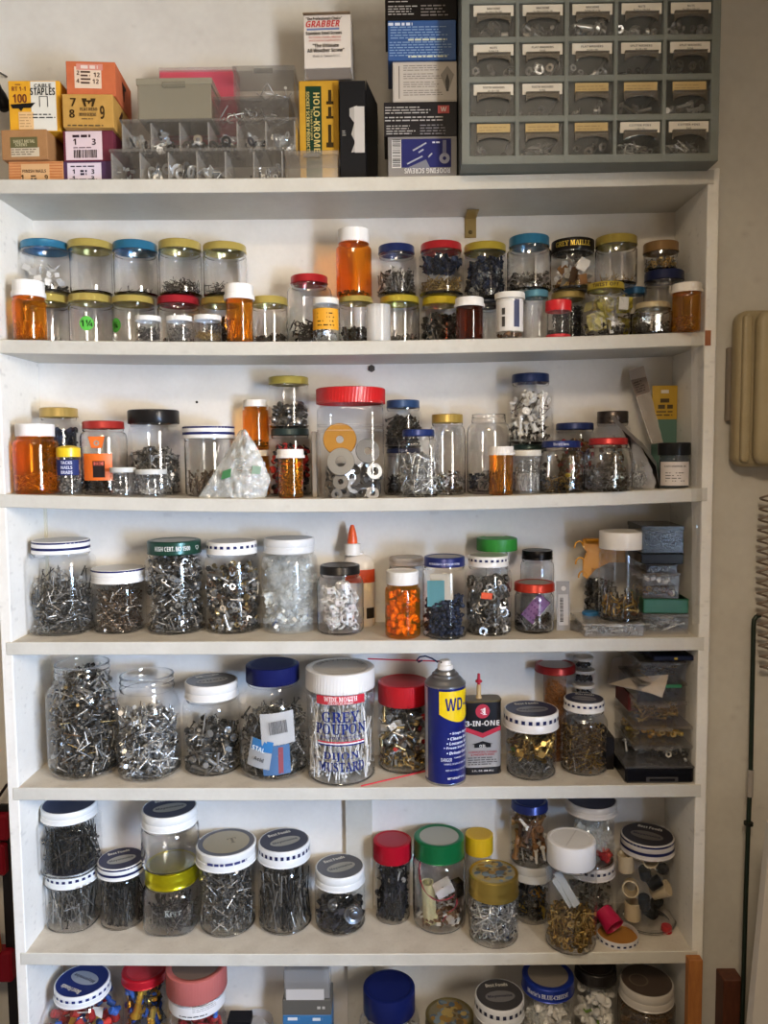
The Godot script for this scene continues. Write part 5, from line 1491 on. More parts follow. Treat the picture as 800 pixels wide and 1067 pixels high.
	for i in rows.size():
		var d: Array = rows[i]
		var a := pz(d[0], d[2], zf)
		var e := pz(d[1], d[2], zf)
		var h := a.y - yb
		var dp := 0.1 if i < 5 else 0.105
		var size := Vector3(e.x - a.x, h - 0.0006, dp)
		var foot := Vector3((a.x + e.x) / 2, yb, zf - dp / 2)
		if float(d[4]) >= 1.0:
			var q := thing("plastic_box", d[5], "box", foot, -0.07)
			part("body", boxed(size, 0.0015, Vector3(0, size.y / 2, 0)), mat(d[3], 0.4, 0.0, 0.2), q)
			part("rim", boxed(Vector3(size.x * 1.015, 0.003, size.z * 1.01), 0.0008, Vector3(0, size.y - 0.0015, 0)), mat(d[3], 0.4, 0.0, 0.2), q)
		else:
			clear_case(d[5], foot, size, d[3], d[4], d[7], d[6], i != 2, "plastic_case", "1c2022" if i == 6 else "").rotation.y = -0.07
		yb += h

# ------------------------------------------------------------------ fifth shelf
func shelf_four() -> void:
	jar(4, {x = [52, 124], lx = [63, 117], top = 690, bot = 811, lid = "", lh = 14, threads = true, sh = 0.034, soft = true, corner = 0.3, lab = "open jar crammed to the rim with screws beside the left panel", fill = [["screw", "steel", 300, [0.9, 1.4]], ["nail", "mixed", 300, [0.8, 1.2]], ["bolt", "steel", 60, [0.8, 1.2]]], fh = 1.08, what = "assorted screws and nails", solo = [24, "steel_screw", "steel screw inside the open brim-full jar by the left panel", "screw", "screws foremost in the brim-full jar"], short = "open brim-full jar by the left panel"})
	jar(4, {x = [117, 193], lx = [126, 180], top = 702, bot = 820, lid = "", lh = 16, threads = true, sh = 0.034, soft = true, corner = 0.3, lab = "open wide-mouthed jar two thirds full of screws", fill = [["screw", "bright", 330, [0.9, 1.4]], ["nail", "steel", 130, [0.8, 1.2]]], fh = 0.76, what = "bright screws", solo = [26, "bright_screw", "bright screw lying inside the open jar two thirds full", "screw", "screws foremost in the open jar"], short = "open jar two thirds full"})
	var c := jar(4, {x = [192, 251], lx = [193, 248], top = 708, bot = 807, lid = "w:d8d6d2:3b393b", lh = 17, neck = 0.92, sh = 0.012, lab = "white-lidded jar of long bolts with a dark printed lid face", fill = [["bolt", "steel", 90, [1.0, 1.5]], ["long_nail", "steel", 70, [0.5, 0.8]], ["nail", "steel", 130, [0.8, 1.2]]], fh = 0.62, what = "long bolts", solo = [16, "steel_bolt", "large steel bolt inside the white-lidded jar of long bolts", "bolt", "bolts foremost in the white-lidded jar"], short = "white-lidded jar with the dark lid face"})
	mayo_top(c.lid, c.rl, c.h + 0.0001, 0.5, "8b877e", "Dijon", "D")
	var rod := thing("long_screw", "single long screw leaning upright inside the jar of long bolts", "screw", c.c)
	part("shank", tubed([Vector3(-0.017, 0.03, 0.03), Vector3(-0.004, 0.112, 0.034)], 0.0017, 8), mat("b0aca4", 0.35, 0.7), rod)
	var d := jar(4, {x = [250, 321], lx = [256, 311], top = 691, bot = 813, lid = "p:171c4e:1a1f55", lh = 18, sh = 0.03, soft = true, corner = 0.3, lab = "rounded jar of nails and paper packets with a navy lid", fill = [["nail", "steel", 330, [0.8, 1.3]], ["screw", "steel", 80, [0.8, 1.2]]], fh = 0.72, what = "grey nails", short = "rounded navy-lidded jar"})
	var pk := [["white_packet", "white packet with a barcode inside the rounded navy-lidded jar", 272, 309, 742, 775, "b4b2ae", 0.25, 0.99, 0.15], ["blue_packet", "torn blue and white packet inside the rounded navy-lidded jar", 257, 284, 771, 800, "a6a8a9", -0.15, 0.99, -0.5], ["striped_packet", "blue and red striped packet at the bottom of the navy-lidded jar", 274, 304, 776, 806, "3f6690", 0.12, 0.97, 0.1]]
	for i in 3:
		var q: Array = pk[i]
		var z: float = d.c.z + d.r * 0.78
		var a := pz(q[2], q[4], z)
		var b := pz(q[3], q[5], z)
		var o := thing(q[0], q[1], "packet", Vector3((a.x + b.x) / 2, (a.y + b.y) / 2, d.c.z))
		var w := b.x - a.x
		var h := a.y - b.y
		var R: float = d.r * q[8] * 0.955
		var off: float = (a.x + b.x) / 2 - d.c.x
		var n := part("paper", arced(R, -h / 2, h / 2, off / R - w / 2 / R, off / R + w / 2 / R), mat(q[6], 0.6), o, Vector3(-off, 0, 0))
		n.rotation.z = q[9] * 0.35
		if i == 0: part("barcode", barcode(w * 0.5, h * 0.4, 5), mat("3a3838", 0.6), o, Vector3(0, h * 0.08, R + 0.0005), Vector3(0, off / R, 0.1))
		if i == 1:
			part("printed_panel", arced(R + 0.0004, h * 0.1, h * 0.5, off / R - w * 0.4 / R, off / R + w / 2 / R), mat("2774b0", 0.5), o, Vector3(-off, 0, 0), Vector3(0, 0, q[9] * 0.35))
			part("lettering", letters("STAL", h * 0.16, 0.0, 0.0), mat("dce6ea", 0.5), o, Vector3(0.0, h * 0.26, R + 0.001), Vector3(0, off / R, -0.25))
			part("lettering", letters("Acid", h * 0.14, 0.0, 0.0), mat("3a3c3e", 0.5), o, Vector3(0.0, -h * 0.1, R + 0.001), Vector3(0, off / R, -0.25))
		if i == 2: part("printed_stripe", arced(R + 0.0004, -h * 0.45, h * 0.45, off / R + 0.05, off / R + 0.2), mat("8a3a40", 0.5), o, Vector3(-off, 0, 0))
	mustard()
	var r := jar(4, {name = "plastic_jar", x = [393, 448], lx = [392, 445], top = 709, bot = 808, lid = "p:b0121c:9a1c22", lh = 22, neck = 0.94, sh = 0.008, lab = "clear jar of mixed fittings with a big red lid behind the spray can", fill = [["flake", "bright", 40, [0.6, 1.0]], ["chip", "brass", 200, [0.5, 0.9], 0.0, 0.0, 0.35], ["bolt", "mixed", 60, [0.8, 1.2]], ["flake", "white", 14, [0.5, 0.8]], ["plug", "red", 6, [0.8, 1.1]]], fh = 0.92, what = "mixed fittings", short = "big red-lidded jar behind the spray can"})
	spray_can()
	oil_can()
	var j := jar(4, {x = [527, 579], lx = [523, 580], top = 738, bot = 815, lid = "d:dcd8d2:2a2d48:22274e:24", lh = 18, neck = 1.0, sh = 0.003, lab = "jar of brass screws with dashed lid beside the oil can", fill = [["screw", "brass", 60, [1.0, 1.5], 0.2, 0.35, 1.0], ["bolt", "brass", 30, [0.9, 1.3], 0.2, 0.35, 1.0], ["brad", "steel", 260, [0.7, 1.0], 0.0, 0.0, 0.45], ["flake", "green", 2, [0.9, 1.0], 0.3, 0.3, 0.5]], fh = 0.86, what = "brass screws and pins", short = "dashed-lid jar beside the oil can"})
	mayo_top(j.lid, j.rl, j.h + 0.0001, 0.15, "77767a")
	var k := jar(4, {x = [584, 632], lx = [587, 629], top = 727, bot = 810, lid = "d:d8d4ce:2a2c42:22274e:22", lh = 11, neck = 0.84, sh = 0.018, soft = true, lab = "jar of small brown nails with dashed lid beside stacked cases", fill = [["nail", "brass", 120, [0.6, 0.9]], ["nail", "rust", 300, [0.6, 0.9]]], fh = 0.74, what = "small brown nails", short = "dashed-lid jar beside stacked cases"})
	mayo_top(k.lid, k.rl, k.h + 0.0001, -0.3, "77767a")
	jar(4, {x = [566, 590], lx = [555, 597], tight = true, top = 691, z = "back", lid = "m:8f1a1c:8a7a6e", lh = 8, neck = 0.96, sh = 0.004, glass = pane("8a5a34", 0.5), lab = "jar of brown grains with a red lid standing behind two dashed-lid jars", fill = [["chip", "brown", 200, [0.8, 1.3]]], fh = 0.9, what = "brown grains", short = "red-lidded jar at the back"})
	# little stacked tubs
	var tubs := {"top": shelf_y(4, 0.33), "c": Vector3(0, 0, -0.125)}
	var at := [[596, 619, 748], [596, 619, 730], [596, 619, 712], [596, 619, 697], [597, 618, 684]]
	for i in 5:
		tubs = jar(4, {name = "plastic_tub", cat = "tub", x = [at[i][0], at[i][1]], top = at[i][2], z = -0.125, on = tubs, lid = "v:bdb9b2", lh = 3, neck = 0.98, sh = 0.002, corner = 0.1, glass = pane("77777a", 0.08, 0.06), lab = ["round stacking tub of black bits, lowest of its stack", "round stacking tub of black bits, second of its stack", "round stacking tub of black bits, middle of its stack", "round stacking tub of black beads, fourth of its stack", "round stacking tub of black beads, topmost of its stack"][i], fill = [["bead", "black", 50, [0.5, 0.7]]], fh = 0.85, what = "black bits", short = ["lowest", "second", "middle", "fourth", "topmost"][i] + " stacking tub"})
	right_stack_four()
	# red straws
	var y := shelf_y(4, 0.0)
	var o := thing("red_straw", "red spray straw lying on the shelf before the red-lidded jar", "straw")
	part("straw", tubed([py(376, 819, y + 0.0015), py(445, 803, y + 0.0015)], 0.0013, 8), mat("c8323a", 0.35), o)
	o = thing("red_straw", "red spray straw tied behind the spray can nozzle", "straw")
	part("straw", tubed([pz(383, 686.5, -0.06), pz(458, 689, -0.045)], 0.0012, 8), mat("b02038", 0.35), o)
	var pts := []
	for q in [[456, 690], [450, 686], [443, 683.5], [437, 684.5], [434, 688], [436, 690], [440, 688]]: pts.append(pz(q[0], q[1], -0.045))
	part("rubber_band", tubed(pts, 0.0014, 8), mat("1d2440", 0.5), o)
func mustard() -> void:
	var m := jar(4, {name = "mustard_jar", x = [320, 391], lx = [319, 391], top = 694, bot = 819, lid = "p:dcd9d4:b9b5ae", lh = 21, neck = 0.96, sh = 0.006, bulge = -0.045, corner = 0.14, lab = "big mustard jar with blue lettering and white lid full of white ties", fill = [["long_nail", "white", 70, [0.9, 1.25], 1.6], ["brad", "white", 120, [1.4, 2.4], 1.6], ["bead", "white", 70, [0.6, 0.9], 0.0, 0.0, 0.2], ["bead", "white", 40, [0.6, 0.9], 0.0, 0.8, 1.0]], fh = 0.97, what = "white cotton-tipped sticks", short = "big mustard jar", cname = "cotton_swabs", ccat = "swabs"})
	var a := face(m)
	var R: float = m.r * 0.985
	var navy := mat("1c2a6a", 0.45)
	var H: float = m.h
	var y := func(v: float) -> float: return pz(355, v, m.c.z + m.r).y - m.c.y
	part("label", arced(R, y.call(735), y.call(726), a - 0.75, a + 0.75), mat("c22334", 0.45), m.node)
	for q in [["WIDE MOUTH", 0.0085, 0.06, 729.3, "ece6e2", 0.0006], ["FOR EASY MEASURING", 0.0034, 0.044, 733.5, "ece6e2", 0.0006]]:
		part("lettering", letters(q[0], q[1], q[2], R + q[5], true, true), mat(q[4], 0.5), m.node, Vector3(0, y.call(q[3]), 0), Vector3(0, a, 0))
	for q in [["GREY", 0.0185, 0.068, 748], ["POUPON", 0.0185, 0.094, 760.5], ["DIJON", 0.0165, 0.064, 789.5], ["MUSTARD", 0.0165, 0.084, 800]]:
		part("lettering", letters(q[0], q[1], q[2], R + 0.0004, true, true), navy, m.node, Vector3(0, y.call(q[3]), 0), Vector3(0, a, 0))
	part("lettering", letters("MADE WITH WHITE WINE", 0.0045, 0.075, R + 0.0004, true, true), navy, m.node, Vector3(0, y.call(769.5), 0), Vector3(0, a, 0))
	for q in [[773.5, 775, "b8283a"], [775.2, 776.4, "e2dedb"], [776.6, 778, "1c2a6a"]]:
		part("label_line", arced(R + 0.0003, y.call(q[1]), y.call(q[0]), a - 0.72, a + 0.72), mat(q[2], 0.5), m.node)
	for k in 10:
		var an := -1.2 + 2.4 * k / 9.0
		var ch := "GREY POUPON"[k if k < 4 else k + 1]
		on_top(m.lid, letters(ch, m.rl * 0.16, 0.0, 0.0, true, true), mat("6e6a66", 0.6), m.h + 0.0003, -an, Vector2(0, -m.rl * 0.68))
func spray_can() -> void:
	var zc := -0.036
	var xl := pz(443, 770, zc)
	var xr := pz(485, 770, zc)
	var R := (xr.x - xl.x) / 2
	var X := (xr.x + xl.x) / 2
	var y := shelf_y(4, X)
	var yb := pz(464, 712, zc).y - y
	var yt := pz(464, 687, zc).y - y
	var o := thing("spray_can", "blue and yellow oil spray can with white nozzle", "spray can", Vector3(X, y, zc))
	part("can", lathed(pv([R * 0.86, 0.003, R * 0.95, 0, R * 1.0, 0.0008, R * 1.005, 0.003, R * 0.99, 0.005, R, 0.0065, R, yb]), 48), mat("101c66", 0.28, 0.1, 0.4), o)
	part("foot_rim", lathed(pv([R * 0.9, 0.0002, R * 1.0, 0.0002, R * 1.012, 0.002, R * 1.0, 0.0045]), 44), mat("b4b6b8", 0.25, 0.9), o)
	part("shoulder", lathed(pv([R * 0.99, yb - 0.001, R * 1.02, yb, R * 1.02, yb + 0.003, R * 0.94, yb + 0.0045, R * 0.86, yb + 0.009, R * 0.7, yb + 0.014, R * 0.66, yb + 0.0142, R * 0.66, yb + 0.018, R * 0.6, yb + 0.0195, R * 0.54, yb + 0.0195, R * 0.5, yb + 0.024, R * 0.36, yb + 0.027, 0, yb + 0.028]), 44), mat("9a9894", 0.28, 0.85), o)
	part("nozzle", lathed(pv([R * 0.38, yb + 0.0265, R * 0.4, yb + 0.0275, R * 0.37, yt - 0.009, R * 0.3, yt - 0.008, R * 0.26, yt - 0.001, R * 0.2, yt, R * 0.12, yt - 0.001, 0, yt - 0.001]), 30), mat("dcd8d0", 0.4), o)
	part("nozzle_hole", lathed(pv([0, 0, 0.0016, 0, 0.0016, 0.0003, 0, 0.0003]), 10), mat("3a2a28", 0.6), o, Vector3(-R * 0.2, yt - 0.0035, R * 0.2), Vector3(PI / 2, -0.7, 0))
	var a := atan2(EYE.x - X, EYE.z - zc)
	var yy := func(v: float) -> float: return pz(464, v, zc + R).y - y
	part("label_seam", arced(R + 0.0003, 0.008, yb - 0.002, a - 1.55, a - 1.02), mat("b9bcc4", 0.3, 0.3), o)
	part("label_seam", arced(R + 0.0004, 0.012, yb - 0.006, a - 1.3, a - 1.24), mat("7e828c", 0.4), o)
	# shield: straight top, pointed foot, bent round the can
	var yl := mat("e6c40e", 0.35, 0.0, 0.3)
	var st := st_new()
	st.set_smooth_group(1)
	var a0 := a - 0.3
	var a1 := a + 1.9
	var n := 18
	for k in n:
		var t0 := float(k) / n
		var t1 := float(k + 1) / n
		var low := func(t: float) -> float: return yy.call(745.0 + 9.0 * (1.0 - pow(absf(t - 0.5) * 2.0, 1.6)))
		var th0 := lerpf(a0, a1, t0)
		var th1 := lerpf(a0, a1, t1)
		var q := R + 0.0004
		quad(st, Vector3(q * sin(th0), low.call(t0), q * cos(th0)), Vector3(q * sin(th0), yy.call(721), q * cos(th0)), Vector3(q * sin(th1), yy.call(721), q * cos(th1)), Vector3(q * sin(th1), low.call(t1), q * cos(th1)))
	part("shield", done(st), yl, o)
	part("lettering", letters("WD-40", 0.022, 0.066, R + 0.0008), mat("14206a", 0.4), o, Vector3(0, yy.call(734.5), 0), Vector3(0, a + 0.9, 0))
	var white := mat("dfe2ec", 0.5)
	var lines := ["• Stops Squeaks", "• Cleans And Protects", "• Loosens Rusted Parts", "• Frees Sticky Mechanisms", "• Drives Out Moisture"]
	for k in 5:
		var wide: float = lines[k].length() * 0.0036
		part("lettering", letters(lines[k], 0.0056, wide, R + 0.0005, true, false, 0.15), white, o, Vector3(0, yy.call(765 + 5.0 * k), 0), Vector3(0, a + [0.2, 0.1, 0.05, -0.1, 0.05][k] + wide / 2 / R, 0))
	part("lettering", letters("DANGER", 0.0062, 0.019, R + 0.0005, false), white, o, Vector3(0, yy.call(792), 0), Vector3(0, a + 0.05, 0))
	part("lettering", letters("FLAMMABLE, CONTENTS", 0.0032, 0.03, R + 0.0005, false), white, o, Vector3(0, yy.call(790.5), 0), Vector3(0, a + 0.85, 0))
	part("lettering", letters("HARMFUL OR FATAL IF SWALLOWED", 0.003, 0.048, R + 0.0005, false), white, o, Vector3(0, yy.call(796.5), 0), Vector3(0, a + 0.6, 0))
	part("lettering", letters("KEEP OUT OF REACH OF CHILDREN", 0.003, 0.046, R + 0.0005, false), white, o, Vector3(0, yy.call(803), 0), Vector3(0, a + 0.65, 0))
	part("lettering", letters("NET WEIGHT 12 OZ.", 0.0036, 0.036, R + 0.0005), white, o, Vector3(0, yy.call(811.5), 0), Vector3(0, a + 0.6, 0))
func oil_can() -> void:
	var zc := -0.068
	var xl := pz(480, 770, zc)
	var xr := pz(521, 770, zc)
	var R := (xr.x - xl.x) / 2
	var X := (xr.x + xl.x) / 2
	var y := shelf_y(4, X)
	var H := pz(502, 727, zc).y - y
	var o := thing("oil_can", "flat oval oil can in black red and silver with slim spout", "oil can", Vector3(X, y, zc), 0.1)
	var deep := 0.5
	var oval := func(r: float, y0: float, y1: float) -> ArrayMesh:
		var w := PackedFloat32Array([2.6, 2.6, 2.6, 2.6])
		return lathed(pv([0, y0, r, y0, r, y1, 0, y1]), 48, w)
	var add := func(called: String, r: float, y0: float, y1: float, m: Material) -> void:
		var q := part(called, oval.call(r, y0, y1), m, o)
		q.scale = Vector3(1, 1, deep)
	add.call("rim", R * 1.02, 0.0, 0.004, mat("17161a", 0.35, 0.4))
	add.call("base_band", R, 0.004, H * 0.1, mat("1a181a", 0.35, 0.2))
	add.call("body", R, H * 0.1, H * 0.58, mat("b4b1ae", 0.3, 0.5))
	add.call("upper_band", R, H * 0.58, H * 0.985, mat("131114", 0.3, 0.2, 0.3))
	add.call("rim", R * 1.02, H * 0.975, H, mat("6b5a38", 0.35, 0.7))
	var zf := R * deep + 0.0006
	var red := mat("b01c34", 0.4)
	var chev := PackedVector2Array()
	for q in [[-0.98, 0.66], [0, 0.565], [0.98, 0.66], [0.98, 0.60], [0, 0.5], [-0.98, 0.60]]: chev.append(Vector2(q[0] * R * 0.93, q[1] * H))
	part("chevron", slab(chev, zf - 0.0014, zf + 0.0002), red, o)
	var wedge := PackedVector2Array([Vector2(-R * 0.9, H * 0.66), Vector2(0, H * 0.565), Vector2(R * 0.9, H * 0.66)])
	part("upper_point", slab(wedge, zf - 0.0014, zf + 0.0001), mat("131114", 0.3, 0.2, 0.3), o)
	part("emblem", lathed(pv([0, 0, R * 0.36, 0, R * 0.36, 0.0004, 0, 0.0004]), 28), red, o, Vector3(0, H * 0.86, zf), Vector3(PI / 2, 0, 0))
	part("lettering", letters("3", 0.0085, 0.0, 0.0, true, true), mat("ece6e2", 0.5), o, Vector3(-0.001, H * 0.86, zf + 0.0007))
	part("lettering", letters("1", 0.0125, 0.0, 0.0, true, true), mat("ece6e2", 0.5), o, Vector3(0.003, H * 0.86, zf + 0.0007))
	part("lettering", letters("3-IN-ONE", 0.0095, R * 1.72), mat("d6d2cd", 0.4), o, Vector3(0, H * 0.7, zf + 0.0005))
	var house := PackedVector2Array()
	for q in [[-1, 0], [-1, 0.65], [-1.25, 0.65], [0, 1.25], [1.25, 0.65], [1, 0.65], [1, 0]]: house.append(Vector2(q[0] * R * 0.42, H * (0.37 + q[1] * 0.07)))
	part("house_mark", slab(house, zf - 0.0002, zf + 0.0003), mat("1c1a1c", 0.5), o)
	part("lettering", letters("OIL", 0.005, 0.012), mat("d6d2cd", 0.5), o, Vector3(0, H * 0.393, zf + 0.0006))
	part("lettering", letters("LUBRICATES, CLEANS", 0.0034, R * 1.45), mat("a8404c", 0.5), o, Vector3(0, H * 0.31, zf + 0.0005))
	part("lettering", letters("& PREVENTS RUST", 0.0034, R * 1.2), mat("a8404c", 0.5), o, Vector3(0, H * 0.275, zf + 0.0005))
	part("lettering", print_rows(R * 1.5, 0.016, 4, 8), mat("5c5856", 0.6), o, Vector3(0, H * 0.19, zf + 0.0005))
	part("lettering", letters("3 FL. OZ. (88 ML)", 0.0034, R * 1.1), mat("c9c4be", 0.5), o, Vector3(0, H * 0.055, zf + 0.0005))
	var ys := pz(499, 713, zc).y - y
	var yc := pz(499, 704, zc).y - y
	part("spout", lathed(pv([0.0055, H, 0.005, H + 0.003, 0.0042, H + 0.004, 0.0038, ys, 0, ys]), 18), mat("c4a878", 0.45), o, Vector3(-0.003, 0, 0))
	part("spout_cap", lathed(pv([0.0028, ys, 0.003, ys + 0.003, 0.0062, ys + 0.0045, 0.0062, ys + 0.007, 0.003, ys + 0.009, 0.0022, yc + 0.004, 0, yc + 0.0045]), 18), mat("b01c34", 0.4), o, Vector3(-0.003, 0, 0))
func right_stack_four() -> void:
	var y := shelf_y(4, 0.5)
	var zf := -0.004
	var a := pz(651, 800, zf)
	var b := pz(724, 800, zf)
	var h := a.y - y
	var w := b.x - a.x
	var X := (a.x + b.x) / 2
	var o := thing("plastic_box", "black plastic box with a label slot at the foot of the stack", "box", Vector3(X, y, zf - 0.068))
	part("body", boxed(Vector3(w * 0.98, h, 0.136), 0.004, Vector3(0, h / 2, 0)), mat("0e0e12", 0.3, 0.0, 0.3), o)
	part("lid", boxed(Vector3(w, 0.004, 0.138), 0.0012, Vector3(0, h, 0)), pane("5c5a5a", 0.55, 0.1), o)
	part("label_slot", boxed(Vector3(w * 0.46, 0.009, 0.002), 0.0008, Vector3(0.004, h * 0.26, 0.0675)), mat("3d3936", 0.4), o)
	part("slot_opening", boxed(Vector3(w * 0.36, 0.004, 0.001), 0.0, Vector3(0.004, h * 0.25, 0.0688)), mat("121012", 0.6), o)
	var yb := y + h + 0.0022
	var rows := [[660, 722, 777, "7d7972", 0.08, "clear case of bright fittings standing on the black box", [["bolt", "bright", 16, [0.9, 1.3], 0.7], ["nut", "steel", 30, [0.9, 1.2], 0.6], ["flake", "bright", 10, [0.7, 1.0], 0.7]], "bright fittings"],
		[660, 722, 757, "857b6c", 0.09, "clear case of brass fittings, second above the black box", [["bolt", "brass", 14, [1.0, 1.4], 0.7], ["plug", "gold", 16, [1.0, 1.4], 0.7], ["nut", "brass", 20, [0.9, 1.2], 0.6]], "brass fittings"],
		[664, 716, 731, "7a7068", 0.07, "clear box of small brass screws, third above the black box", [["screw", "brass", 260, [0.6, 0.9], 0.95]], "small brass screws"],
		[664, 716, 712, "4a4640", 0.2, "clear box with green strip under the folded paper", [["chip", "dark", 40, [0.7, 1.0], 0.6]], "dark bits"],
		[668, 716, 690, "56524c", 0.14, "clear box of dark screws near the top of the stack", [["screw", "dark", 70, [0.6, 0.9], 0.8], ["nail", "brass", 30, [0.5, 0.7], 0.8]], "dark screws"]]
	for i in rows.size():
		var d: Array = rows[i]
		var p := pz(d[0], d[2], zf - 0.008)
		var q := pz(d[1], d[2], zf - 0.008)
		var hh := p.y - yb
		clear_case(d[5], Vector3((p.x + q.x) / 2, yb, zf - 0.008 - 0.06), Vector3(q.x - p.x, hh - 0.0006, 0.12), d[3], d[4], d[7], d[6])
		yb += hh
	var fx := pz(692, 700, zf - 0.07)
	o = thing("plastic_box", "flat navy box on the very top of the stack", "box", Vector3(fx.x, yb, zf - 0.07))
	part("body", boxed(Vector3(0.075, 0.008, 0.11), 0.0015, Vector3(0, 0.004, 0)), mat("1b2036", 0.4), o)
	part("catch", boxed(Vector3(0.006, 0.004, 0.003), 0.001, Vector3(0, 0.004, 0.056)), mat("b8a23a", 0.4), o)
	o = thing("paper_sheet", "folded pale paper sticking out of the stack of cases", "paper")
	part("sheet", sheet([[pz(634, 713, -0.075), pz(656, 706, -0.06), pz(696, 703, -0.004)], [pz(640, 714, -0.06), pz(665, 716, -0.02), pz(694, 712, 0.004)], [pz(648, 716, -0.05), pz(676, 722, 0.0), pz(690, 727, 0.008)]], 0.0005, 6, 0.0015, 6), mat("a89c8e", 0.7), o)
	o = thing("paper_sheet", "thin grey card standing behind the stack of cases", "card")
	part("sheet", sheet([[pz(638, 686, -0.13), pz(662, 682, -0.12)], [pz(632, 712, -0.13), pz(660, 714, -0.12)]], 0.0006, 4, 0.001, 2), mat("8d8278", 0.7), o)
	var g := pz(702, 716, zf)
	o = thing("green_strip", "green plastic strip lying in the stack of cases", "strip", Vector3(g.x, g.y, zf - 0.0055))
	part("strip", boxed(Vector3(0.03, 0.0055, 0.004), 0.0008), mat("1d6b3e", 0.45), o)
	o = thing("red_box", "dark red carton behind the box of brass screws", "box")
	var r0 := pz(652, 720, -0.075)
	var r1 := pz(664, 738, -0.075)
	part("carton", boxed(Vector3(r1.x - r0.x, r0.y - r1.y, 0.08), 0.0006, Vector3((r0.x + r1.x) / 2, (r0.y + r1.y) / 2, -0.1)), mat("5e2426", 0.55), o)
	# long cases whose left sides run back beside the stack
	var q0 := pz(636, 795, -0.06)
	o = thing("plastic_case", "dark slim case standing behind the jar beside the stack", "case", Vector3(q0.x, y, -0.1))
	part("body", boxed(Vector3(0.016, 0.06, 0.07), 0.001, Vector3(0, 0.03, 0)), mat("1d1b1c", 0.4), o)

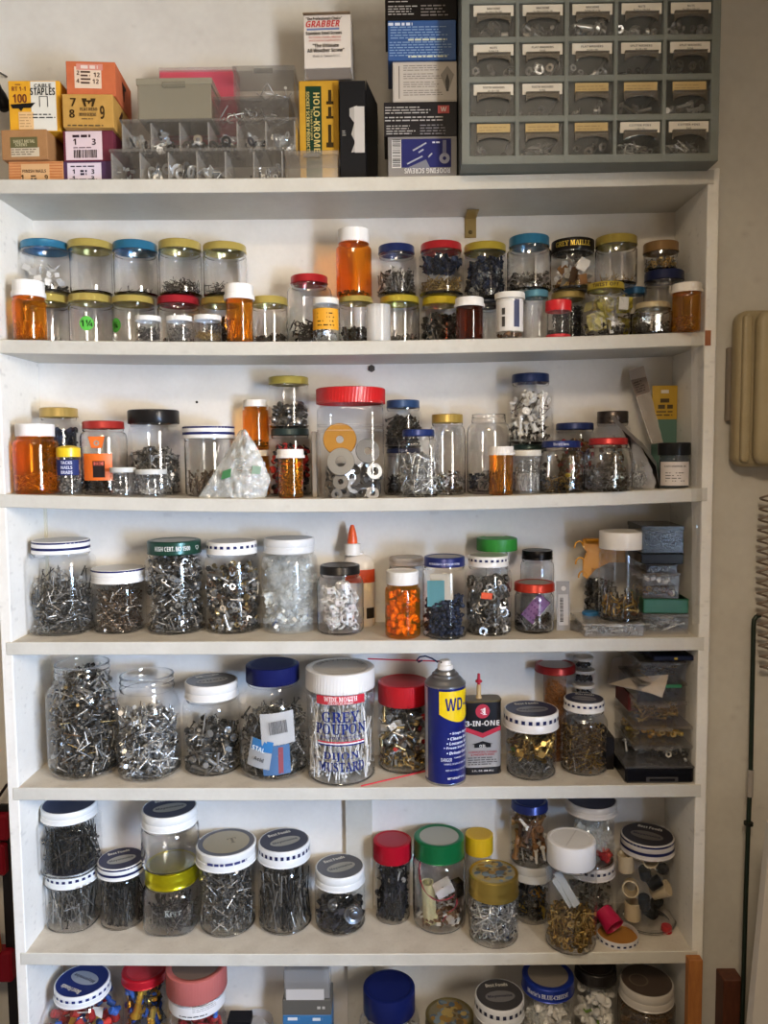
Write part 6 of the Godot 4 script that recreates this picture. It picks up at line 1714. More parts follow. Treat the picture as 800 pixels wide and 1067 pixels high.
# ------------------------------------------------------------------ sixth shelf
func shelf_five() -> void:
	var a2 := jar(5, {x = [51, 103], lx = [48, 102], top = 901, bot = 971, lid = "d:d8dad8:2a2c48:1f2350:26", lh = 13, neck = 0.96, sh = 0.004, square = 0.5, lab = "jar of long nails under another jar beside the left panel", fill = [["long_nail", "steel", 110, [0.6, 0.8], 1.6]], fh = 0.95, what = "long nails", short = "lower jar beside the left panel"})
	jar(5, {x = [44, 103], lx = [45, 101], top = 836, on = a2, lid = "w:d8d9d6:26284a", lh = 13, neck = 0.95, sh = 0.006, square = 0.5, lab = "jar of dark nails stacked on another beside the left panel", fill = [["long_nail", "dark", 80, [0.7, 1.0], 0.7], ["nail", "dark", 120, [0.7, 1.1]]], fh = 0.85, what = "dark nails", short = "upper jar beside the left panel"})
	var b := jar(5, {x = [103, 152], lx = [102, 150], top = 894, bot = 971, lid = "s:d9d9d6:2c2e4a:1d2148", lh = 13, neck = 0.96, sh = 0.005, lab = "jar of long upright nails with a dark printed lid", fill = [["long_nail", "dark", 100, [0.75, 0.95], 1.6]], fh = 0.95, what = "long upright nails", solo = [20, "long_nail", "long dark nail standing inside the jar with the dark printed lid", "nail", "nails foremost in the dark-lidded jar"], short = "jar with the dark printed lid"})
	mayo_top(b.lid, b.rl, b.h + 0.0001, 0.5, "9a9a94")
	var c2 := jar(5, {x = [152, 208], lx = [152, 206], top = 899, bot = 979, lid = "b:d0c41c:b5b05a", lh = 17, neck = 0.9, sh = 0.012, square = 1.2, corner = 0.26, lab = "squarish jar with a bright yellow screw band and few nails", fill = [["long_nail", "steel", 46, [0.5, 0.7]], ["nail", "steel", 60, [0.7, 1.0]], ["hook", "dark", 16, [0.9, 1.3]]], fh = 0.5, what = "a few nails and hooks", short = "jar with the bright yellow band"})
	word(c2, "Kerr", 0.012, 0.03, c2.h * 0.42, face(c2), mat("8e918c", 0.3), 0.0012, true)
	var c1 := jar(5, {x = [148, 207], lx = [149, 206], top = 840, on = c2, lid = "w:d8d9d6:2a2c44", lh = 17, neck = 0.94, sh = 0.01, corner = 0.2, lab = "empty jar with white screw lid on the yellow-banded jar"})
	mayo_top(c1.lid, c1.rl, c1.h + 0.0001, 0.4, "96968f")
	var d := jar(5, {x = [206, 268], lx = [204, 267], top = 877, bot = 979, lid = "w:d9dad8:3b3a44", lh = 18, neck = 0.94, sh = 0.01, corner = 0.2, lab = "tall jar crammed with nails under a lid with a gold disc", fill = [["nail", "steel", 420, [0.9, 1.3]], ["long_nail", "steel", 70, [0.5, 0.8]]], fh = 0.96, what = "roofing nails", solo = [26, "roofing_nail", "grey nail among many inside the jar with the gold disc lid", "nail", "nails foremost in the gold disc jar"], short = "tall jar with the gold disc lid"})
	part("gold_disc", lathed(pv([0, d.h + 0.0001, d.rl * 0.74, d.h + 0.0001, d.rl * 0.76, d.h - 0.0001]), 40), mat("9a9078", 0.35, 0.4), d.lid)
	on_top(d.lid, letters("T", d.rl * 0.34, 0.0, 0.0, true, true), mat("6a6250", 0.5), d.h + 0.0004, 0.4, Vector2(d.rl * 0.2, 0))
	part("lettering", print_rows(d.rl * 1.5, 0.006, 1, 66, 0.8, d.rl + 0.0004), mat("34386a", 0.5), d.node, Vector3(0, d.h - d.lh * 0.5, 0), Vector3(0, face(d) + 0.1, 0))
	var e := jar(5, {x = [269, 325], lx = [268, 322], top = 875, bot = 977, lid = "d:d6d8d8:2c2e40:20244a:28", lh = 18, neck = 0.9, sh = 0.02, soft = true, corner = 0.2, lab = "tall jar of big upright nails with a dashed lid", fill = [["long_nail", "steel", 120, [0.9, 1.1], 1.8], ["long_nail", "dark", 50, [0.9, 1.1], 1.4]], fh = 0.82, what = "big upright nails", solo = [26, "galvanised_nail", "long galvanised nail standing inside the tall dashed-lid jar", "nail", "nails foremost in the tall dashed-lid jar"], short = "tall dashed-lid jar of the sixth shelf"})
	mayo_top(e.lid, e.rl, e.h + 0.0001, 0.5, "8e8e86")
	var f := jar(5, {x = [328, 381], lx = [328, 380], top = 902, bot = 978, lid = "w:d9dcdc:32343f", lh = 16, neck = 0.96, sh = 0.006, corner = 0.25, lab = "short jar of black pieces and a shiny door knob", fill = [["chip", "black", 130, [1.2, 2.4]], ["washer", "dark", 20, [1.0, 1.6]]], fh = 0.62, what = "black pieces", short = "short jar with the shiny knob"})
	mayo_top(f.lid, f.rl, f.h + 0.0001, 0.5, "8e8e86")
	for k in 2:
		var q: Array = [[368, 952, "round shiny metal knob against the glass of the short jar", 0.9, 1.0], [347, 943, "shiny threaded metal cap lying in the short jar", 0.75, 0.62]][k]
		var p := pz(q[0], q[1], f.c.z + f.r * q[3] * 0.8)
		var o := thing("metal_knob", q[2], "knob", p)
		var s: float = q[4]
		part("knob", lathed(pv([0, 0, 0.017 * s, 0, 0.018 * s, 0.003 * s, 0.0165 * s, 0.005 * s, 0.0125 * s, 0.0045 * s, 0.0115 * s, 0.0075 * s, 0.0085 * s, 0.007 * s, 0.007 * s, 0.0105 * s, 0, 0.0115 * s]), 32), mat("9a9c9e", 0.2, 0.95), o, Vector3.ZERO, [Vector3(PI / 2 - 0.2, 0.25, 0), Vector3(0.5, 0.4, 0.9)][k])
	jar(5, {name = "spice_jar", x = [391, 427], lx = [388, 428], top = 874, bot = 961, lid = "p:a00e22:92182a", lh = 20, neck = 1.02, sh = 0.003, lab = "slim jar of black screws with a red cap", fill = [["screw", "black", 210, [0.9, 1.4], 0.7], ["screw", "bright", 7, [1.2, 1.6], 1.2]], fh = 0.9, what = "black screws", short = "slim red-capped jar"})
	green_jar()
	jar(5, {name = "spice_jar", x = [486, 512], lx = [484, 513], top = 868, z = "back", lid = "p:c9a416:c29c1a", lh = 20, neck = 1.0, sh = 0.003, glass = pane("d2d0ca", 0.3, 0.15), lab = "cloudy jar with yellow cap behind the gold-banded mason jar"})
	var m := jar(5, {x = [488, 540], lx = [487, 539], top = 908, bot = 990, lid = "b:b89c4c:9a8f70", lh = 22, neck = 0.93, sh = 0.008, corner = 0.14, lab = "mason jar of bright staples with a gold band and pictured lid", fill = [["staple", "bright", 170, [0.8, 1.3]], ["nail", "bright", 120, [0.7, 1.0]], ["chip", "navy", 40, [0.8, 1.4]]], fh = 0.97, what = "bright fence staples", solo = [24, "fence_staple", "bright bent staple inside the gold-banded mason jar", "staple", "staples foremost in the mason jar"], short = "gold-banded mason jar"})
	floral_top(m, 3)
	var k2 := jar(5, {x = [535, 573], lx = [531, 573], top = 895, z = "back", lid = "w:b9b7b0:a9a8a2", lh = 17, neck = 1.0, sh = 0.004, lab = "jar with cloudy white lid and yellow bits under another jar", fill = [["flake", "gold", 9, [0.8, 1.2], 0.6], ["chip", "dark", 120, [0.9, 1.5]]], fh = 0.8, what = "yellow and dark bits", short = "cloudy-lidded lower jar"})
	jar(5, {x = [531, 572], lx = [533, 571], top = 833, on = k2, lid = "m:1b2a66:22306c", lh = 9, neck = 0.86, sh = 0.012, lab = "blue-lidded jar of wooden plugs stacked on the cloudy-lidded jar", fill = [["anchor", "brown", 26, [1.2, 1.8], 0.8], ["anchor", "white", 10, [1.0, 1.3], 0.6], ["screw", "steel", 60, [0.6, 1.0], 0.0, 0.0, 0.4]], fh = 0.9, what = "wooden plugs and anchors", solo = [10, "wooden_plug", "brown wooden plug inside the stacked blue-lidded jar", "plug", "wooden plugs in the stacked jar"], short = "blue-lidded upper jar"})
	var l := jar(5, {name = "plastic_jar", x = [568, 621], lx = [569, 619], top = 873, bot = 998, z = -0.031, lid = "q:dedcda:d2d0cc", lh = 26, neck = 0.96, sh = 0.006, corner = 0.12, packed = true, lab = "clear plastic jar of brass screws with smooth white cap at the shelf edge", fill = [["screw", "brass", 190, [0.9, 1.3], 0.2], ["nut", "brass", 60, [0.8, 1.2]]], fh = 0.42, what = "brass screws", short = "white-capped jar at the shelf edge"})
	on_top(l.lid, boxed(Vector3(l.rl * 0.06, l.rl * 1.5, 0.0006)), mat("bdbab6", 0.5), l.h - 0.0004, -0.5, Vector2.ZERO, "lid_ridge")
	var p := pz(590, 925, l.c.z + 0.01)
	var o := thing("plastic_sleeve", "folded clear plastic sleeve sticking up inside the white-capped jar", "sleeve", Vector3(p.x, p.y, l.c.z + 0.014))
	part("sleeve", boxed(Vector3(0.014, 0.07, 0.003), 0.0008), pane("c9ccca", 0.55, 0.2), o, Vector3.ZERO, Vector3(-0.15, 0.2, 0.5))
	part("sleeve", boxed(Vector3(0.01, 0.066, 0.002), 0.0008), pane("c9ccca", 0.6, 0.2), o, Vector3(-0.008, -0.006, 0.002), Vector3(-0.1, 0.4, 0.55))
	var n2 := jar(5, {x = [590, 641], lx = [591, 640], top = 895, z = "back", lid = "d:c9c4bf:8a8580:2a2c44:24", lh = 13, neck = 0.95, lab = "jar with dashed lid half hidden behind the white-capped jar", fill = [["chip", "steel", 120, [0.8, 1.4]]], fh = 0.9, what = "grey bits", short = "dashed-lid jar half hidden"})
	jar(5, {x = [588, 643], lx = [589, 642], top = 832, on = n2, lid = "w:bdb8b2:2a2a40", lh = 12, neck = 0.96, corner = 0.2, lab = "jar of clear plastic pieces with white lid tucked under the shelf", fill = [["wad", "film", 46, [0.9, 1.4]], ["wad", "clear", 8, [0.8, 1.1]], ["plug", "red", 26, [0.9, 1.3], 0.0, 0.0, 0.3]], fh = 0.85, what = "clear plastic pieces", short = "white-lidded jar tucked under the shelf"})
	spool_jar()
	# upturned lid with a pink cup in it
	var y := shelf_y(5, 0.4)
	var c := py(643, 974, y + 0.006)
	o = thing("jar_lid", "upturned dashed jar lid with a tan lining lying on the shelf", "lid", Vector3(c.x, y, c.z))
	var R := (pz(665, 972, c.z).x - pz(622, 972, c.z).x) / 2
	part("rim", lathed(pv([0, 0, R * 0.97, 0, R, 0.001, R, 0.012, R * 0.97, 0.0125, R * 0.96, 0.011, R * 0.95, 0.0035]), 40), mat("c9c6c6", 0.4), o)
	part("lining", lathed(pv([0, 0.0035, R * 0.94, 0.0035, R * 0.95, 0.004]), 36), mat("a5702f", 0.55), o)
	var st := st_new()
	for k in 22: arc(st, R + 0.0003, 0.004, 0.0075, TAU * k / 22, TAU * (k + 0.5) / 22)
	part("dashes", done(st), mat("22254a", 0.4), o)
	p = pz(634, 957, c.z)
	o = thing("pink_cup", "small deep pink plastic cup tipped over in the upturned lid", "cup", p)
	part("cup", lathed(pv([0, -0.017, 0.0145, -0.017, 0.0155, -0.016, 0.0185, 0.016, 0.0193, 0.017, 0.0175, 0.017, 0.0148, -0.013, 0, -0.013]), 32), mat("a81440", 0.45), o, Vector3.ZERO, Vector3(2.15, 0, -0.45))
	c = py(695, 973, y)
	o = thing("bottle_cap", "tiny red ribbed bottle cap lying by the right panel", "stopper", Vector3(c.x, y, c.z - 0.004))  # a loose bottle cap
	part("cap", lathed(pv([0, 0, 0.0095, 0, 0.0098, 0.001, 0.0095, 0.012, 0.0085, 0.0135, 0, 0.0135]), 30, PackedFloat32Array(), 22, 1, 3), mat("a8101e", 0.4), o)
func green_jar() -> void:
	var h := jar(5, {x = [430, 485], lx = [431, 484], top = 870, bot = 974, lid = "m:0d6a3a:98998e", lh = 20, neck = 0.93, sh = 0.012, corner = 0.22, lab = "jar of electrical bits with a green lid and red wire", fill = [["chip", "brown", 40, [1.0, 1.8]], ["chip", "white", 26, [1.0, 1.6]]], fh = 0.28, what = "small electrical bits", short = "green-lidded jar"})
	var at := func(u: float, v: float, k: float) -> Vector3: return pz(u, v, h.c.z + h.r * k * 0.82)
	var o := thing("cream_tube", "cream plastic tube standing inside the green-lidded jar", "tube", at.call(447, 939, 0.45))
	part("tube", lathed(pv([0.006, -0.04, 0.0135, -0.04, 0.0142, -0.038, 0.0125, 0.0, 0.0115, 0.04, 0.009, 0.04, 0.009, -0.03]), 26), mat("c9c394", 0.5), o, Vector3.ZERO, Vector3(0.1, 0, 0.08))
	o = thing("white_switch", "white electrical block leaning inside the green-lidded jar", "switch", at.call(462, 925, 0.75))
	part("block", boxed(Vector3(0.034, 0.024, 0.02), 0.0015), mat("cfcac4", 0.5), o, Vector3.ZERO, Vector3(0.3, 0.3, 0.45))
	for k in 2: part("screw_head", lathed(pv([0, 0, 0.0022, 0, 0.0018, 0.0008, 0, 0.001]), 12), mat("6a6058", 0.4, 0.6), o, Vector3(-0.002 + 0.012 * k, 0.007 - 0.014 * k, 0.011), Vector3(PI / 2 + 0.3, 0, 0))
	o = thing("white_switch", "small white plug at the bottom of the green-lidded jar", "plug", at.call(472, 957, 0.7))
	part("block", boxed(Vector3(0.022, 0.014, 0.014), 0.0015), mat("c4beb6", 0.5), o, Vector3.ZERO, Vector3(0.2, 0.4, -0.3))
	part("pin_slot", boxed(Vector3(0.003, 0.007, 0.0008)), mat("2a2624", 0.5), o, Vector3(0.004, 0, 0.0078), Vector3(0.2, 0.4, -0.3))
	o = thing("red_wire", "red insulated wire curling inside the green-lidded jar", "wire")
	var pts := []
	for q in [[439, 893, 0.5], [437, 905, 0.75], [439, 920, 0.85], [446, 932, 0.9], [456, 938, 0.92], [468, 936, 0.88], [476, 931, 0.7], [474, 945, 0.75], [466, 952, 0.8], [460, 962, 0.75]]: pts.append(at.call(q[0], q[1], q[2] * 0.85))
	var cv := Curve3D.new()
	for i in pts.size():
		var d: Vector3 = (pts[mini(i + 1, pts.size() - 1)] - pts[maxi(i - 1, 0)]) / 6
		cv.add_point(pts[i], -d, d)
	cv.bake_interval = 0.003
	part("wire", tubed(Array(cv.get_baked_points()), 0.0015, 8), mat("9a1c2c", 0.4), o)
	o = thing("black_connector", "dark connector block at the right inside the green-lidded jar", "connector", at.call(476, 925, 0.45))
	part("block", boxed(Vector3(0.02, 0.03, 0.018), 0.0015), mat("26221c", 0.5), o, Vector3.ZERO, Vector3(0.1, 0.5, 0.1))
func floral_top(J: Dictionary, sd: int) -> void:
	var rng := RandomNumberGenerator.new()
	rng.seed = sd
	var cols := ["8a6a30", "4a5a6a", "a08a50", "5c4a2a", "6a7a84"]
	for k in 64:
		var a := rng.randf() * TAU
		var rad: float = sqrt(rng.randf()) * J.rl * 0.74
		var q := part("printed_petal", lathed(pv([0, 0, rng.randf_range(0.09, 0.19) * J.rl, 0]), 9), mat(cols[k % 5], 0.5), J.lid, Vector3(rad * sin(a), J.h - 0.0002 + k * 0.00001, rad * cos(a)))
		q.scale = Vector3(1.0, 1.0, rng.randf_range(0.5, 1.0))
		q.rotation.y = rng.randf() * TAU
func spool_jar() -> void:
	var j := jar(5, {x = [643, 704], lx = [645, 700], top = 869, bot = 969, lid = "s:bdb7b0:26242c:23264a", lh = 16, neck = 0.88, sh = 0.014, corner = 0.2, packed = true, lab = "big jar of cream spools and black caps in the right corner"})
	mayo_top(j.lid, j.rl, j.h + 0.0001, -0.5, "5e5852")
	var sp := [[652, 898, 0.35, 0.0, 0.1], [657, 925, 0.6, 1.2, 0.5], [659, 948, 0.55, 0.0, 0.0], [688, 927, 0.4, 0.9, -0.7], [675, 893, 0.45, 1.5, 0.2]]
	for k in sp.size():
		var q: Array = sp[k]
		var o := thing("cream_spool", ["cream spool standing high against the glass of the corner jar", "cream spool lying with its open end showing in the corner jar", "cream spool standing on the floor of the corner jar", "cream spool leaning among the black caps in the corner jar", "cream spool lying crosswise under the lid of the corner jar"][k], "spool", pz(q[0], q[1], j.c.z + j.r * q[2]), 0.0, "cream spools in the corner jar")
		part("spool", lathed(pv([0.008, -0.0155, 0.0145, -0.0155, 0.0145, 0.0155, 0.0125, 0.0155, 0.0115, 0.0, 0.0105, -0.012, 0.008, -0.0155]), 28), mat("b3a283", 0.55), o, Vector3.ZERO, Vector3(q[3], 0.2, q[4]))
	var bl := [[672, 910, 0.6, 0.2, 0.3], [682, 920, 0.75, 0.4, -0.9], [671, 940, 0.7, 0.1, 0.1], [690, 905, 0.4, 0.9, 0.6], [677, 950, 0.6, 0.2, 0.9], [684, 940, 0.2, 0.8, 0.2]]
	for k in bl.size():
		var q: Array = bl[k]
		var o := thing("black_cap", "small black plastic cap inside the big corner jar", "canister", pz(q[0], q[1], j.c.z + j.r * q[2]), 0.0, "black caps in the corner jar")  # loose black caps among the spools
		part("cap", lathed(pv([0, -0.012, 0.009, -0.012, 0.0105, -0.01, 0.0105, 0.01, 0.0095, 0.012, 0, 0.012]), 24), mat("101012", 0.4), o, Vector3.ZERO, Vector3(q[3], 0.2, q[4]))

# ------------------------------------------------------------------ lowest shelf in view, only its jar tops show
func shelf_six() -> void:
	var a := jar(6, {x = [47, 127], lx = [58, 114], top = 1021, z = -0.075, lid = "d:d6d8da:1b2a66:1b2a66:26", lh = 13, neck = 0.7, sh = 0.03, soft = true, corner = 0.2, lab = "rounded jar of coloured plastic bits with a navy lid in the left corner", fill = [["flake", "gold", 20, [0.9, 1.4]], ["plug", "red", 60, [1.2, 2.0]], ["flake", "white", 20, [0.9, 1.4]], ["plug", "blue", 30, [1.0, 1.6]]], fh = 0.96, what = "coloured plastic bits", short = "rounded jar in the lower left corner"})
	mayo_top(a.lid, a.rl, a.h + 0.0001, 2.7, "9aa4b4", "Mayonnaise", "Best Foods")
	jar(6, {x = [125, 172], lx = [124, 171], top = 1008, z = -0.085, lid = "m:b8182a:c0303a", lh = 10, neck = 0.96, sh = 0.004, lab = "red-lidded jar of yellow, blue and black anchors", fill = [["anchor", "gold", 30, [1.6, 2.2], 1.2], ["anchor", "blue", 26, [1.6, 2.0], 1.0], ["flake", "black", 60, [0.9, 1.3]]], fh = 0.97, what = "coloured wall anchors", short = "red-lidded jar of anchors"})
	var c := jar(6, {x = [177, 234], lx = [174, 236], top = 1004, z = -0.06, lid = "p:b5645e:6a5a50", lh = 26, neck = 1.04, sh = 0.004, lab = "jar with ribbed pink lid and a white label", fill = [["anchor", "red", 60, [1.2, 1.8]], ["anchor", "blue", 16, [1.2, 1.8]]], fh = 0.96, what = "red and blue anchors", short = "pink-lidded labelled jar"})
	var f := face(c)
	var y := func(v: float) -> float: return pz(205, v, c.c.z + c.r).y - c.c.y
	band_on(c, y.call(1063), y.call(1036), -PI, PI, mat("d4d3d2", 0.55))
	word(c, "X-6", 0.0105, 0.022, y.call(1044), f + 0.2, mat("2c2a2a", 0.5))
	part("lettering", print_rows(0.045, 0.014, 4, 14, 0.3, c.r + 0.0007), mat("6a6664", 0.6), c.node, Vector3(0, y.call(1052), 0), Vector3(0, f + 0.25, 0))
	part("lettering", print_rows(0.06, 0.004, 1, 15, 0.5, c.r + 0.0007), mat("3a3836", 0.6), c.node, Vector3(0, y.call(1060), 0), Vector3(0, f - 0.1, 0))
	# black tool handle and blister box
	var yb: float = SHELF_Y[6]
	var p := pz(250, 1062, -0.1)
	var o := thing("plastic_box", "small matt black block on a grey bag beside the pink-lidded jar", "box", Vector3(p.x, p.y, -0.1))
	part("block", boxed(Vector3(0.044, 0.015, 0.03), 0.0015), mat("17161a", 0.5), o)
	o = thing("plastic_bag", "grey crumpled bag filling the lowest shelf beside the pink-lidded jar", "bag", Vector3(p.x + 0.03, yb, -0.1))
	part("bag", lathed(pv([0, 0, 0.03, 0, 0.034, 0.01, 0.033, 0.08, 0.028, p.y - yb - 0.02, 0.018, p.y - yb - 0.008, 0, p.y - yb - 0.0076]), 18), pane("b4b2b2", 0.6, 0.2), o)
	var a0 := pz(293, 1012, -0.075)
	var a1 := pz(345, 1012, -0.075)
	var w := a1.x - a0.x
	var H := a0.y - yb
	o = thing("blister_pack", "clear blister pack with a blue and grey card on the lowest shelf", "packet", Vector3((a0.x + a1.x) / 2, yb, -0.1), 0.0)
	var yy := func(v: float) -> float: return pz(320, v, -0.075).y - yb
	part("card", boxed(Vector3(w * 0.98, yy.call(1058), 0.05), 0.001, Vector3(0, yy.call(1058) / 2, 0)), mat("2c6a9e", 0.5), o)
	part("card_band", boxed(Vector3(w * 0.98, yy.call(1042) - yy.call(1058), 0.05), 0.001, Vector3(0, (yy.call(1042) + yy.call(1058)) / 2, 0)), mat("56544f", 0.5), o)
	part("blister", boxed(Vector3(w * 0.92, H - yy.call(1042), 0.046), 0.002, Vector3(0, (H + yy.call(1042)) / 2, 0)), pane("a7a6a4", 0.5, 0.15), o)
	part("label", boxed(Vector3(w * 0.76, yy.call(1031) - yy.call(1042), 0.001), 0.0, Vector3(-0.003, (yy.call(1031) + yy.call(1042)) / 2, 0.0245)), mat("d6d4d2", 0.3, 0.3), o)
	part("lettering", print_rows(0.024, 0.008, 1, 61, 0.75), mat("cfd6dc", 0.5), o, Vector3(-w * 0.26, yy.call(1061.5), 0.0255))
	part("lettering", print_rows(0.024, 0.008, 1, 62, 0.75), mat("cfd6dc", 0.5), o, Vector3(w * 0.24, yy.call(1062), 0.0255))
	part("lettering", print_rows(0.017, 0.007, 1, 63, 0.75), mat("b4b2ac", 0.5), o, Vector3(w * 0.3, yy.call(1050), 0.0255))
	jar(6, {name = "plastic_jar", x = [374, 437], lx = [378, 432], top = 1027, z = -0.055, lid = "q:121c52:16205a", lh = 26, neck = 0.86, sh = 0.016, corner = 0.2, lab = "clear jar with a deep navy cap on the lowest shelf", fill = [["screw", "bright", 220, [0.9, 1.3]]], fh = 0.9, what = "bright screws", short = "navy-capped jar of the lowest shelf"})
	var g := jar(6, {x = [444, 493], lx = [443, 494], top = 1056, z = -0.06, lid = "b:8a7c50:7d7458", lh = 20, neck = 0.94, lab = "jar with a flower-printed gold lid on the lowest shelf"})
	floral_top(g, 8)
	var h := jar(6, {x = [494, 545], lx = [493, 545], top = 1036, z = -0.05, lid = "d:c9cacc:3c3b3e:2a2c40:24", lh = 20, neck = 0.95, lab = "jar with dashed lid and dark printed face on the lowest shelf", fill = [["nail", "steel", 200, [0.9, 1.3]]], fh = 0.8, what = "nails", short = "dashed-lid jar of the lowest shelf"})
	mayo_top(h.lid, h.rl, h.h + 0.0001, 0.1, "78777a")
	var i := jar(6, {x = [545, 596], lx = [543, 597], top = 1014, z = -0.06, lid = "m:1c3490:7d756c", lh = 15, neck = 0.93, sh = 0.01, lab = "jar of white bags with a lettered blue lid on the lowest shelf", fill = [["wad", "white", 40, [1.2, 1.8], 0.6], ["wad", "film", 30, [1.2, 1.8]]], fh = 0.96, what = "white bags", short = "blue-lidded jar of the lowest shelf", cname = "white_bags", ccat = "bags"})
	word(i, "Marie's BLUE-CHEESE", 0.0085, i.rl * 1.7, i.h - i.lh * 0.5, face(i), mat("cfd4e4", 0.5), 0.0005, true, i.rl)
	jar(6, {x = [599, 641], lx = [598, 641], top = 1004, z = -0.08, lid = "m:1e1a18:2a2522", lh = 13, neck = 0.96, lab = "dark-lidded jar of pale lumps on the lowest shelf", fill = [["rivet", "white", 90, [1.2, 1.8]], ["flake", "green", 3, [0.8, 1.0]]], fh = 0.95, what = "pale lumps", short = "dark-lidded jar of the lowest shelf"})
	var k := jar(6, {x = [642, 700], lx = [643, 698], top = 1021, z = -0.065, lid = "w:b5aea4:4a3d34", lh = 18, neck = 0.95, glass = pane("5a4e3e", 0.5), lab = "dark jar with a brown-faced white lid in the lower right corner", fill = [["chip", "brown", 200, [1.2, 2.0]]], fh = 0.95, what = "brown bits", short = "dark jar in the lower right corner"})
	part("ring_mark", lathed(pv([k.rl * 0.3, k.h + 0.0002, k.rl * 0.36, k.h + 0.0002]), 30), mat("6e6052", 0.5), k.lid, Vector3(-k.rl * 0.3, 0, 0))

# ------------------------------------------------------------------ on top of the unit
# a carton: front face at pixels, label plate(s) as [x0, y0, x1, y1, colour] in pixels
func carton(label: String, px: Array, zf: float, deep: float, foot: float, m: Material, plates: Array = [], turn := 0.0, called := "cardboard_box") -> Dictionary:
	var b := front_box(px[0], px[1], px[2], px[3], zf, deep)
	var s: Vector3 = b[1]
	var c: Vector3 = b[0]
	var h := c.y + s.y - foot
	var o := thing(called, label, "box", Vector3(c.x, foot, c.z), turn)
	part("carton", boxed(Vector3(s.x, h, deep), 0.0008, Vector3(0, h / 2, 0)), m, o)
	var z := deep / 2
	var K := {"o": o, "w": s.x, "h": h, "z": z, "top": foot + h, "x0": px[0], "zf": zf, "c": c, "deep": deep}
	for p in plates: plate_on(K, p[0], p[1], p[2], p[3], p[4], p[5] if p.size() > 5 else 0.0003)
	return K
func on_front(K: Dictionary, u: float, v: float, lift := 0.0) -> Vector3:
	var p := pz(u, v, K.zf)
	return Vector3(p.x - K.o.position.x, p.y - K.o.position.y, K.z + lift)
func plate_on(K: Dictionary, x0: float, y0: float, x1: float, y1: float, hex: String, lift := 0.0003) -> MeshInstance3D:
	var a := on_front(K, x0, y0)
	var b := on_front(K, x1, y1)
	return part("label", boxed(Vector3(b.x - a.x, a.y - b.y, lift)), mat(hex, 0.6), K.o, Vector3((a.x + b.x) / 2, (a.y + b.y) / 2, K.z + lift / 2))
func type_on(K: Dictionary, s: String, u: float, v: float, high: float, wide: float, hex: String, bold := true, turn := 0.0, serif := false, lean := 0.0) -> MeshInstance3D:
	var k := mm(K.zf)
	return part("lettering", letters(s, high * k, wide * k, 0.0, bold, serif, lean), mat(hex, 0.6), K.o, on_front(K, u, v, 0.0012), Vector3(0, 0, turn))
func rows_on(K: Dictionary, u: float, v: float, w: float, h: float, n: int, hex: String, fill := 0.4) -> void:
	var k := mm(K.zf)
	sd_next += 1
	part("lettering", print_rows(w * k, h * k, n, sd_next, fill), mat(hex, 0.6), K.o, on_front(K, u, v, 0.001))
func bars_on(K: Dictionary, u: float, v: float, w: float, h: float, hex := "2a2624", turn := 0.0) -> void:
	var k := mm(K.zf)
	part("barcode", barcode(w * k, h * k, 21), mat(hex, 0.6), K.o, on_front(K, u, v, 0.001), Vector3(0, 0, turn))
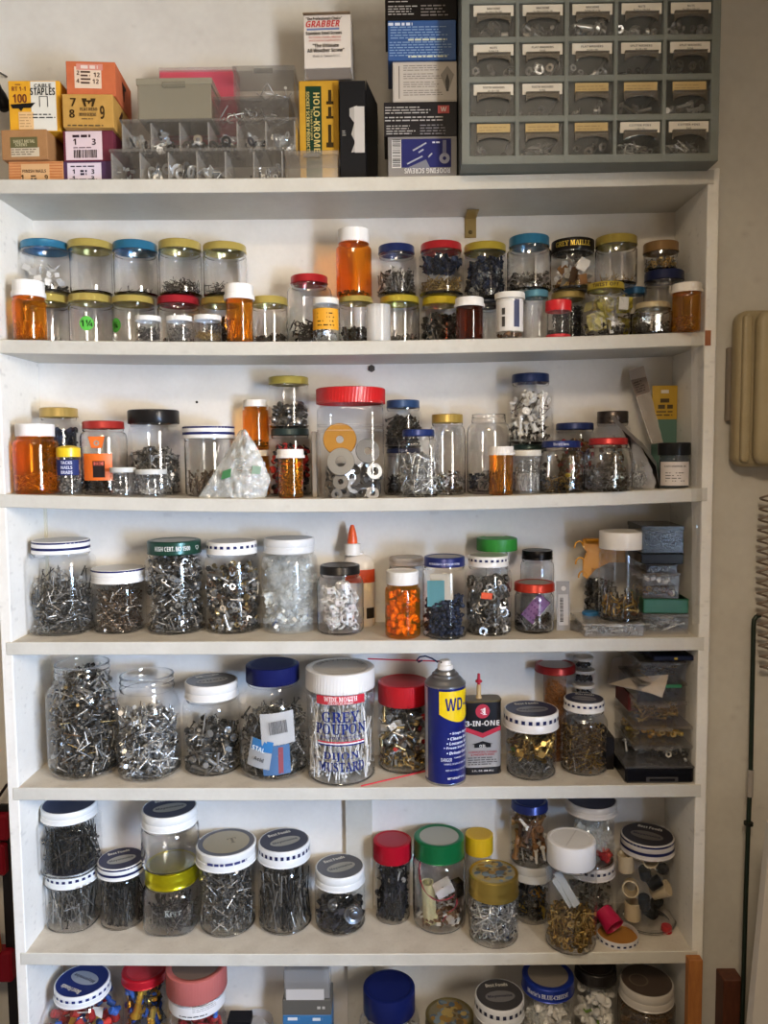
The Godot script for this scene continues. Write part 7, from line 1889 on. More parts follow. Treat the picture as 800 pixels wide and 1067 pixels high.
func top_boxes() -> void:
	var Y := func(x: float) -> float: return shelf_y(0, x)
	var card := func(hex: String, hex2: String, sd: int) -> Material: return grained("card" + hex, hex, hex2, sd, 0.12, 0.75, 10, "4a3a2a")
	# left column
	var y0: float = Y.call(-0.5)
	var t := carton("orange-tan striped carton at the foot of the left box pile", [9, 168, 66, 190], -0.03, 0.1, y0, card.call("c48a58", "b87c4a", 51))
	var st := st_new()
	for k in 7: box(st, on_front(t, 37, 170 + 2.9 * k) + Vector3(0, 0, 0.0001), Vector3(t.w * 0.98, 0.0011, 0.0003))
	part("printed_lines", done(st), mat("a8602c", 0.6), t.o)
	plate_on(t, 22, 171, 52, 190, "c9a070", 0.0006)
	for q in [["1", 23.5, 185, 5], ["9", 48.5, 185, 5]]: type_on(t, q[0], q[1], q[2], q[3], 0, "3a2a1c")
	type_on(t, "FINISH NAILS", 36, 178.5, 3, 24, "4a3420")
	rows_on(t, 36, 185, 7, 5, 2, "4a3420", 0.6)
	var p := carton("brown carton with an olive and white label in the left pile", [2, 135, 50, 168], -0.022, 0.11, t.top, card.call("a5794c", "946a40", 52), [[11, 143, 40, 154, "5b5630"], [12, 154, 42, 163, "c2b49a"]], -0.02)
	type_on(p, "SHEET METAL", 26, 147.5, 3, 22, "b9b08a")
	type_on(p, "SCREWS", 23, 151, 3, 12, "b9b08a")
	rows_on(p, 26, 158.5, 26, 7, 3, "6a5a46")
	var s := carton("yellow and white carton of cable staples on the brown carton", [9, 84, 62, 137], -0.03, 0.085, p.top, card.call("dca21e", "cf9414", 53), [[31, 85, 59, 136, "d6d2c4"], [19, 117, 35, 135, "d8b27e", 0.0008]], 0.02)
	type_on(s, "CABLE", 44, 89.5, 3.6, 17, "2a2826")
	type_on(s, "STAPLES", 44, 95.5, 7, 25, "1f1d1c")
	type_on(s, "RT 1-1", 19.5, 93, 4.2, 14, "7a3a14")
	rows_on(s, 20, 88.5, 9, 2.5, 1, "7a3a14")
	type_on(s, "100", 20.5, 103, 8.5, 14, "6a2c10")
	var ar := PackedVector2Array()
	for q in [[-1, 0.6], [1.15, 1.0], [0.75, -0.2], [0.1, -0.2], [-0.1, -1], [-0.3, -0.3], [-0.85, -0.3]]: ar.append(Vector2(q[0], q[1]) * 0.019 * Vector2(1, 0.36))
	part("arrow_mark", slab(ar, 0, 0.0004), mat("1c1a18", 0.6), s.o, on_front(s, 23, 112, 0.0012))
	rows_on(s, 24, 111, 14, 2.6, 1, "d2c8b4", 0.8)
	var k0 := mm(s.zf)
	part("staple_mark", tubed([Vector3(-4 * k0, -5.5 * k0, 0), Vector3(-4 * k0, 4.5 * k0, 0), Vector3(4 * k0, 4.5 * k0, 0), Vector3(4 * k0, -5.5 * k0, 0)], 0.0007, 6), mat("3a3836", 0.5), s.o, on_front(s, 45, 105.5, 0.001))
	rows_on(s, 46, 121, 24, 6, 2, "3a3836")
	rows_on(s, 27, 126, 13, 14, 5, "b08a5a")
	# second column
	var y1: float = Y.call(-0.42)
	var a := carton("purple carton with a white label at the foot of the second pile", [66, 168, 116, 190], -0.03, 0.1, y1, card.call("4a2a4e", "3c2242", 54), [[70, 170, 106, 190, "cfc2cc"]])
	for q in [["1", 77, 179], ["3", 97, 179], ["1", 77, 186], ["3", 97, 186]]: type_on(a, q[0], q[1], q[2], 4.5, 0, "262230")
	rows_on(a, 88, 173.5, 28, 3, 1, "3a3444")
	rows_on(a, 88, 180, 8, 6, 2, "262230", 0.7)
	rows_on(a, 88, 187, 30, 3, 1, "3a3444")
	var b := carton("maroon carton with a barcoded pinkish label in the second pile", [66, 136, 118, 168], -0.03, 0.1, a.top, card.call("6a2034", "5a182a", 55), [[68, 137, 107, 166.5, "d3bfc2"]])
	rows_on(b, 88, 142, 24, 3.2, 1, "3a2a2e", 0.8)
	type_on(b, "1", 78, 148, 6, 0, "2e2226")
	type_on(b, "3", 98, 148, 6, 0, "2e2226")
	rows_on(b, 88, 154, 22, 2.4, 1, "5a464c")
	bars_on(b, 89, 160.5, 23, 8)
	var c := carton("tan carton numbered seven to nine with open side flap", [64, 98, 116, 136], -0.018, 0.1, b.top, card.call("c09448", "ae843c", 56), [], 0.05)
	type_on(c, "7", 75, 107, 8, 0, "3a2a14")
	type_on(c, "8", 74, 119, 8, 0, "3a2a14")
	type_on(c, "9", 105, 117, 13, 4.5, "3a2a14")
	type_on(c, "FLAT HEAD", 91, 114, 3.2, 17, "4a381c")
	type_on(c, "WOOD SCREWS", 90, 119.5, 3.2, 17, "4a381c")
	rows_on(c, 91, 124, 14, 2.2, 1, "5a4626")
	rows_on(c, 90, 131, 40, 3.4, 1, "4a381c")
	var scw := PackedVector2Array()
	for q in [[-7, 4], [-2, 4], [-2, 2.2], [2, 2.2], [2, 4], [7, 4], [4.5, -4], [2.5, -4], [3.5, 1], [0.5, 0.2], [0.5, -1.5], [-0.5, -1.5], [-0.5, 0.2], [-3.5, 1], [-2.5, -4], [-4.5, -4]]: scw.append(Vector2(q[0], q[1]) * mm(c.zf))
	part("screw_mark", slab(scw, 0, 0.0003), mat("3a2a14", 0.6), c.o, on_front(c, 91, 107, 0.0008))
	var d := carton("orange carton with a pale label on top of the second pile", [67, 64, 117, 100], -0.025, 0.105, c.top, card.call("c4683c", "b45a32", 57), [[75, 70, 103, 92, "d6bfa6", 0.0005]], 0.08)
	plate_on(d, 77, 67, 104, 73, "c88474", 0.0007)
	rows_on(d, 91, 70.2, 18, 4, 1, "d9c6ba", 0.8)
	type_on(d, "2", 79, 76.5, 4, 0, "4a3026")
	type_on(d, "4", 79, 85, 4, 0, "4a3026")
	type_on(d, "12", 98, 78, 4.4, 0, "4a3026")
	type_on(d, "12", 97, 85, 4.4, 0, "4a3026")
	rows_on(d, 88, 81, 12, 14, 4, "4a3026", 0.5)
	var sm := mat("3a2018", 0.6)
	var fl := PackedVector2Array([Vector2(-0.012, 0.014), Vector2(0.014, 0.014), Vector2(0.012, 0.008), Vector2(0.003, 0.006), Vector2(0.0, -0.014), Vector2(-0.004, -0.014), Vector2(-0.008, 0.006)])
	part("printed_mark", slab(fl, 0, 0.0003), sm, d.o, Vector3(d.w / 2 + 0.0005, d.h * 0.5, 0.0), Vector3(0, PI / 2, 0))
	part("printed_mark", slab(fl, 0, 0.0003), sm, c.o, Vector3(c.w / 2 + 0.0005, c.h * 0.5, 0.0), Vector3(0, PI / 2, 0.8))
	# clear boxes
	var yc: float = Y.call(-0.3)
	compartment_box("long clear box with six compartments of washers at the shelf edge", [115, 154, 295, 188], -0.012, 0.075, yc, 6, 1)
	var f2 := pz(200, 154, -0.012).y
	compartment_box("long clear box with six compartments of bagged parts, second tier", [126, 123, 308, 154], -0.028, 0.075, f2, 6, 2)
	var f3 := pz(200, 123, -0.028).y
	var e := front_box(142, 81, 221, 121, -0.03, 0.07)
	clear_case("cloudy grey plastic box tilted on top of the compartment boxes", Vector3(e[0].x, f3, e[0].z), Vector3(e[1].x, e[0].y + e[1].y - f3, 0.07), "8d8672", 0.75, "", [], true, "plastic_box")
	e = front_box(222, 100, 302, 122, -0.035, 0.075)
	clear_case("low clear box of clips on top of the compartment boxes", Vector3(e[0].x, f3, e[0].z), Vector3(e[1].x, e[0].y + e[1].y - f3, 0.075), "6a665e", 0.12, "bright clips", [["hook", "bright", 20, [0.8, 1.2], 0.7]], true, "plastic_box")
	var f4: float = e[0].y + e[1].y
	e = front_box(242, 68, 307, 100, -0.045, 0.075)
	clear_case("clear box of long fastenings resting on the low clear box", Vector3(e[0].x, f4, e[0].z), Vector3(e[1].x, e[0].y + e[1].y - f4, 0.075), "6e6a62", 0.1, "long steel fastenings", [["long_nail", "bright", 14, [0.7, 0.9], 0.5]], true, "plastic_box")
	# pink box lies across the cloudy one
	var pk := front_box(166, 70, 246, 99, -0.105, 0.036)
	var pf: float = f3
	var pt: float = pk[0].y + pk[1].y
	var o := thing("plastic_box", "pink plastic box with clear lid behind the cloudy grey box", "box", Vector3(pk[0].x, pf, pk[0].z))
	part("body", boxed(Vector3(pk[1].x, pt - pf - 0.004, 0.036), 0.001, Vector3(0, (pt - pf - 0.004) / 2, 0)), mat("c24a5e", 0.4, 0.0, 0.3), o)
	part("lid", boxed(Vector3(pk[1].x * 1.01, 0.008, 0.038), 0.001, Vector3(0, pt - pf - 0.004, 0)), pane("c9b8b4", 0.35, 0.1), o)
	# small clear box by the cartons
	e = front_box(296, 156, 353, 188, -0.012, 0.06)
	clear_case("single clear box with a white card in front of the bolt carton", Vector3(e[0].x, yc - 0.001, e[0].z), Vector3(e[1].x, e[0].y + e[1].y - yc, 0.06), "857c70", 0.08, "", [], true, "plastic_box")
	var wc := thing("paper_card", "white card lying in the single clear box", "card", Vector3(e[0].x, yc + 0.006, e[0].z + 0.012))
	part("card", boxed(Vector3(0.05, 0.001, 0.04)), mat("d6d4d0", 0.6), wc, Vector3.ZERO, Vector3(0.25, 0.1, 0))
	# bolt carton, black carton, screw carton above
	var h := carton("yellow carton with green panel and pictured bolts", [312, 84, 353, 187], -0.075, 0.065, Y.call(-0.1), card.call("c8981e", "b98a18", 58), [[318, 90, 336, 186, "1d3a28"]], 0.0)
	type_on(h, "HOLO-KROME", 330, 128, 6.2, 58, "c9b46a", true, -PI / 2)
	type_on(h, "Thread-Forged", 324.5, 130, 3, 30, "c9b46a", false, -PI / 2)
	type_on(h, "SOCKET SCREW PRODUCTS", 321, 128, 3.2, 60, "c9b46a", true, -PI / 2)
	for k in 3:
		var bs := st_new()
		lathe(bs, pv([0, -0.016, 0.0032, -0.016, 0.0032, 0.006]), 12)
		lathe(bs, pv([0.0032, -0.022, 0.0075, -0.022, 0.0075, -0.016, 0.003, -0.016]), 14)
		var q := part("printed_bolt", done(bs), mat("3a2c14", 0.6), h.o, on_front(h, 343.5, [97, 114, 135][k], 0.0004))
		q.scale = Vector3(0.85, [0.85, 0.7, 1.35][k], 0.02)
	var bl := carton("black carton with a torn white label standing on end", [354, 84, 381, 187], -0.055, 0.09, Y.call(-0.05), mat("1b1b1d", 0.5), [], 0.0)
	plate_on(bl, 369, 111, 380, 159, "c4bfb8", 0.0005)
	var tr := PackedVector2Array()
	for q in [[364, 113], [372, 110], [372, 158], [366, 159], [370, 148], [366, 140], [369, 128], [364, 121]]:
		var v := on_front(bl, q[0], q[1])
		tr.append(Vector2(v.x, v.y))
	part("torn_edge", slab(tr, 0, 0.0004), mat("a9a49c", 0.7), bl.o, Vector3(0, 0, bl.z))
	rows_on(bl, 359, 139, 5, 6, 3, "8a8680", 0.5)
	# opened black sleeve on its right
	var sv := PackedVector2Array()
	for q in [[381, 80], [393, 106], [393, 184], [381, 187]]:
		var v := pz(q[0], q[1], -0.06)
		sv.append(Vector2(v.x, v.y))
	o = thing("cardboard_flap", "slanting black cardboard flap beside the black carton", "cardboard", Vector3(0, 0, -0.1))
	part("flap", slab(sv, -0.03, 0.03), mat("141416", 0.55), o)
	var gtop: float = maxf(h.top, bl.top)
	var gr := front_box(317, 14, 366, 84, -0.07, 0.06)
	o = thing("cardboard_box", "white carton with red lettering in a clear wrap above the yellow carton", "box", Vector3(gr[0].x, gtop, gr[0].z), -0.03)
	var gh: float = gr[0].y + gr[1].y - gtop
	var G := {"o": o, "z": 0.03, "zf": -0.07}
	part("carton", boxed(Vector3(gr[1].x, gh * 0.83, 0.06), 0.0008, Vector3(0, gh * 0.585, 0)), mat("d9d0c4", 0.6), o)
	part("clear_wrap", boxed(Vector3(gr[1].x * 0.99, gh * 0.17, 0.058), 0.0006, Vector3(0, gh * 0.085, 0)), pane("b5aaa0", 0.35, 0.1), o)
	part("top_flap", boxed(Vector3(gr[1].x, 0.0015, 0.06), 0.0, Vector3(0, gh * 1.01, -0.004)), card.call("8a7256", "7a6448", 59), o, Vector3.ZERO, Vector3(0.12, 0, 0))
	type_on(G, "\"The Professionals Choice\"", 338, 19.5, 3, 36, "2a2624", true)
	type_on(G, "GRABBER", 337, 25, 6, 34, "c22a2c", true, 0.0, false, 0.2)
	plate_on(G, 320, 29.5, 354, 31, "6a7aa0", 0.0004)
	type_on(G, "Stainless Steel Screws", 338, 34.5, 3.4, 36, "2a2624")
	type_on(G, "for Decks, Docks, Marine", 339, 39, 2.6, 32, "c04a3c", false)
	type_on(G, "and Exterior Applications", 339, 42.5, 2.6, 32, "c04a3c", false)
	type_on(G, "\"The Ultimate", 340, 47.5, 3.6, 26, "2a2624")
	type_on(G, "All Weather Screw\"", 340, 52.5, 3.8, 37, "2a2624")
	type_on(G, "Made in Taiwan R.O.C.", 341, 58.5, 2.4, 28, "4a4440", false)
	# pile of flat cartons
	var px := 0.09
	var y2: float = Y.call(px)
	var r1 := carton("grey and blue roofing screw carton lying upside down at the pile's foot", [404, 142, 476, 186], -0.012, 0.1, y2, mat("6e6c6c", 0.45, 0.0, 0.2), [[418, 145, 470, 174, "2a2c62"], [408, 146, 418, 175, "d2cfca", 0.0006]])
	bars_on(r1, 413, 160, 26, 8, "3a3836", PI / 2)
	type_on(r1, "ROOFING SCREWS", 445, 178, 5, 46, "cfccc8", true, PI)
	var dk := st_new()
	for q in [[424, 171, 440, 163], [430, 157, 444, 149], [436, 159, 441, 156], [446, 164, 450, 160]]:
		tube(dk, PackedVector3Array([on_front(r1, q[0], q[1], 0.0006), on_front(r1, q[2], q[3], 0.0006)]), 0.0014, 6)
	part("printed_screws", done(dk), mat("a5a7b4", 0.5), r1.o)
	part("printed_panel", slab(PackedVector2Array([Vector2(-0.03, -0.011), Vector2(0.006, 0.004), Vector2(0.014, -0.012)]), 0, 0.0002), mat("6e707c", 0.5), r1.o, on_front(r1, 440, 169, 0.0005))
	rows_on(r1, 455, 148.5, 9, 2.4, 1, "c4c4d4", 0.7)
	part("printed_ring", lathed(pv([0.003, 0, 0.0085, 0, 0.0085, 0.0003, 0.003, 0.0003]), 22), mat("8e90a4", 0.5), r1.o, on_front(r1, 463, 165, 0.0005), Vector3(PI / 2, 0, 0))
	part("printed_shaft", plate(0.006, 0.024), mat("5c5e82", 0.5), r1.o, on_front(r1, 463, 154, 0.0006))
	var r2 := carton("black carton with small white print and a red mark", [400, 106, 476, 142], -0.012, 0.1, r1.top, mat("17151a", 0.4, 0.0, 0.2), [], 0.0)
	rows_on(r2, 425, 115, 46, 8, 3, "a9a6a4")
	rows_on(r2, 434, 124, 64, 6, 2, "a9a6a4")
	rows_on(r2, 418, 135.5, 30, 10, 4, "a9a6a4")
	rows_on(r2, 451, 135, 26, 11, 4, "77757a")
	plate_on(r2, 456, 110, 468, 118, "b84a48", 0.0005)
	type_on(r2, "W", 462, 114, 4.5, 6, "e0d2cc")
	var r3 := carton("grey white carton with screw drawings in the middle of the pile", [409, 64, 476, 106], -0.016, 0.095, r2.top, mat("aea79e", 0.55), [])
	plate_on(r3, 411, 66, 475, 104, "bdb5aa", 0.0004)
	for k in 4: rows_on(r3, 441, 71 + 8.6 * k, 40, 6.4, 3, "7a726a", 0.35)
	plate_on(r3, 415.2, 69, 416.4, 103, "5c564f", 0.0007)
	part("printed_screw", slab(PackedVector2Array([Vector2(0, 0.02), Vector2(0.011, 0.006), Vector2(0.003, -0.016), Vector2(-0.003, -0.016), Vector2(-0.011, 0.006)]), 0, 0.0003), mat("8a847c", 0.5), r3.o, on_front(r3, 466, 82, 0.0006))
	part("printed_screw", slab(PackedVector2Array([Vector2(0, 0.014), Vector2(0.0035, 0.002), Vector2(0.002, -0.014), Vector2(-0.002, -0.014), Vector2(-0.0035, 0.002)]), 0, 0.0003), mat("3a3632", 0.5), r3.o, on_front(r3, 466, 86, 0.0009))
	var r4 := carton("blue carton with rows of white print in the pile", [404, 21, 475, 64], -0.012, 0.1, r3.top, mat("1d4f8e", 0.45, 0.0, 0.2), [])
	rows_on(r4, 419, 25.5, 28, 3.4, 1, "d2dae6", 0.8)
	rows_on(r4, 438, 34, 60, 13, 5, "7d9cc4")
	rows_on(r4, 438, 51, 62, 15, 6, "7d9cc4")
	rows_on(r4, 446, 41.5, 40, 2.4, 1, "cfd6c0", 0.7)
	rows_on(r4, 446, 59, 40, 2.4, 1, "cfd6c0", 0.7)
	var r5 := carton("black carton on top of the flat carton pile", [401, -22, 476, 21], -0.012, 0.1, r4.top, mat("15110f", 0.4, 0.0, 0.2), [])
	rows_on(r5, 417, 2, 24, 2.4, 1, "a9a4a0")
	rows_on(r5, 420, 11, 30, 10, 4, "a9a4a0")
	rows_on(r5, 453, 11, 28, 12, 4, "77706c")
func compartment_box(label: String, px: Array, zf: float, deep: float, foot: float, n: int, kind: int) -> void:
	var b := front_box(px[0], px[1], px[2], px[3], zf, deep)
	var s: Vector3 = b[1]
	var c: Vector3 = b[0]
	var h := c.y + s.y - foot
	var o := thing("organiser_box", label, "organiser box", Vector3(c.x, foot, c.z))
	var m := pane("7a766e", 0.07, 0.04)
	part("body", boxed(Vector3(s.x, h * 0.9, deep), 0.001, Vector3(0, h * 0.45, 0)), m, o)
	part("lid", boxed(Vector3(s.x * 1.012, h * 0.1, deep * 1.02), 0.0008, Vector3(0, h * 0.95, 0)), pane("8d887e", 0.25, 0.06), o)
	for k in n + 1:
		part("divider", boxed(Vector3(0.0022, h * 0.88, deep * 0.97), 0.0005, Vector3(-s.x / 2 + 0.002 + (s.x - 0.004) * k / n, h * 0.45, 0)), pane("bdb8ae", 0.42, 0.06), o)
	var root := thing("loose_fastenings", ("washers and clips loose inside the %s" if kind == 1 else "small bagged parts inside the %s") % ("lower compartment box" if kind == 1 else "upper compartment box"), "hardware", Vector3(c.x, foot, c.z), 0.0, "", "stuff")
	for k in n:
		var cell := Node3D.new()
		cell.name = "cell"
		root.add_child(cell, true)
		cell.position = Vector3(-s.x / 2 + s.x * (k + 0.5) / n, 0.001, 0.006)
		var room := Vector3(s.x / n * 0.88, h * 0.5, deep * 0.8)
		if kind == 1:
			var what: Array = [["chip", "bright", 8, [0.8, 1.2]], ["washer", "bright", 14, [1.1, 1.5]], ["washer", "bright", 16, [1.4, 2.0]], ["flake", "bright", 16, [0.7, 1.1]], ["chip", "steel", 5, [0.6, 0.9]], ["washer", "bright", 46, [0.6, 0.8]]][k]
			tray(cell, what[0], what[1], what[2], room, what[3])
		else:
			tray(cell, "wad", "film", 7, Vector3(room.x, h * 0.62, room.z), [0.8, 1.1])
			tray(cell, "wad", "white", 2, Vector3(room.x, h * 0.5, room.z), [0.6, 0.8])
			tray(cell, "washer", ["dark", "dark", "steel", "dark", "black", "bright"][k], 8, room, [0.9, 1.3])
# the grey drawer cabinet
func parts_cabinet() -> void:
	var zf := 0.044
	var deep := 0.165
	var a := pz(481, 170, zf)
	var b := pz(748, 168, zf)
	var y0 := shelf_y(0, 0.4)
	var yt := pz(615, -46, zf).y
	var w := b.x - a.x
	var X := (a.x + b.x) / 2
	var o := thing("drawer_cabinet", "grey metal cabinet of small clear drawers with paper labels", "drawer cabinet", Vector3(X, y0, zf - deep / 2))
	var H := yt - y0
	var grey := grained("cabinet_grey", "72766f", "676b64", 71, 0.25, 0.45, 30, "3c3e3a", 0.005)
	var lx := func(u: float) -> float: return pz(u, 90, zf).x - X
	var ly := func(v: float) -> float: return pz(615, v, zf).y - y0
	var zz := deep / 2
	var cols := [490, 541, 592.5, 643.5, 694.5]
	var colw := 46.5
	var rows := [-40, 2, 43, 84.5, 126]
	var rowh := 34.5
	var t := 0.0015
	# shell
	part("side", boxed(Vector3(t, H, deep), 0.0005, Vector3(-w / 2 + t / 2, H / 2, 0)), grey, o)
	part("side", boxed(Vector3(t, H, deep), 0.0005, Vector3(w / 2 - t / 2, H / 2, 0)), grey, o)
	part("bottom", boxed(Vector3(w, 0.0035, deep), 0.0008, Vector3(0, 0.00185, 0)), grey, o)
	part("top", boxed(Vector3(w, 0.003, deep), 0.0008, Vector3(0, H - 0.0015, 0)), grey, o)
	part("back", boxed(Vector3(w, H, t), 0.0, Vector3(0, H / 2, -zz + t)), grey, o)
	# front grid
	var bars := []
	bars.append([-w / 2, lx.call(489.5)])
	for k in 4: bars.append([lx.call(cols[k] + colw), lx.call(cols[k + 1])])
	bars.append([lx.call(741), w / 2])
	for q in bars: part("upright", boxed(Vector3(q[1] - q[0], H - 0.002, 0.006), 0.0012, Vector3((q[0] + q[1]) / 2, H / 2, zz - 0.003)), grey, o)
	var hb := [[0.0005, ly.call(160.5)]]
	for k in range(4, 0, -1): hb.append([ly.call(rows[k]), ly.call(rows[k - 1] + rowh)])
	hb.append([ly.call(rows[0]), H])
	for q in hb: part("rail", boxed(Vector3(w - 0.002, q[1] - q[0], 0.0066), 0.0012, Vector3(0, (q[0] + q[1]) / 2, zz - 0.0036)), grey, o)
	for k in 4: part("inner_shelf", boxed(Vector3(w - 0.004, 0.001, deep - 0.012), 0.0, Vector3(0, ly.call(rows[k] + rowh + 2), -0.003)), grey, o)
	for k in 4: part("inner_wall", boxed(Vector3(0.001, H - 0.006, deep - 0.012), 0.0, Vector3((lx.call(cols[k] + colw) + lx.call(cols[k + 1])) / 2, H / 2, -0.003)), grey, o)
	var text := [[["MACHINE", "¼-20 x ¼-20"], ["MACHINE", "¼-20 x 5/16-18"], ["MACHINE", "5/16-18 x ⅜"], ["NUTS", "8-32 x 10-24"], ["NUTS", "¼-20 x 10-32"]],
		[["NUTS", "5/16-18"], ["FLAT WASHERS", "5/16"], ["FLAT WASHERS", "4 • 6 • 10"], ["SPLIT WASHERS", "6 • 8 • 10"], ["SPLIT WASHERS", "5/16"]],
		[["TOOTH WASHERS", "4 • 8 • 10"], ["TOOTH WASHERS", "5/16"], [], [], []],
		[[], [], [], ["COTTER PINS", "• ⅜ • ½"], ["COTTER PINS", "5x4"]]]
	var clear := pane("9a9c96", 0.06, 0.04)
	var tray_m := pane("8c8e88", 0.3, 0.15)
	var hm := pane("6b6356", 0.6, 0.1)
	var root := thing("loose_fastenings", "bolts nuts and pins lying in the drawers of the grey cabinet", "hardware", Vector3(X, y0, zf - deep / 2), 0.0, "", "stuff")
	for r in 5:
		for c in 5:
			var x0: float = lx.call(cols[c])
			var x1: float = lx.call(cols[c] + colw)
			var yb: float = ly.call(rows[r] + rowh)
			var yu: float = ly.call(rows[r])
			var dw := x1 - x0 - 0.001
			var dh := yu - yb - 0.001
			var cx := (x0 + x1) / 2
			var d := part("drawer", boxed(Vector3(dw, dh * 0.99, 0.0016), 0.0004), clear, o, Vector3(cx, yb + dh / 2 + 0.0004, zz - 0.004))
			part("tray", boxed(Vector3(dw, 0.001, deep * 0.8), 0.0, Vector3(0, -dh / 2 + 0.001, -deep * 0.41)), tray_m, d)
			part("tray_side", boxed(Vector3(0.001, dh * 0.8, deep * 0.8), 0.0, Vector3(-dw / 2 + 0.0005, -dh * 0.1, -deep * 0.41)), tray_m, d)
			part("tray_side", boxed(Vector3(0.001, dh * 0.8, deep * 0.8), 0.0, Vector3(dw / 2 - 0.0005, -dh * 0.1, -deep * 0.41)), tray_m, d)
			if r == 0: continue
			var tx: Array = text[r - 1][c]
			var tan := tx.is_empty()
			var lw := 0.052 if tan else 0.062
			var lh := 0.0165 if not tan else 0.0175
			part("label_card", boxed(Vector3(lw, lh, 0.0008), 0.0002), mat("b39a66", 0.7) if tan else mat("cdc6b6", 0.65), d, Vector3(0.0015, dh / 2 - lh / 2 - 0.001, 0.0016))
			if tan:
				part("lettering", print_rows(lw * 0.86, lh * 0.5, 2, r * 9 + c, 0.25), mat("8a744a", 0.7), d, Vector3(0.0015, dh / 2 - lh / 2, 0.0023))
			else:
				part("lettering", letters(tx[0], 0.0032, 0.034 if tx[0].length() > 8 else 0.0), mat("3c3630", 0.6), d, Vector3(0.0015, dh / 2 - 0.0062, 0.0023))
				part("lettering", letters(tx[1], 0.0032), mat("3c3630", 0.6), d, Vector3(0.0015, dh / 2 - 0.0115, 0.0023))
			# label holder with its curved lip
			var lip := PackedVector2Array()
			var hw := 0.026
			lip.append_array(pv([-hw, 0.0005, -hw, -0.013, -hw + 0.002, -0.013]))
			for k in 9:
				var u := -1.0 + 2.0 * k / 8.0
				lip.append(Vector2(u * (hw - 0.003), -0.0095 + 0.004 * (1.0 - u * u)))
			lip.append_array(pv([hw - 0.002, -0.013, hw, -0.013, hw, 0.0005]))
			part("handle", slab(lip, 0.0, 0.003), hm, d, Vector3(0.0015, dh / 2 - lh + 0.0005, 0.0022))
			part("handle_rim", boxed(Vector3(hw * 2, 0.0012, 0.006), 0.0003), hm, d, Vector3(0.0015, dh / 2 - lh + 0.001, 0.0045))
			var cell := Node3D.new()
			cell.name = "cell"
			root.add_child(cell, true)
			cell.position = Vector3(cx, yb + 0.002, zz - 0.032)
			var what: Array = [[["bolt", "steel", 7, [1.4, 1.9]], ["bolt", "steel", 10, [1.2, 1.7]], ["bolt", "steel", 8, [1.5, 2.0]], ["nut", "bright", 16, [0.9, 1.2]], ["nut", "bright", 14, [0.8, 1.1]]], [["nut", "steel", 5, [1.0, 1.3]], ["washer", "steel", 8, [0.9, 1.2]], ["nut", "bright", 14, [0.8, 1.1]], ["washer", "dark", 6, [0.8, 1.1]], ["washer", "dark", 6, [0.9, 1.2]]], [["washer", "dark", 6, [0.6, 0.8]], ["washer", "dark", 5, [0.9, 1.1]], ["rivet", "steel", 5, [0.9, 1.2]], ["bolt", "steel", 9, [0.9, 1.3]], ["bolt", "bright", 16, [0.8, 1.2]]], [["rivet", "steel", 4, [0.9, 1.2]], ["hook", "steel", 10, [0.7, 1.0]], ["washer", "dark", 5, [0.8, 1.1]], ["staple", "bright", 22, [0.8, 1.2]], ["staple", "bright", 26, [0.7, 1.1]]]][r - 1][c]
			tray(cell, what[0], what[1], int(what[2] * 1.6), Vector3(dw * 0.92, dh * 0.36, 0.05), what[3])

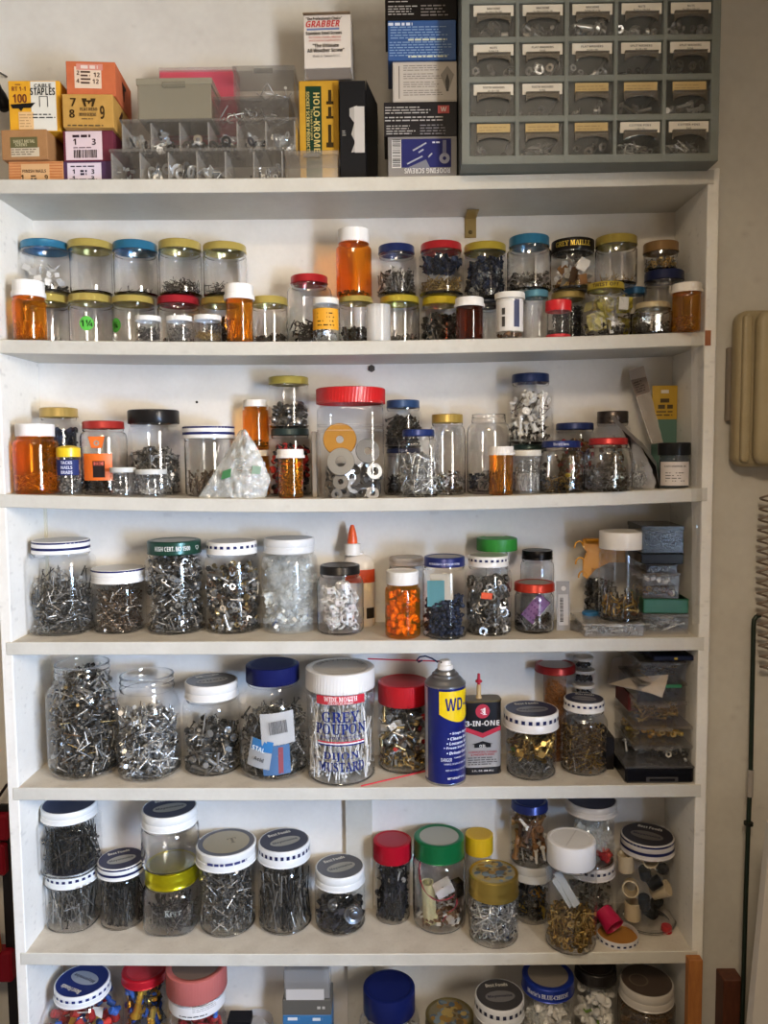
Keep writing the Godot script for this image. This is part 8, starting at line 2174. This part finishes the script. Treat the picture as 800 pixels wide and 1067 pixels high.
# ------------------------------------------------------------------ beside the unit
func right_wall_things() -> void:
	var wz := -DEEP - 0.006
	# almond wall telephone
	var zf := wz + 0.05
	var a := pz(769, 322, zf)
	var b := pz(771, 487, zf)
	var H := a.y - b.y
	var x0 := pz(769, 405, zf).x
	var o := thing("wall_telephone", "almond coloured wall telephone beside the shelf unit", "telephone", Vector3(x0, b.y, wz))
	var al := grained("almond", "b5a684", "ab9c7a", 81, 0.2, 0.4)
	var W := 0.115
	part("mounting_plate", boxed(Vector3(W * 0.9, H * 0.48, 0.014), 0.002, Vector3(W * 0.42, H * 0.54, 0.007)), mat("8f8478", 0.5), o)
	part("body", pillow(W, H, 0.034, 0.022, 0.01), al, o, Vector3(W / 2, H / 2, 0.01))
	part("cradle_ridge", pillow(0.017, H * 0.94, 0.012, 0.008, 0.004), al, o, Vector3(0.0155, H / 2, 0.04))
	part("handset", pillow(0.058, H * 0.97, 0.026, 0.02, 0.009), al, o, Vector3(0.056, H / 2, 0.042))
	# coiled cord
	var pts := []
	var z := wz + 0.03
	for k in 360:
		var t := k / 359.0
		var v := lerpf(513, 700, t)
		var u := 799.0 - 4.0 * sin(t * PI)
		var c := pz(u, v, z)
		var an := t * TAU * 17
		pts.append(c + Vector3(cos(an) * 0.0105, 0, sin(an) * 0.0105))
	o = thing("telephone_cord", "coiled grey-brown telephone cord hanging beside the hooked rod", "cord")
	part("coil", tubed(pts, 0.0021, 7), mat("857668", 0.5), o)
	# hooked green rod leaning on the wall
	var cv := []
	for q in [[792, 641, -0.135], [788, 642.5, -0.135], [785.5, 646, -0.135], [785, 652, -0.134], [784, 700, -0.13], [782, 800, -0.12], [779.5, 860, -0.115], [777, 930, -0.108], [773, 1067, -0.095], [768, 1250, -0.07]]: cv.append(pz(q[0], q[1], q[2]))
	o = thing("hooked_rod", "thin dark green hooked metal rod leaning against the wall", "rod")
	part("rod", tubed(cv, 0.0042, 10), mat("26332a", 0.35, 0.3), o)
	var lo: Vector3 = pz(782, 802, -0.12)
	var hi: Vector3 = pz(781, 830, -0.117)
	part("tape", tubed([lo, hi], 0.0056, 10), mat("a39c96", 0.6), o)
	part("collar", tubed([pz(779.7, 856.5, -0.115), pz(779.5, 859.5, -0.115)], 0.0085, 12), mat("1c211d", 0.4, 0.3), o)
	# reddish wood post on the floor by the wall
	a = pz(748, 1012, -0.14)
	b = pz(768, 1016, -0.14)
	o = thing("wood_post", "short reddish brown wooden post standing against the wall", "post", Vector3((a.x + b.x) / 2, 0, -0.132))
	part("post", boxed(Vector3(b.x - a.x, a.y, 0.036), 0.0015, Vector3(0, a.y / 2, 0)), wood("red_wood", "6e3d28", "4e2a1c", 44, Vector3(9, 1.5, 9)), o)
	# white board leaning at the right edge
	var c0 := pz(803, 860, 0.02)
	var c1 := pz(781, 1090, 0.08)
	o = thing("white_board", "white painted board leaning at the right wall", "board")
	var d := (c1 - c0)
	var foot := c0 + d * ((c0.y) / -d.y)
	var st := st_new()
	st.set_smooth_group(-1)
	var wv := Vector3(0.09, 0, 0.0)
	var tv := Vector3(0, 0.0, -0.018)
	var p := [c0, c0 + wv, foot + wv, foot]
	quad(st, p[0], p[1], p[2], p[3])
	quad(st, p[3] + tv, p[2] + tv, p[1] + tv, p[0] + tv)
	for i in 4: quad(st, p[i], p[i] + tv, p[(i + 1) % 4] + tv, p[(i + 1) % 4])
	part("board", done(st), mat("c9c3bb", 0.5), o)
func left_wall_things() -> void:
	# red bar clamp hanging left of the unit
	var z := -0.1
	var a := pz(9, 800, z)
	var X := pz(10, 960, z).x
	var o := thing("bar_clamp", "red and black bar clamp standing left of the shelf unit", "clamp", Vector3(X, 0, z))
	var y := func(v: float) -> float: return pz(8, v, z).y
	part("bar", boxed(Vector3(0.016, y.call(838), 0.008), 0.0008, Vector3(0, y.call(838) / 2, 0)), mat("1f1b1b", 0.4, 0.4), o)
	for q in [[845, 872, -0.012], [876, 908, -0.02], [986, 1018, -0.016]]:
		var h: float = y.call(q[0]) - y.call(q[1])
		part("jaw", boxed(Vector3(0.05, h, 0.03), 0.004, Vector3(q[2], (y.call(q[0]) + y.call(q[1])) / 2, 0.004)), mat("7a0f1e", 0.4, 0.0, 0.2), o)
	part("screw_handle", lathed(pv([0, 0, 0.011, 0, 0.012, 0.01, 0.01, 0.05, 0.008, 0.055, 0, 0.055]), 16), mat("a8501c", 0.5), o, Vector3(-0.02, y.call(985), 0.02))
	var b := pz(-4, 834, -0.12)
	var c := pz(7, 818, -0.12)
	o = thing("black_cable", "thin black cable running off left of the shelf unit", "cable")
	part("cable", tubed([b + Vector3(-0.25, -0.2, -0.02), b + Vector3(-0.06, -0.03, -0.015), b, c, c + Vector3(0.004, 0.002, -0.02)], 0.0028, 8), mat("231c1a", 0.5), o)
	# dark cabinet edge low on the left
	o = thing("dark_cabinet", "low dark brown cabinet left of the shelf unit", "cabinet", Vector3(-0.97, 0, -0.09))
	part("carcass", boxed(Vector3(0.5, 0.62, 0.11), 0.002, Vector3(0, 0.31, 0)), wood("dark_wood", "3a2c26", "2a1f1a", 45, Vector3(5, 1.5, 5)), o)
	part("door", boxed(Vector3(0.44, 0.54, 0.012), 0.002, Vector3(0, 0.31, 0.061)), wood("dark_wood", "3a2c26", "2a1f1a", 45, Vector3(5, 1.5, 5)), o)
	# something dark and rounded hangs at the upper left
	var p := pz(2, 100, -0.1)
	o = thing("black_knob", "black rounded knob hanging beside the staple carton", "tool", p)
	part("handle", lathed(pv([0, -0.026, 0.008, -0.025, 0.0125, -0.016, 0.0115, 0.0, 0.0085, 0.012, 0.0085, 0.022, 0.006, 0.026, 0, 0.027]), 22), mat("141213", 0.35), o, Vector3(-0.004, 0, 0), Vector3(0, 0, 0.35))
	part("hanger", tubed([Vector3(-0.01, 0.024, 0), Vector3(-0.014, 0.05, -0.02), Vector3(-0.014, 0.056, -0.05)], 0.0018, 8), mat("4a4644", 0.4, 0.6), o)

func _ready() -> void:
	camera_and_light()
	structure()
	top_boxes()
	parts_cabinet()
	shelf_one()
	shelf_two()
	shelf_three()
	shelf_four()
	shelf_five()
	shelf_six()
	right_wall_things()
	left_wall_things()
